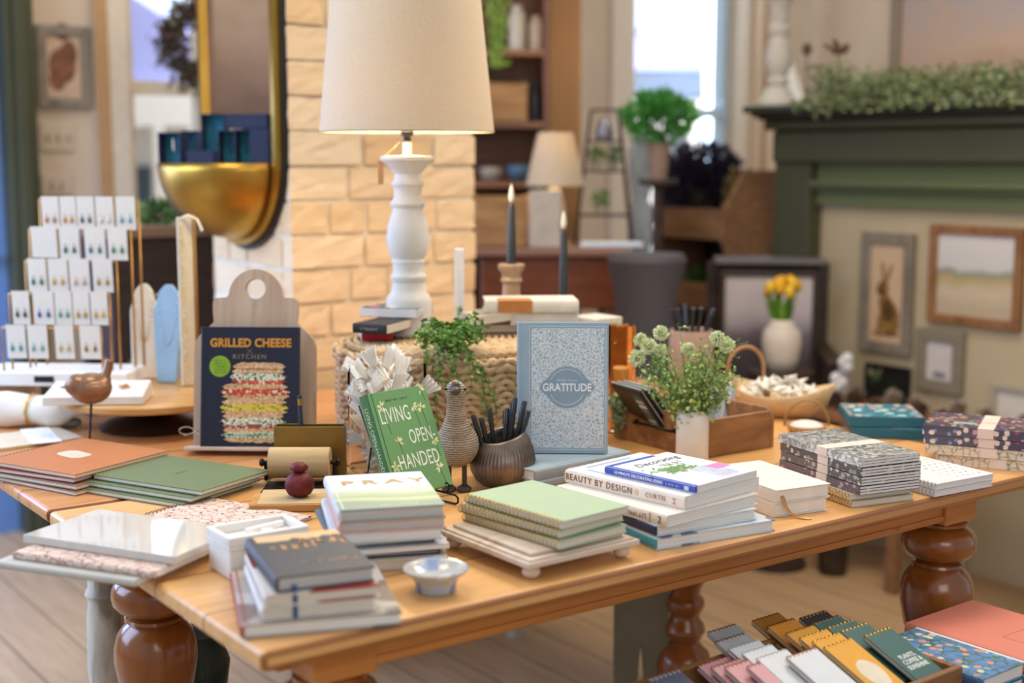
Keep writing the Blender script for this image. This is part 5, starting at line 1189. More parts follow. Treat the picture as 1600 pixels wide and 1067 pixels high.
# ================================================================= LEFT DISPLAY
CT = .84; cc = Vector((-.805, 2.99, 0))
e = empty('cake_stand', 'round honey wood cake stand on a dark flared pedestal at the left', 'cake stand', (cc.x, cc.y, T+EPS))
m = M(); m.lathe([(0,CT-.018-T),(.196,CT-.018-T),(.2,CT-.014-T),(.2,CT-.004-T),(.196,CT-.001-T),(0,CT-.001-T)], 64); obj('round_plate', m, wood('maple_round', '#b98648', '#cb9a5b', '#d6a969', scale=(3,16,16), rough=.35, coat=.3), e, smooth=True)
m = M(); m.lathe([(0,0),(.115,0),(.118,.006),(.10,.016),(.065,.026),(.035,.04),(.03,.052),(.05,CT-.019-T),(0,CT-.019-T)], 48); obj('pedestal', m, plain('#2b1d16', .35, 0, .1), e, smooth=True)
# crate that carries the left end of the earring stand
m = M(); m.box(-.14,.14,-.05,.05,0,CT-.002-T); o = obj('wooden_block', m, wood('tan_block', '#9b7450', '#ab8560'), None, bevel=.004); sp_ = PY(-20, 600, 3.19); o.location = (sp_.x-.03, 3.19, T+EPS); tag(o, 'tan wooden riser block under the left end of the earring stand', 'riser')
def es(px, py, D): return PY(px, py, D)
ED = 3.10
ec = es(100, 580, ED)
e = empty('earring_stand', 'tiered gold wire earring display on a white base with a black label', 'display stand', (ec.x, ED, CT+EPS), R(-4))
m = M(); m.box(-.19,.165,-.045,.10,0,.032); obj('white_base', m, WHITE, e, bevel=.003)
m = M(); m.box(-.052,-.006,-.0465,-.0453,.010,.024); lbm = obj('black_label', m, BLACK, e)
GW = plain('#b98a4c', .35, .9)
rows = [(510, 5, 160, -.028), (457, 15, 172, -.003), (406, 40, 182, .022), (356, 45, 203, .047), (309, 60, 214, .072)]
for ri, (py, x0, x1, yo) in enumerate(rows):
    D = ED+yo; zt = es(100, py+3, D).z - CT; a, b = es(x0-3, py, D).x-ec.x, es(x1+1, py, D).x-ec.x
    m = M(); m.tube([(a,yo,.033),(a,yo,zt),(b,yo,zt),(b,yo,.033)], .0028, 6); obj('wire_tier', m, GW, e, smooth='all')
bpy.context.view_layer.update(); EM = e.matrix_world.copy()
cards = [[(6,38,'#3f8fa0'),(40,73,'#6fa3a5'),(84,115,'#b9a87a'),(124,158,'#8f6b3a')], [(15,44,'#33453f'),(49,83,'#2c4f9a'),(84,112,'#4f9a8a'),(113,140,'#b98f5a'),(141,169,'#c9a24c')],
         [(40,71,'#2f6f5f'),(73,105,'#c99a5a'),(107,140,'#cfa89a'),(144,177,'#a88a4a')], [(45,88,None),(91,124,'#1f5f58'),(131,165,'#2a6a80'),(168,200,'#2f7a5a')], [(62,91,'#b97a4a'),(92,118,'#c9862a'),(119,147,'#5a5a5e'),(149,178,'#d8d2c8'),(181,213,'#6fa3b5')]]
rn = ['bottom', 'fourth', 'middle', 'second', 'top']; oc = ['first','second','third','fourth','fifth']
cn = {'#3f8fa0':'slim teal','#6fa3a5':'fanned aqua','#b9a87a':'pale gold','#8f6b3a':'bronze hoop','#33453f':'dark green','#2c4f9a':'cobalt blue','#4f9a8a':'sea green','#b98f5a':'tan','#c9a24c':'gold','#2f6f5f':'emerald','#c99a5a':'amber gold','#cfa89a':'sparkling pink','#a88a4a':'antique gold','#1f5f58':'deep green','#2a6a80':'petrol blue','#2f7a5a':'forest green','#b97a4a':'copper','#c9862a':'orange drop','#5a5a5e':'grey','#d8d2c8':'pearl','#6fa3b5':'sky blue arch'}
CARD = plain('#dbd7cf', .6, 0, .02)
for ri, row in enumerate(cards):
    py, _, _, yo = rows[ri]; D = ED+yo-.006
    for ci, (x0, x1, h) in enumerate(row):
        a, b = es(x0, py, D), es(x1, py, D); wd = (b.x-a.x)*.96; ht = .078 if h else .072
        cxp = (a.x+b.x)/2
        lab = ('white card with %s earrings, %s from left in %s row of stand' % (cn[h], oc[ci], rn[ri])) if h else 'blank wide white card at the left of the second row of the earring stand'
        c_ = empty('earring_card', lab, 'earring card', (cxp, EM.translation.y+yo-.0065-(cxp-ec.x)*math.sin(R(4)), a.z+.003), R(-4), 'earring cards on the gold stand')
        c_.rotation_euler = (R(4), 0, R(-4))
        m = M(); m.box(-wd/2, wd/2, -.001, 0, -ht, 0); obj('card', m, CARD, c_)
        if h:
            for s_ in (-1, 1):
                m = M(); m.tube([(s_*wd*.22,-.003,-ht*.5),(s_*wd*.22,-.003,-ht*.62)], .0007, 4); m.ball((s_*wd*.22,-.003,-ht*.70), (.0042,.0015,.0075), 10); obj('earring', m, plain(h, .3, .2), c_, smooth='all')
# necklace busts
def slabshape(pts, y0, y1): 
    m = M(); m.prism(pts, y0, y1, Matrix.Rotation(R(90),4,'X') @ Matrix.Scale(-1,4,(0,0,1))); return m
def bust(lab, px, D, w0, wt, h, col, yaw, lean=-8, chain=GOLD):
    p = PY(px, 590, D); e = empty('necklace_bust', lab, 'necklace display', (p.x, D, CT+EPS), yaw); e.rotation_euler = (0, 0, yaw)
    sk = Matrix(((1,0,0,0),(0,1,math.tan(R(-lean)),0),(0,0,1,0),(0,0,0,1)))
    m = slabshape([(-w0/2,0),(w0/2,0),(wt/2,h*.72),(wt/2*.62,h*.93),(wt*.12,h),(-wt*.12,h),(-wt/2*.62,h*.93),(-wt/2,h*.72)], 0, .012)
    m.v = [sk @ v for v in m.v]; obj('velvet_panel', m, col, e, bevel=.003)
    m = M(); n = 22; pts = []
    for i in range(n+1): t = i/n; x = (2*t-1)*wt*.36; z_ = h*.90 - (h*.5)*(1-(2*t-1)**2); pts.append(sk @ Vector((x, -.002, z_)))
    for q in pts: m.ball(q, .0022, 6)
    obj('necklace', m, chain, e, smooth='all'); return e
bust('pale blue velvet necklace bust on the cake stand', 259, 3.11, .045, .072, .225, plain('#8fb0cb', .8, 0, .08, 20), R(-8), chain=plain('#c9d6de', .3, .6))
bust('ivory necklace bust with gold beads between the earring stand and blue bust', 226, 3.165, .058, .064, .222, plain('#ddd6c8', .8), R(6))
p = PY(297, 590, 3.045)
e = empty('bracelet_board', 'tall narrow ivory display board hung with beaded strands at the right of the cake stand', 'necklace display', (p.x, 3.07, CT+EPS), R(20))
m = M(); m.box(-.024,.010,0,.012,0,.385); obj('ivory_board', m, plain('#d9cdb4', .7), e, bevel=.002)
m = M(); m.box(.0105,.017,-.001,.013,0,.39); obj('gold_edge', m, GW, e)
m = M(); rnd = random.Random(3)
for k in range(75): m.ball((-.014+rnd.uniform(-.003,.003), -.004, .37-k*.0048), .0026, 6)
obj('beaded_strand', m, islands('bead_colours', ['#d8c48a','#c9a24c','#e6dcc0','#bfae86'], .3), e, smooth='all')
m = M(); m.tube([(-.012,-.003,.384),(.0,-.012,.39),(.02,-.012,.38),(.03,-.012,.355)], .0035, 5); obj('ivory_ribbon', m, plain('#e3dccb', .7), e)
# ring box
f = quadfit((66,590),(212,580),(233,606),(74,617), CT+.024)
p = PY(150, 600, 2.86)
e = empty('jewellery_tray', 'white slanted tray with gold brooches on the front of the cake stand', 'jewellery tray', (p.x, 2.875, CT+EPS), R(4))
m = M(); hw_ = .105; m.add([(-hw_,-.055,0),(hw_,-.055,0),(hw_,.055,0),(-hw_,.055,0),(-hw_,-.055,.018),(hw_,-.055,.018),(hw_*.97,.055,.036),(-hw_*.97,.055,.036)], [(0,3,2,1),(4,5,6,7),(0,1,5,4),(1,2,6,5),(2,3,7,6),(3,0,4,7)]); obj('tray_body', m, plain('#e0dad0', .6), e, bevel=.002)
for x, c_ in ((-.04, '#d9b84a'), (.0, '#c9c4bd'), (.052, '#c98f4a')):
    b_ = M(); rnd = random.Random(int(x*1000)+99)
    for k in range(9): b_.ball((x+rnd.uniform(-.012,.012), rnd.uniform(-.012,.012), .030+rnd.uniform(0,.003)), (.004,.004,.003), 6)
    obj('brooch', b_, plain(c_, .25, .9), e, smooth='all')
# metal bird
q = P(146, 703)
e = empty('bird_figurine', 'small copper-brown bird figurine with raised tail on thin black legs', 'figurine', (q.x, q.y, T+EPS), R(200))
bz = PY(150, 607, q.y).z - T
m = M(); m.ball((0,0,bz), (.043,.032,.033), 24); m.ball((.026,0,bz+.008), (.026,.024,.024), 20); m.ball((-.024,0,bz+.016), (.018,.013,.016), 16)
m.tube([(-.026,0,bz+.016),(-.034,0,bz+.036),(-.040,0,bz+.058)], [.011,.010,.0095], 10)
b_o = obj('body', m, plain('#8f6a50', .3, .35, .1, 30), e); rmod = b_o.modifiers.new('remesh', 'REMESH'); rmod.mode = 'VOXEL'; rmod.voxel_size = .0028; rmod.use_smooth_shade = True; s3 = b_o.modifiers.new('smooth', 'SMOOTH'); s3.iterations = 5
m = M(); m.lathe([(.004,0),(.003,.005),(0,.012)], 10, Matrix.Translation((.050,0,bz+.006)) @ Matrix.Rotation(R(90),4,'Y')); obj('beak', m, plain('#c9c0b4', .3, .6), e)
for s_ in (-1, 1):
    m = M(); m.ball((-.008, s_*.026, bz+.004), (.026,.006,.014), 14); obj('wing', m, plain('#a37a5a', .3, .35, .1, 30), e, smooth='all')
    m = M(); m.tube([(.0,s_*.012,bz-.024),(.006,s_*.004,.03),(.006,s_*.003,.001)], .0022, 6); m.tube([(.018,s_*.006,.001),(-.004,s_*.003,.001)], .0018, 5); obj('leg', m, BLACK, e)
# napkin roll, papers, pebble
q = PY(48, 620, 2.98)
e = empty('linen_roll', 'rolled white linen tied with a gold ring at the left edge', 'linen', (q.x+.005, 2.98, T+.040), R(-10))
m = M(); rnd = random.Random(8); fl_ = lambda a, z_: .05*math.sin(3*a+40*z_)
m.lathe([(0,-.13),(.036,-.13),(.040,-.06),(.033,-.005),(.033,.005),(.036,.04),(.030,.075),(.012,.10),(.007,.125),(0,.128)], 32, Matrix.Rotation(R(90),4,'Y'), fl_); obj('linen_cloth', m, plain('#dcd6cc', .85, 0, .05, 12), e, smooth='all')
m = M(); m.tube([(0,.037*math.cos(t),.037*math.sin(t)) for t in [2*math.pi*k/24 for k in range(24)]], .003, 6, closed=True); obj('gold_ring', m, GOLD, e, smooth='all')
f = quadfit((-70,668),(35,642),(118,676),(40,712), T+.01)
q = P(38, 688)
e = empty('paper_folder', 'cream paper folder lying at the left behind the orange notebooks', 'folder', (q.x, q.y, T+EPS), R(40)); m = M(); m.box(-.10,.10,-.075,.075,0,.006); obj('folder', m, plain('#d6c3a6', .7), e, bevel=.001)
e = empty('leaflet', 'white printed leaflet lying on the cream folder', 'leaflet', (q.x+.03, q.y+.015, T+.0072), R(-62)); m = M(); m.box(-.085,.085,-.03,.03,0,.0012); obj('sheet', m, plain('#e9e7e4', .6), e)
m = M(); 
for k in range(7): m.box(-.06,.05-.01*(k % 3),.018-k*.006,.0188-k*.006,.0013,.0015)
obj('printed_lines', m, plain('#9a9894', .7), e)
q = P(108, 668); m = M(); m.ball((0,0,.012), (.03,.018,.012), 14); o = obj('pebble', m, plain('#7f8a92', .4, 0, .3, 90), None, smooth='all'); o.location = (q.x, q.y+.0, T+EPS); tag(o, 'speckled blue-grey pebble under the left rim of the cake stand', 'pebble')
# ================================================================= THINGS BEHIND ON THE TABLES
# tapers
def candlestick(lab, px, y, z0, ytop, yhold, holder):
    p = PY(px, 400, y); e = empty('candle_holder', lab, 'candle holder', (p.x, y, z0)); zt = PY(px, ytop, y).z - z0; zh = PY(px, yhold, y).z - z0
    return e, p.x, zh, zt
e, x_, zh, zt = candlestick('turned wooden spool holding a black taper on the basket', 799, 3.11, LZ, 288, 412, 0)
m = M(); m.lathe([(0,0),(.03,0),(.032,.006),(.032,.014),(.024,.02),(.022,.03),(.027,.036),(.022,.042),(.020,zh-.045),(.026,zh-.038),(.021,zh-.03),(.023,zh-.02),(.030,zh-.012),(.031,zh-.003),(.029,zh),(0,zh)], 28); obj('wooden_spool', m, wood('spool_wood', '#93755a', '#a88a6c', scale=(10,10,2)), e, smooth=True)
def taper(lab, x, y, z0, L):
    t = empty('taper_candle', lab, 'candle', (x, y, z0)); m = M(); m.lathe([(0,0),(.0115,0),(.011,.02),(.0085,L-.03),(.006,L-.026),(0,L-.025)], 20); obj('wax_taper', m, plain('#2f3133', .4), t, smooth=True)
    m = M(); m.lathe([(0,L-.0248),(.0045,L-.022),(.0068,L-.010),(.0045,L+.006),(.001,L+.018),(0,L+.019)], 16); obj('flame_bulb', m, plain('#e3dccb', .3), t, smooth='all')
taper('black taper candle in the wooden spool, left of the two', x_, 3.11, LZ+zh+.0003, zt-zh-.018)
p = PY(881, 420, 3.12)
e = empty('candle_holder', 'slim dark candlestick behind the basket carrying the second taper', 'candle holder', (p.x, 3.14, T+EPS)); zb_ = 1.0-T
m = M(); m.lathe([(0,0),(.045,0),(.045,.006),(.012,.014),(.007,.03),(.007,zb_-.03),(.016,zb_-.02),(.016,zb_),(0,zb_)], 24); obj('dark_stem', m, STEEL, e, smooth=True)
taper('black taper candle behind the books, right of the two', p.x, 3.14, T+zb_+.0008, PY(881,330,3.14).z-(T+zb_)-.018)
# wooden box, white box set, amber jar
p = PY(948, 520, 3.10)
m = M(); m.box(-.06,.06,-.05,.05,0,.185); o = obj('wooden_box', m, RW, None, bevel=.003); o.location = (p.x-.02, 3.18, T+EPS); o.rotation_euler.z = A; tag(o, 'plain brown wooden box behind the standing gratitude journal', 'box')
for k in range(5):
    m = M(); m.box(-.0085,.0085,-.045,.045,0,.042); o = obj('mini_book', m, plain('#dcd6c6', .6, 0, .02), None, bevel=.002)
    q_ = Vector((p.x-.02, 3.18, 0)) + U*(-.036+k*.0178); o.location = (q_.x, q_.y, T+.186); o.rotation_euler.z = A
    tag(o, ['leftmost','second from left','middle','fourth from left','rightmost'][k] + ' small cream book standing in the row of five on the wooden box', 'book', 'five small cream books')
p = PY(972, 540, 2.92)
AMB = glass('amber_glass', srgb('#ffe3b8'), .03, 1.05)
e = empty('amber_hurricane', 'tall ribbed amber glass holder right of the gratitude journal', 'candle holder', (p.x+.0, 2.94, T+EPS))
m = M(); m.lathe([(0,0),(.03,0),(.032,.004),(.032,.236),(.029,.236),(.029,.008),(0,.008)], 40, None, lambda a, z_: .03*math.cos(10*a)); obj('amber_glass', m, AMB, e, smooth='all')
m = M(); m.lathe([(0,.0085),(.018,.0085),(.018,.14),(0,.14)], 20); obj('wax', m, plain('#d8bd96', .5), e, smooth=True)
rnd = random.Random(41); m = M(); sm_ = M(); p = PY(968, 590, 2.83)
for i in range(14):
    a_ = Vector((0,0,0)); b_ = Vector((rnd.uniform(-.03,.03), rnd.uniform(-.02,.02), rnd.uniform(.07,.12))); sm_.tube([a_, b_], .0008, 4)
    for k in range(22): c_ = a_.lerp(b_, rnd.uniform(.3,1)); m.leaf(c_, (rnd.uniform(-1,1), rnd.uniform(-1,1), rnd.uniform(0,1)), .012, .009)
e = empty('greenery_sprig', 'pale grey-green artificial sprig in front of the amber glass', 'plant', (p.x, 2.85, T+EPS)); obj('leaves', m, islands('sage_leaves', ['#8f9f78','#a3b08a','#7c8f66']), e); obj('stems', sm_, plain('#6f7d55'), e)
# pinkish pot of dark pens behind flowers
p = PY(1080, 540, 3.3); e = empty('pen_crock', 'pinkish beige crock of dark brushes behind the bouquet', 'pot', (p.x, 3.3, T+EPS)); zz = PY(1080, 515, 3.3).z-T
m = M(); m.lathe([(0,0),(.045,0),(.055,.03),(.055,zz-.01),(.052,zz),(.048,zz-.004),(.048,.02),(0,.02)], 28); obj('crock', m, plain('#b39684', .6), e, smooth=True)
rnd = random.Random(5)
for k in range(10):
    m = M(); a = rnd.uniform(0,6.28); x0, y0 = .02*math.cos(a), .02*math.sin(a); m.tube([(x0,y0,.022),(x0*2.0,y0*2.0,zz+.01),(x0*2.7,y0*2.7,zz+rnd.uniform(.04,.06))], .0055, 6); obj('dark_brush', m, plain('#2c3036', .4), e)
# scoop bowl of paper stars
p = P(1222, 652); e = empty('dough_bowl', 'long pale wooden bowl heaped with white paper stars behind the crate', 'bowl', (p.x, p.y+.04, T+EPS), R(-25))
m = M(); m.lathe([(0,0),(.07,0),(.098,.02),(.115,.05),(.110,.052),(.09,.022),(.065,.008),(0,.008)], 40); m.v = [Vector((v.x*1.15, v.y*.75, v.z + .03*abs(v.x/.115)**2*(v.z/.05))) for v in m.v]; obj('wooden_bowl', m, wood('birch_bowl', '#b8986e', '#c8aa80', '#d3b78e', scale=(3,14,14)), e, smooth='all')
bx_, by_ = e.location.x, e.location.y; rnd = random.Random(17)
for k in range(44):
    a = rnd.uniform(0, 6.28); rr = .085*math.sqrt(rnd.random()); hx = .035+.055*(1-rr/.09) + rnd.uniform(0,.012)
    s_ = empty('paper_star', 'white folded paper star heaped in the long wooden bowl', 'paper star', (bx_+rr*math.cos(a)*1.1, by_+rr*math.sin(a)*.7, T+hx), 0, 'paper stars in the wooden bowl'); s_.rotation_euler = (rnd.uniform(-.9,.9), rnd.uniform(-.9,.9), rnd.uniform(0,6))
    m = M(); n = 5; pts = [((.025 if i % 2 == 0 else .011)*math.cos(math.pi*i/n), (.025 if i % 2 == 0 else .011)*math.sin(math.pi*i/n), 0) for i in range(2*n)]
    m.add([(0,0,.008),(0,0,-.008)]+pts, [(0, 2+i, 2+(i+1)%(2*n)) for i in range(2*n)]+[(1, 2+(i+1)%(2*n), 2+i) for i in range(2*n)]); obj('folded_star', m, plain('#e3e0d6', .7), s_)
p = P(1175, 655); RAT = wood('rattan', '#9a6f42', '#b5885a', scale=(20,20,20))
e = empty('rattan_basket', 'flat rattan basket with an arched handle behind the wooden crate', 'basket', (p.x+.0, p.y+.10, T+EPS), R(10))
m = M(); pts = [(.045*math.cos(t), 0, .10+.055*math.sin(t)) for t in [math.pi*k/16 for k in range(17)]]; pts = [(.045,0,.012)]+pts+[(-.045,0,.012)]; m.tube(pts, .0045, 7); obj('arched_handle', m, RAT, e, smooth='all')
m = M()
for i in range(5): m.tube([((.05+.002*i)*math.cos(t), (.035+.002*i)*math.sin(t), .006+.010*i) for t in [2*math.pi*k/30 for k in range(30)]], .0055, 6, closed=True)
m.lathe([(0,.002),(.05,.002),(.05,.006),(0,.006)], 24); m.v = [Vector((v.x, v.y, v.z)) for v in m.v]; obj('woven_sides', m, RAT, e, smooth='all')
p = P(1263, 682); e = empty('rope_basket', 'tiny round basket with twisted rope handle holding white soap', 'basket', (p.x, p.y+.02, T+EPS), R(0))
m = M(); 
for st in range(2): m.tube([(.048*math.cos(t)+.0018*math.cos(30*t+st*3.14), .0018*math.sin(30*t+st*3.14), .02+.056*math.sin(t)) for t in [math.pi*k/60 for k in range(61)]], .0019, 5)
obj('twisted_handle', m, plain('#a08049', .6, .2), e, smooth='all')
m = M(); m.lathe([(0,0),(.036,0),(.044,.022),(.041,.022),(.034,.003),(0,.003)], 26); obj('basket_bowl', m, RAT, e, smooth='all')
m = M(); m.ball((0,0,.018), (.037,.037,.013), 20); obj('white_filling', m, plain('#e0d9d2', .7), e, smooth='all')
# ================================================================= BACKGROUND FURNITURE
REDW = wood('mahogany', '#5a2c18', '#6f3a22', '#80462b', scale=(2,12,12), rough=.35, coat=.3)
DARKW = wood('dark_stain', '#2a1d16', '#3a2a20', '#463428', scale=(2,12,12), rough=.45)
BRW = wood('brown_bin_wood', '#755237', '#8a6546', '#9a7452', scale=(2,12,12), rough=.6)
p = PY(275, 350, 4.35); zt = PY(300, 352, 4.35).z
e = empty('console_table', 'dark brown console table under the left window', 'table', (p.x, 4.5, 0), A)
m = M(); m.box(-.33,.42,-.16,.16,zt-.035,zt); obj('tabletop', m, wood('pale_brown_top', '#7a5c48', '#8d6e58'), e, bevel=.004)  # top in a paler brown than the drawer case
m = M(); m.box(-.31,.40,-.14,.15,zt-.42,zt-.036); obj('drawer_case', m, DARKW, e, bevel=.003)
for a_, b_ in ((-.29,-.12),(.37,-.12),(-.29,.13),(.37,.13)): m = M(); m.box(a_-.025,a_+.025,b_-.025,b_+.025,0,zt-.421); obj('leg', m, DARKW, e)
def bushy(name, lab, loc, r, n, ls, cols, pot=None, potm=None, seed=1, cat='plant', stuff=None, base=None):
    rnd = random.Random(seed); e = empty(name, lab, cat, loc); m = M(); r = r if isinstance(r, tuple) else (r, r, r); c = Vector(base or (0,0,r[2]))
    for i in range(n):
        v = Vector((rnd.gauss(0,1), rnd.gauss(0,1), rnd.gauss(0,1))).normalized()*rnd.random()**.4; q = c+Vector((v.x*r[0], v.y*r[1], v.z*r[2])); m.leaf(q, v+Vector((0,0,.4)), ls*rnd.uniform(.6,1.2), ls*.55)
    obj('foliage', m, islands(name+'_leaves_%d' % seed, cols), e); sm_ = M()
    for i in range(14): v = Vector((rnd.uniform(-.6,.6)*r[0], rnd.uniform(-.6,.6)*r[1], 0)); sm_.tube([(0,0,max(0,c.z-r[2]*1.2)), c+v], .003 if r[0] > .05 else .001, 4)
    obj('stems', sm_, plain('#5a4a30', .7), e)
    if pot: m = M(); m.lathe(pot, 24); obj('pot', m, potm, e, smooth=True)
    return e
q = PY(232, 352, 4.3); bushy('potted_plant', 'low green plant on the dark console under the left window', (q.x, 4.42, zt+.002), (.06,.05,.035), 220, .03, ['#4f6f3c','#6f8f4c','#3c5a2e'], seed=2)
q = PY(292, 62, 4.75); e = empty('dried_wreath', 'dried wreath with brown twigs and pale greenery hanging before the left window', 'wreath', (q.x, 4.95, q.z), A); rnd = random.Random(6); m = M(); m2 = M()
for i in range(1500):
    a = rnd.uniform(0,6.28); rr = .118+rnd.gauss(0,.024); c = Vector((rr*math.cos(a), rnd.uniform(-.02,.02), rr*math.sin(a))); (m2 if rnd.random() < (.75 if math.cos(a) > -.1 and math.sin(a) > -.3 else .06) else m).leaf(c, (rnd.uniform(-1,1), rnd.uniform(-1,.3), rnd.uniform(-1,1)), .04, .014)
m2.tube([(.118*math.cos(t), 0, .118*math.sin(t)) for t in [2*math.pi*k/24 for k in range(24)]], .006, 5, closed=True)
obj('brown_twigs', m, islands('dried_twigs', ['#4a3a38','#6a5548','#39302f']), e); obj('pale_greenery', m2, islands('dried_greens', ['#7f8f5c','#9aa578','#5f6f44']), e)
# open shelf and column behind
SD = 5.27; x0 = PY(715, 245, SD).x; x1 = PY(852, 245, SD).x
e = empty('shelf_unit', 'tall brown open shelf unit behind the brick pillar', 'shelf', ((x0+x1)/2, SD+.15, 0), R(6)); wd = x1-x0
m = M()
for sx_ in (-wd/2, wd/2-.02): m.box(sx_, sx_+.02, -.14, .14, 0, 2.5)
obj('side_panel', m, REDW, e); m = M(); m.box(-wd/2+.02, wd/2-.02, .125, .14, 0, 2.5); obj('back_panel', m, wood('shelf_back', '#6f4528', '#835436', '#8f6040'), e)
SZ = [PY(800, y, SD).z for y in (380, 283, 190, 77)]
for z_ in SZ: m = M(); m.box(-wd/2+.0205, wd/2-.0205, -.14, .124, z_-.022, z_); obj('shelf', m, wood('shelf_board', '#7d5236', '#95684a', '#a37656'), e)
def on_shelf(px, si, dy=0): q = PY(px, 245, SD-.0); return (q.x, SD+.08+dy, SZ[si]+.001)
def crate(name, lab, loc, rz, w_, d_, h_, mat_):
    e = empty(name, lab, 'crate', loc, rz)
    for a_ in [(-w_/2,w_/2,-d_/2,-d_/2+.012),(-w_/2,w_/2,d_/2-.012,d_/2)]: m = M(); m.box(a_[0],a_[1],a_[2],a_[3],0,h_); obj('long_panel', m, mat_, e, bevel=.004)
    for s_ in (-1,1): m = M(); x = s_*(w_/2-.006); m.box(x-.006,x+.006,-d_/2+.0125,d_/2-.0125,0,h_*1.05); obj('end_panel', m, mat_, e, bevel=.004)
    m = M(); m.box(-w_/2+.0125,w_/2-.0125,-d_/2+.0125,d_/2-.0125,0,.01); obj('base_panel', m, mat_, e)
    return e
CRW = wood('old_crate', '#8a6238', '#a67c4c', '#b58b5a', scale=(2,12,12), rough=.6)
crate('storage_crate', 'old tan wooden crate on the middle shelf behind the lamp', on_shelf(790, 2), R(6), .155, .16, .145, CRW)
m = M(); m.lathe([(0,0),(.03,0),(.03,.10),(.012,.13),(.012,.16),(0,.16)], 20); o = obj('dark_bottle', m, plain('#22262c', .3), None, smooth=True); o.location = on_shelf(835, 2, .03); tag(o, 'dark bottle right of the crate on the middle shelf', 'bottle')
m = M(); m.lathe([(0,0),(.035,0),(.055,.03),(.05,.06),(.045,.062),(.0,.02)], 24); o = obj('blue_bowl', m, plain('#4a6678', .4), None, smooth='all'); o.location = on_shelf(812, 1); tag(o, 'slate blue bowl on the shelf above the candle flame', 'bowl')
m = M(); m.lathe([(0,0),(.04,0),(.05,.03),(.05,.05),(.0,.055)], 24); o = obj('grey_bowl', m, plain('#a3978a', .5), None, smooth='all'); o.location = on_shelf(765, 1); tag(o, 'grey stone bowl left of the blue bowl on the shelf', 'bowl')
for k, (px, h_, r_, c_) in enumerate([(808, .17, .035, '#c7bba8'), (838, .13, .03, '#b09a80')]):
    m = M(); m.lathe([(0,0),(r_,0),(r_,h_*.8),(r_*.6,h_*.9),(r_*.6,h_),(0,h_)], 22); o = obj('glass_vase', m, plain(c_, .15), None, smooth=True); o.location = on_shelf(px, 3); tag(o, ['tall pale bottle vase on the top shelf','shorter tan bottle vase at the right of the top shelf'][k], 'vase')
rnd = random.Random(71); m = M(); q = PY(782, 0, 4.9)
for i in range(900): zz = -rnd.random()**.8*.55; m.leaf((rnd.gauss(0,.022)*(1-abs(zz)*.6)-.01, rnd.gauss(0,.02), zz), (rnd.uniform(-1,1), rnd.uniform(-1,1), -1.2), .03, .007)
e = empty('hanging_fern', 'hanging bright green string plant beside the lamp shade', 'plant', (q.x, 4.93, PY(782,95,4.9).z+.55), 0); obj('trailing_strands', m, islands('hanging_leaves', ['#7f9f3f','#9ab850','#5f7f30']), e)
m = M(); m.lathe([(0,-.01),(.05,-.01),(.06,.09),(.055,.09),(0,.0)], 20); obj('pot', m, plain('#8a7a66', .7), e, smooth=True); m = M(); m.tube([(0,0,.09),(0,0,.7)], .003, 5); obj('hanging_cord', m, plain('#8a7a66'), e)
xa, xb = PY(856, 245, 5.5).x, PY(908, 245, 5.5).x
m = M(); m.box(xa, xb, 5.5, 5.7, 0, 2.8); struct('trim_6', m, plain('#c4925c', .5, 0, .04, 5), bevel=.01)
# buffet
BD = 4.75; zt = PY(870, 388, BD).z; x0, x1 = PY(735, 245, BD).x, PY(992, 245, BD).x
e = empty('mahogany_buffet', 'red-brown buffet table holding the small lamp and crate', 'table', ((x0+x1)/2, BD+.22, 0), 0); wd = x1-x0
m = M(); m.box(-wd/2, wd/2, -.22, .22, zt-.03, zt); obj('tabletop', m, wood('pale_mahogany_top', '#7c5646', '#8f6857', '#9d7664', rough=.3, coat=.5), e, bevel=.008)  # tabletop paler than the mahogany apron
m = M(); m.box(-wd/2+.03, wd/2-.03, -.19, .2, zt-.22, zt-.0305); obj('apron', m, REDW, e, bevel=.01)
for a_ in (-1, 1):
    for b_ in (-1, 1): m = M(); m.lathe([(.03,zt-.221),(.035,zt-.3),(.022,zt-.34),(.03,zt-.5),(.018,0)][::-1], 16, Matrix.Translation((a_*(wd/2-.07), b_*.15, 0))); obj('leg', m, REDW, e, smooth=True)
BZ = zt+.001
q = PY(782, 380, BD+.1); crate('storage_crate', 'tan wooden crate with a knot standing on the buffet beside the brick pillar', (q.x, BD+.16, BZ), R(-4), .20, .16, .175, CRW)
q = PY(868, 300, BD+.1); e = empty('bedside_lamp', 'small table lamp with a tapered cream shade on the buffet', 'lamp', (q.x, BD+.14, BZ)); yl = BD+.14
zS0, zS1 = PY(868, 290, yl).z-BZ, PY(868, 207, yl).z-BZ; rS0, rS1 = 46/FPX*yl, 27/FPX*yl
m = M(); m.lathe([(0,0),(.05,0),(.05,.01),(.02,.02),(.04,.08),(.035,.14),(.012,zS0+.02),(0,zS0+.02)], 24); obj('ceramic_base', m, plain('#b9ab96', .4), e, smooth=True)
m = M(); m.lathe([(rS0,zS0),(rS1,zS1),(rS1-.002,zS1),(rS0-.002,zS0)], 40); m.f = [f_ for f_ in m.f if len(f_) == 4]; m.mi = [0]*len(m.f)
for k in range(40): k2 = (k+1) % 40; m.f.append([k*4+3, k2*4+3, k2*4, k*4]); m.mi.append(0)
obj('cream_shade', m, SM, e, smooth=True); m = M(); m.ball((0,0,(zS0+zS1)/2), .025, 12); obj('bulb', m, emit('small_bulb', '#ffe2b0', 25), e, smooth='all')
l2 = bpy.data.lights.new('small_lamp_light', 'POINT'); l2.energy = 2.5; l2.color = (1,.82,.58); l2.shadow_soft_size = .03; lo2 = bpy.data.objects.new('small_lamp_light', l2); C.objects.link(lo2); lo2.location = (q.x, yl, BZ+zS1-.03)
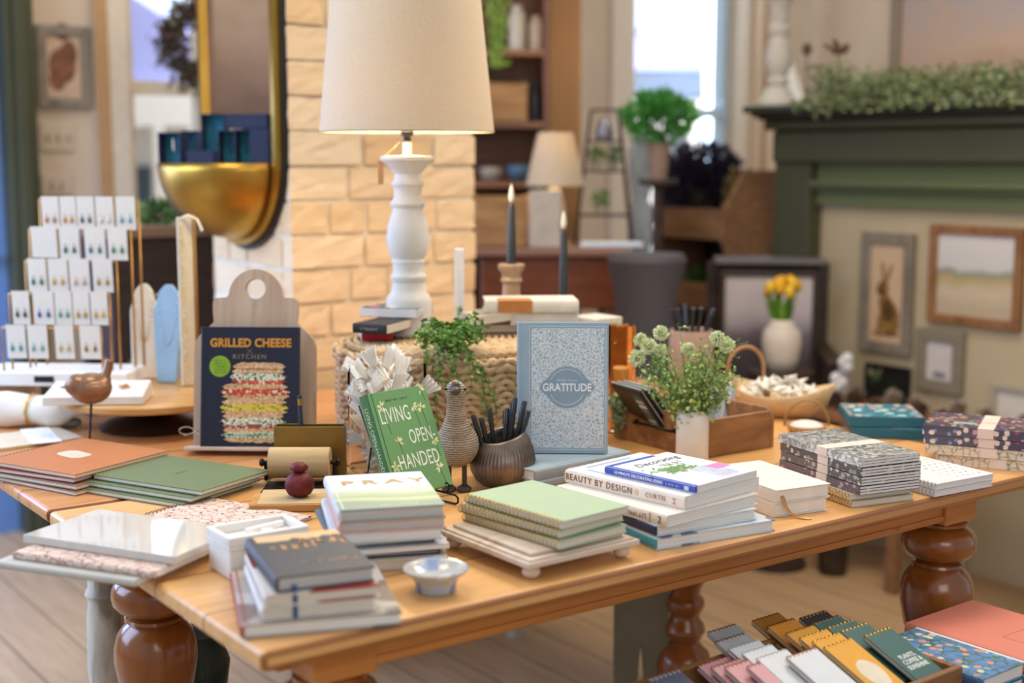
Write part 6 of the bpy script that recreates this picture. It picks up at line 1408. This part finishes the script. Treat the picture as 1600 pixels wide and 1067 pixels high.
q = PY(852, 330, BD+.02); m = M(); m.box(-.055,.055,-.02,.02,0,.20); o = obj('white_plaque', m, plain('#bdb3a4', .6, 0, .1, 20), None, bevel=.004); o.location = (q.x, BD+.05, BZ); tag(o, 'pale weathered plaque standing before the small lamp', 'plaque')
# tiered wire shelf
tq = PY(945, 380, BD+.2); ty = BD+.27; e = empty('tiered_shelf', 'dark tapered metal plant shelf with three tiers on the buffet', 'shelf', (tq.x, ty, BZ)); H_ = PY(945, 172, ty).z-BZ
m = M()
for sx_ in (-1,1):
    for sy_ in (-1,1): m.tube([(sx_*.105,sy_*.06,0),(sx_*.05,sy_*.03,H_)], .004, 6)
m.tube([(-.05,-.03,H_),(.05,-.03,H_),(.05,.03,H_),(-.05,.03,H_)], .004, 6, closed=True); obj('iron_frame', m, DARKW, e)
tiers = [.10, .26, .37]
for k, z_ in enumerate(tiers): s_ = 1-.5*z_/H_; m = M(); m.box(-.105*s_, .105*s_, -.06*s_, .06*s_, z_, z_+.008); obj('tier', m, DARKW, e)
for k, (dx, tr, lab) in enumerate([(-.035, 1, 'small green plant left on the middle tier of the dark plant shelf'), (.03, 1, 'little green plant right on the middle tier of the dark plant shelf'), (-.01, 0, 'green plant on the lowest tier of the dark plant shelf')]):
    bushy('small_potted_plant', lab, (tq.x+dx, ty, BZ+tiers[tr]+.009), (.028,.025,.028), 90, .02, ['#4f8a3a','#6fa84a','#3a6f30'], [(0,0),(.016,0),(.02,.03),(0,.028)], plain('#b9b0a3', .6), seed=80+k, base=(0,0,.052))
m = M(); m.lathe([(0,0),(.03,0),(.034,.03),(.02,.07),(.012,.075),(0,.076)], 20); o = obj('pewter_jug', m, plain('#8c8a94', .25, .5), None, smooth=True); o.location = (tq.x, ty, BZ+tiers[2]+.009); tag(o, 'small silvery jug on the upper tier of the dark plant shelf', 'jug')
q = PY(955, 392, BD+.06); m = M(); m.box(-.11,.11,-.04,.04,0,.018); o = obj('white_tray', m, plain('#d3dce8', .3), None, bevel=.006); o.location = (q.x, BD+.06, BZ); tag(o, 'shiny white tray at the front right of the buffet', 'tray')
# spindle, ficus, bins
q = PY(1007, 300, 4.95); e = empty('white_pedestal', 'tall pale turned pedestal right of the buffet in window light', 'pedestal', (q.x+.005, 5.15, 0)); zt_ = PY(1007, 215, 5.15).z; zb_ = PY(1007, 395, 5.15).z
m = M(); m.lathe([(0,0),(.08,0),(.08,.03),(.03,.06),(.03,zb_-.1),(.035,zb_),(.05,zb_+.06),(.04,zb_+.1),(.052,zb_+.16),(.03,zb_+.2),(.045,zb_+.28),(.05,zt_-.05),(.03,zt_-.02),(.055,zt_),(0,zt_)], 28); obj('turned_column', m, plain('#c9d3d8', .35), e, smooth='all')
q = PY(1027, 215, 4.9); q2 = PY(1027, 262, 4.9)
bushy('ficus_plant', 'bushy bright green plant in a clay pot before the right window', (q.x, 4.85, q2.z-.0), (.12,.10,.085), 900, .035, ['#2f7a35','#4a9a45','#6fb85a','#256028'], [(0,-.04),(.03,-.04),(.042,.09),(.038,.09),(0,.05)], plain('#8f7768', .7), seed=90, base=(0,0,PY(1027,182,4.85).z-q2.z))
m = M(); zz = q2.z-.041; m.lathe([(0,0),(.12,0),(.12,.02),(.02,.04),(.02,zz-.03),(.07,zz-.015),(.07,zz),(0,zz)], 24); o = obj('plant_stand', m, DARKW, None, smooth=True); o.location = (q.x, 4.85, 0); tag(o, 'dark round pedestal stand under the bushy green plant', 'plant stand')
bc2 = PY(1137, 245, 5.1); bc2.z = 0
e = empty('tiered_bin', 'tall brown wooden bin unit with slanted open compartments', 'bin unit', bc2, FA); bw_ = .40; bdp = .27
SP = Matrix(((0,0,1,0),(1,0,0,0),(0,1,0,0),(0,0,0,1)))
zA = [PY(1100, y, 5.25).z for y in (480, 440, 372, 325)]; ztop = PY(1170, 266, 5.2).z
for x_ in (-bw_, -.016):
    m = M(); m.prism([(0,0),(bdp,0),(bdp,ztop),(.09,ztop),(-.01,zA[3]),(-.02,zA[2]),(.05,zA[1]+.02),(-.01,zA[1]),(-.02,zA[0]),(.0,zA[0]-.1)], x_, x_+.016, SP); obj('side_panel', m, BRW, e, bevel=.003)
for k, (z0_, z1_) in enumerate([(zA[0], zA[1]), (zA[2], zA[3]), (.45, .55)]):
    m = M(); m.box(-bw_+.0165, -.0165, -.018, -.004, z0_, z1_); obj('front_board', m, BRW, e, bevel=.002); m = M(); m.box(-bw_+.0165, -.0165, -.003, bdp-.013, z0_, z0_+.012); obj('bin_floor', m, BRW, e)
m = M(); m.box(-bw_+.0165, -.0165, bdp-.012, bdp, 0, ztop); obj('back_panel', m, DARKW, e)
def bin_at(x, y, z_): r = Vector((math.cos(FA), math.sin(FA), 0)); n = Vector((-math.sin(FA), math.cos(FA), 0)); v = bc2 + r*x + n*y; v.z = z_; return v
bushy('lavender_bunch', 'large dark purple dried lavender bunch in the top bin', bin_at(-.25, .11, zA[2]+.013), (.17,.095,.14), 1900, .036, ['#1f1c2c','#2c2840','#3a3450','#181826'], seed=95, cat='dried flowers', base=(0,0,.20))
bushy('dried_grass', 'golden brown dried grass bunch beside the lavender in the top bin', bin_at(-.065, .11, zA[2]+.013), (.045,.05,.12), 260, .03, ['#6a5530','#8a7040','#4a4a28'], seed=96, cat='dried flowers', base=(0,0,.13))
bushy('moss_bunch', 'dark green moss bunch in the lower bin', bin_at(-.20, .12, zA[0]+.013), (.14,.09,.06), 700, .025, ['#2f5020','#44702c','#20381a'], seed=97, base=(0,0,.07))
# dark basket-texture stool between buffet and bins
q = PY(1020, 430, 4.3); m = M(); zz = PY(1020, 400, 4.3).z; m.lathe([(0,0),(.13,0),(.15,.1),(.10,zz-.15),(.13,zz-.02),(.12,zz),(0,zz)], 30); o = obj('wicker_stool', m, islands('wicker_grey', ['#4a474c','#555258'], .7, bmp=.6), None, smooth=True); o.location = (q.x-.01, 4.4, 0); tag(o, 'dark grey wicker stool left of the bin unit', 'stool')
# dark armchair with framed print
q = PY(1205, 500, 4.7); e = empty('wooden_armchair', 'black-brown wooden chair holding a framed misty landscape before the fireplace', 'chair', (q.x, 4.8, 0), R(-6)); e.scale = (1.22, 1.22, .955)
for x_ in (-.15, .165): m = M(); m.box(x_-.02, x_+.02, .06, .10, 0, 1.03); obj('back_post', m, DARKW, e, bevel=.004); m = M(); m.box(x_-.02, x_+.02, -.30, -.26, 0, .70); obj('front_leg', m, DARKW, e, bevel=.004); m = M(); m.box(x_-.025, x_+.025, -.31, .055, .701, .73); obj('armrest', m, DARKW, e, bevel=.006)
m = M(); m.box(-.13, .145, .065, .095, .90, 1.02); obj('top_rail', m, DARKW, e, bevel=.004); m = M(); m.box(-.13, .145, .07, .09, .5, .895); obj('back_panel', m, DARKW, e); m = M(); m.box(-.13, .145, -.29, .06, .42, .46); obj('seat', m, DARKW, e, bevel=.005)
m = M(); m.box(-.15, .165, -.02, .12, 1.031, 1.05); o = obj('grey_plank', m, plain('#6f6a68', .5), None, bevel=.003); o.location = (q.x, 4.8, 0); o.rotation_euler.z = R(-6); o.scale = (1.22, 1.22, .955); tag(o, 'grey plank laid across the top of the dark chair', 'plank')
q = PY(1203, 600, 4.65); picture('dark framed misty landscape print leaning in the dark chair behind the tulips', (q.x, 4.72, .4405), R(-6), .335, PY(1203,424,4.72).z-.4405, .017, DARKW, art_mat('misty_print', [(.05, '#3b3236'), (.3, '#4a4247'), (.5, '#6b5f66'), (.62, '#a49aa0'), (.75, '#bdb3b4'), (1, '#c4bbbb')], 5, 2, .3, (.1, .5)))
# side stool with tulips
q = PY(1222, 580, 4.4); zz = q.z; e = empty('side_stool', 'small dark round table under the white tulip vase', 'table', (q.x, 4.42, 0)); m = M(); m.lathe([(0,zz-.025),(.11,zz-.025),(.11,zz),(0,zz)], 32); obj('round_top', m, DARKW, e, smooth=True); m = M(); m.lathe([(0,0),(.10,0),(.10,.02),(.025,.04),(.02,zz-.05),(.05,zz-.026),(0,zz-.026)], 24); obj('pedestal', m, DARKW, e, smooth=True)
e = empty('stoneware_vase', 'round beige vase on the dark round table', 'vase', (q.x, 4.42, zz+.001)); e.scale = (1.25,1.25,1.25); m = M(); m.lathe([(0,0),(.036,0),(.046,.03),(.052,.075),(.048,.105),(.030,.125),(.028,.135),(.025,.13),(.03,.12),(0,.10)], 30); obj('vase_body', m, plain('#cfc4b6', .5, 0, .04), e, smooth='all')
e = empty('tulip_bunch', 'bunch of yellow tulips in the beige vase', 'flowers', (q.x, 4.42, zz+.135)); e.scale = (1.3,1.3,1.3); rnd = random.Random(55); s_ = M(); b_ = M(); l_ = M()
for i in range(13):
    tx, ty_, tz = rnd.uniform(-.040,.040), rnd.uniform(-.03,.03), rnd.uniform(.075,.115); s_.tube([(0,0,0),(tx*.6,ty_*.6,tz*.6),(tx,ty_,tz)], .002, 5); b_.lathe([(0,-.004),(.009,.0),(.0125,.010),(.011,.022),(.006,.030),(0,.030)], 10, Matrix.Translation((tx,ty_,tz)), lambda a, z_: .1*math.cos(3*a))
for i in range(26): l_.leaf((rnd.uniform(-.012,.012), rnd.uniform(-.012,.012), 0), (rnd.uniform(-.4,.4), rnd.uniform(-.4,.4), 1), rnd.uniform(.07,.12), .018)
obj('stems', s_, plain('#5f8a30', .5), e); obj('yellow_blooms', b_, islands('tulip_yellow', ['#e0b020','#d9a010','#e8c440'], .5), e, smooth='all'); obj('leaves', l_, islands('tulip_leaf', ['#5f8f2c','#7aa83c','#4a7a28']), e)
q = PY(1292, 570, 4.5); e = empty('cotton_branch', 'white fluffy cotton stems right of the dark chair', 'dried flowers', (q.x, 4.33, .411)); rnd = random.Random(15); m = M(); 
for i in range(9): m.ball((rnd.uniform(-.022,.022), rnd.uniform(-.02,.02), PY(1292, 548+i*6, 4.5).z-.41), .020, 10)
obj('cotton_bolls', m, plain('#cfcfd2', .9), e, smooth='all'); m = M(); m.tube([(0,0,0),(0,0,.28)], .003, 5); obj('stem', m, DARKW, e)
m = M(); m.lathe([(0,0),(.045,0),(.055,.2),(.05,.409),(0,.408)], 26); o = obj('dark_urn', m, DARKW, None, smooth=True); o.location = (q.x, 4.33, 0); tag(o, 'dark floor urn carrying the white cotton stems', 'urn')
# low table with pine cones under the frames
q0 = fpt(fs(1368), -.26, 0); zz = fz(1470, 645) + .03
e = empty('tray_table', 'reddish wooden table with pine cones below the framed pictures', 'table', (q0.x, q0.y, 0), FA); 
m = M(); m.box(0,1.0,-.13,.13,zz-.03,zz); obj('tabletop', m, wood('red_brown_top', '#8a5c40', '#9d6d50'), e, bevel=.004)
for a_ in (.42, .95):
    for b_ in (-.10, .10): m = M(); m.box(a_-.02,a_+.02,b_-.015,b_+.015,0,zz-.031); obj('leg', m, BRW, e)
rnd = random.Random(66); bpy.context.view_layer.update(); TM = e.matrix_world.copy()
for k in range(14):
    v = TM @ Vector((.06+.062*k, (-.07,.05,-.02,.09)[k % 4], zz+.001)); m = M(); n = 60
    for i in range(n): t = i/n; a = i*2.4; r_ = .024*math.sin(math.pi*(.15+.8*t)); m.leaf((r_*.3*math.cos(a), r_*.3*math.sin(a), .005+t*.045), (math.cos(a), math.sin(a), .35), max(.004, r_), .012)
    m.ball((0,0,.026), (.009,.009,.024), 10)
    o = obj('pine_cone', m, islands('pine_cone_%d' % (k % 2), [['#6a4a36','#4f3628','#8a6a50'], ['#a39686','#6f5746','#c9c0b2']][k % 2]), None); o.location = v; o.scale = (1.25,)*3; o.rotation_euler.z = k; tag(o, 'small pine cone in the row on the reddish table under the pictures' if k % 2 == 0 else 'pale frosted pine cone in the row on the reddish table under the pictures', 'pine cone', ['brown pine cones','frosted pine cones'][k % 2])
# ================================================================= ON THE MANTEL
def mp(px, y): return fpt(fs(px), y, MZ+.0005)
e = empty('white_candlestick', 'tall white turned candlestick at the left end of the mantel', 'candlestick', fpt(.03, -.085, MZ+.0005)); 
m = M(); hh = [(0,0),(.062,0),(.062,.012),(.05,.025),(.04,.05),(.026,.06),(.034,.07),(.034,.08),(.026,.09),(.04,.12),(.042,.15),(.034,.19),(.026,.21),(.036,.225),(.036,.235),(.024,.25),(.03,.29),(.036,.31),(.05,.33),(.055,.335),(0,.336)]; m.lathe([(r_*1.15, z_*1.15) for r_, z_ in hh], 28); obj('turned_stem', m, plain('#cfc8bd', .7), e, smooth=True)
m = M(); m.lathe([(0,.387),(.036,.387),(.036,.56),(0,.56)], 24); obj('pillar_candle', m, plain('#ded6c4', .5), e, smooth=True)
rnd = random.Random(77); m = M(); 
for i in range(5200):
    s_ = rnd.uniform(.2, 1.65) ; hgt = .095 if s_ < .36 else .07; zz = rnd.random()**1.3*hgt*(.5+.5*math.sin(s_*23)**2+.4); y_ = rnd.uniform(-.15,-.0); 
    if rnd.random() < .12: y_ = -.172-rnd.random()*.02; zz = -rnd.random()*.04
    m.leaf((s_, y_, zz+.004), (rnd.uniform(-1,1), rnd.uniform(-1,.3), rnd.uniform(-.3,1)), rnd.uniform(.015,.03), .011)
e = empty('eucalyptus_garland', 'grey-green leafy garland lying along the mantel shelf', 'garland', F0 + Vector((0,0,MZ+.002)), FA); obj('garland_leaves', m, islands('garland_green', ['#6f7f4f','#8a9a6a','#5a6a3c','#9aa880','#7a7a45'], .7), e)
m = M(); m.tube([(s_*.1+.05, -.10+.02*math.sin(s_), .01) for s_ in range(15)], .004, 5); obj('twig_core', m, DARKW, e)
def wirebird(lab, px, pt, y, kind):
    zt_ = PY(px, pt, 4.8).z-MZ; b = fpt(fs(px), y, MZ+.0005); e = empty('bird_ornament' if kind else 'bud_ornament', lab, 'ornament', b)
    m = M(); m.tube([(0,0,0),(0,0,zt_)], .002, 5); m.lathe([(0,0),(.03,0),(.03,.006),(0,.008)], 16); obj('metal_rod', m, DARKW, e)
    m = M()
    if kind: m.ball((0,0,zt_), (.032,.015,.015), 14); m.ball((.024,0,zt_+.012), (.012,.011,.011), 12); m.leaf((-.02,0,zt_), (-1,0,.5), .045, .02); m.leaf((0,-.012,zt_+.004), (-.7,-.4,.7), .05, .025)
    else: m.ball((0,0,zt_), (.018,.014,.022), 14)
    obj('rusty_figure', m, plain('#6a4a3a', .7), e, smooth='all')
wirebird('small rusty bud ornament on a thin rod left on the mantel', 1274, 75, -.06, 0)
wirebird('rusty flying bird ornament above the garland beside the painting', 1330, 82, -.08, 1)
# ================================================================= LOWER BENCH, CRATE OF MINI NOTEBOOKS
RZ = .58; Lc, Fc, Rc = P(947,1062,RZ), P(1290,969,RZ), P(1515,1037,RZ); BZ2 = .46
cw = (Fc-Lc).length; cd = (Rc-Fc).length; ca = (math.atan2((Fc-Lc).y, (Fc-Lc).x) + math.atan2((Fc-Rc).y, (Fc-Rc).x) - math.pi/2)/2
cw = max(cw, .40)
ux = Vector((math.cos(ca), math.sin(ca), 0)); uy = Vector((-math.sin(ca), math.cos(ca), 0)); org = Vector((Fc.x, Fc.y, 0))   # far right corner
e = empty('notebook_crate', 'brown wooden crate filled with rows of mini spiral notebooks', 'crate', (org.x, org.y, BZ2+EPS), ca); hC = RZ-BZ2
CWD = wood('crate_brown', '#6f4a2a', '#8a6038', '#9a6f45', scale=(2,12,12), rough=.55)
for a_, nm in [((-cw,0,-.012,0),'back_panel'), ((-cw,0,-cd,-cd+.012),'front_panel'), ((-cw,-cw+.012,-cd+.0125,-.0125),'end_panel'), ((-.012,0,-cd+.0125,-.0125),'end_panel')]: m = M(); m.box(*a_, 0, hC); obj(nm, m, CWD, e, bevel=.002)
m = M(); m.box(-cw+.0125, -.0125, -cd+.0125, -.0125, .001, .01); obj('crate_base', m, CWD, e)
e = empty('display_bench', 'low wooden bench carrying the notebook crate and coral book', 'bench', (org.x, org.y, 0), ca); m = M(); m.box(-cw-.02, .42, -cd-.30, .01, BZ2-.03, BZ2); obj('bench_top', m, BRW, e, bevel=.004)
for a_ in (-cw+.03, .38):
    for b_ in (-cd-.26, -.03): m = M(); m.box(a_-.02,a_+.02,b_-.02,b_+.02,0,BZ2-.031); obj('leg', m, BRW, e)
def mini(lab, px, py, z_, cov, group, wd=.066, ln=.125, tilt=20, wire=None, th=.009, motif=None):
    p = P(px, py, z_); e = empty('mini_notebook', lab, 'notebook', (0,0,0), 0, group)
    spiral(e, wd, ln, th, cov, pages=PG_G, wire=wire or GOLD, edge='T', rr=.005)
    rot = (Matrix.Rotation(ca, 3, 'Z') @ Matrix.Rotation(R(tilt), 3, 'X')); e.rotation_euler = rot.to_euler()
    e.location = p - rot @ Vector((-wd/2, ln/2, th))
    if motif: motif(e, th)
    return e
TE = plain('#40635f', .5, 0, .03); YE = plain('#d99b32', .5, 0, .03); OC = plain('#a8702c', .5, 0, .03); WM = plain('#cfd2d6', .5, 0, .03); PK = plain('#c9959c', .5, 0, .03); CW = plain('#b8744c', .35, .9); GM = plain('#a5aaab', .5)
def plants(e, th): text('cover_lettering', 'PLANTS,\nCOFFEE &\nSUNSHINE', .0125, plain('#d6dcd4', .5), e, (.0,-.010,th+.0003), off=.0003, xs=.82)
def blob(e, th): m = M(); m.prism([(.0+.022*math.cos(t)*(1+.06*math.sin(3*t)), -.012+.032*math.sin(t)) for t in [2*math.pi*k/26 for k in range(26)]], th+.0001, th+.0004); obj('cream_blob', m, plain('#d8cdb4', .6), e)
minis = [('black mini notebook at the back of the teal column', 1250,966,.600,plain('#2c2c2e',.5),'teal column',None,None), ('furthest teal mini notebook just before the black one',1271,974,.603,TE,'teal column',None,None), ('second teal mini notebook from the back of the column',1293,981,.606,TE,'teal column',None,None), ('third teal mini notebook, directly behind the lettered one',1314,987,.609,TE,'teal column',None,None), ('front teal mini notebook with white plants coffee and sunshine lettering',1351,994,.612,TE,'teal column',None,plants),
 ('ochre brown mini notebook at the back of the yellow column',1176,970,.598,OC,'yellow column',CW,None), ('orange mini notebook second from the back of the yellow column',1200,979,.601,plain('#cf8a30',.5),'yellow column',CW,None), ('yellow mini notebook third from the back of its column',1229,990,.604,YE,'yellow column',None,None), ('yellow mini notebook in the middle of its column',1250,997,.607,YE,'yellow column',None,None), ('yellow mini notebook just behind the front one',1270,1003,.610,YE,'yellow column',None,None), ('front yellow mini notebook with a cream blob',1288,1012,.613,YE,'yellow column',None,blob),
 ('grey mini notebook at the back of the pale column',1106,988,.598,GM,'pale column',CW,None), ('second grey mini notebook of the pale column',1119,1003,.601,GM,'pale column',CW,None), ('white mini notebook behind two others in the pale column',1140,1014,.604,WM,'pale column',WM,None), ('white mini notebook in the middle of the pale column',1160,1021,.607,WM,'pale column',WM,None), ('white mini notebook just behind the front of the pale column',1183,1029,.610,WM,'pale column',WM,None), ('front white mini notebook beside the pink one',1230,1027,.613,WM,'pale column',CW,None),
 ('furthest dusky pink mini notebook by the crate rim',1091,1040,.590,PK,'pink column',CW,None), ('second dusky pink mini notebook from the rim',1112,1043,.595,PK,'pink column',CW,None), ('third dusky pink mini notebook, wrapped',1133,1043,.600,PK,'pink column',CW,None), ('front pink mini notebook beside the white one',1168,1042,.606,PK,'pink column',CW,None), ('navy mini notebook at the left end of the crate',1014,1063,.590,plain('#4a4d66',.5),None,WM,None)]
zoff = {}
for k, (lab, px, py, z_, cov, g, wr, mo_) in enumerate(minis):
    mini(lab, px, py, z_, cov, ('mini notebooks in the ' + g) if g else None, wire=wr, motif=mo_, tilt=22, wd=.066, th=.0085)
# books right of the crate
FC2 = P(1519, 937, .557)
e = empty('book', 'coral hardback with a faint lined label at the lower right', 'book', (0,0,.57), ca); w_, d_ = .20, .27; c_ = FC2 - ux*w_/2 - uy*d_/2
e.location = (c_.x, c_.y, .535); CORAL = plain('#d98370', .5, 0, .02); book(e, w_, d_, .022, CORAL, pages=PG_W)
m = M()
for a_ in [(-.03,.05,.0,.0006),(-.03,.05,.05,.0506),(-.03,-.0294,0,.05),(.05,.0506,0,.05)]: m.box(a_[0],a_[1],a_[2]-.06,a_[3]-.06,.0221,.0223)
obj('cover_outline', m, plain('#b0584a', .5), e)
e = empty('book', 'thick grey photo album supporting the coral book on the bench', 'book', (c_.x, c_.y, BZ2+EPS), ca); book(e, w_, d_, .535-BZ2-.002, plain('#4a5666', .5), pages=PG_W)
lb_ = Vector((0,0,0)); R_, FB = P(1597,1036,.566), P(1438,978,.566); blen = (R_-FB).length; bwid = .118; c2 = (R_+FB)/2 - ux*bwid/2
e0_ = empty('book', 'thick teal-edged book beneath the blue floral one by the notebook crate', 'book', (c2.x, c2.y, BZ2+EPS), ca); book(e0_, bwid, blen, .542-BZ2-.0015, plain('#2f6f86', .5), pages=PG_W)
BF = floral('blue_garden_floral', '#5d86b4', ['#cfa08a','#d6cfae','#7fb0c0','#5f8fb8','#4f7a5a','#d98f7a'], 62, .36, .45, '#3f6a6a')
e = empty('book', 'blue floral garden-patterned book leaning against the notebook crate', 'book', (c2.x, c2.y, .542), ca); book(e, bwid, blen, .0235, BF, pages=PG_W, spine=plain('#3f5f8a', .5))
m = M(); m.box(bwid/2-.006, bwid/2+.001, -blen/2, blen/2, .0236, .0240); obj('white_margin', m, plain('#d6dade', .5), e)
# ================================================================= UNDER AND AROUND THE TABLE
q = PY(303, 990, 2.45); m = M(); zz = PY(303, 985, 2.5).z; m.lathe([(0,0),(.07,0),(.075,.02),(.035,.06),(.03,zz*.5),(.05,zz-.10),(.055,zz-.06),(.045,zz-.03),(.05,zz),(0,zz)], 30); o = obj('iron_pedestal', m, plain('#20302a', .3), None, smooth=True); o.location = (q.x, 2.5, 0); tag(o, 'dark green glazed pedestal standing under the pine table', 'pedestal')
pa = PY(968, 1000, 2.95); pb = PY(1040, 1000, 2.95); e = empty('painted_bench', 'grey-green painted bench end with a notched foot behind the far table leg', 'bench', ((pa.x+pb.x)/2, 2.98, 0), 0)
hw_ = (pb.x-pa.x)/2+.01; zn = PY(1004, 1003, 2.98).z
m = slabshape([(-hw_,0),(-hw_*.35,0),(.0,zn),(hw_*.35,0),(hw_,0),(hw_,.52),(-hw_,.52)], 0, .025); obj('bench_end', m, plain('#7f7863', .7, 0, .1, 12), e)
m = M(); m.box(-hw_-.3, hw_+.01, -.02, .2, .521, .545); obj('bench_seat', m, plain('#7f7863', .7, 0, .1, 12), e)
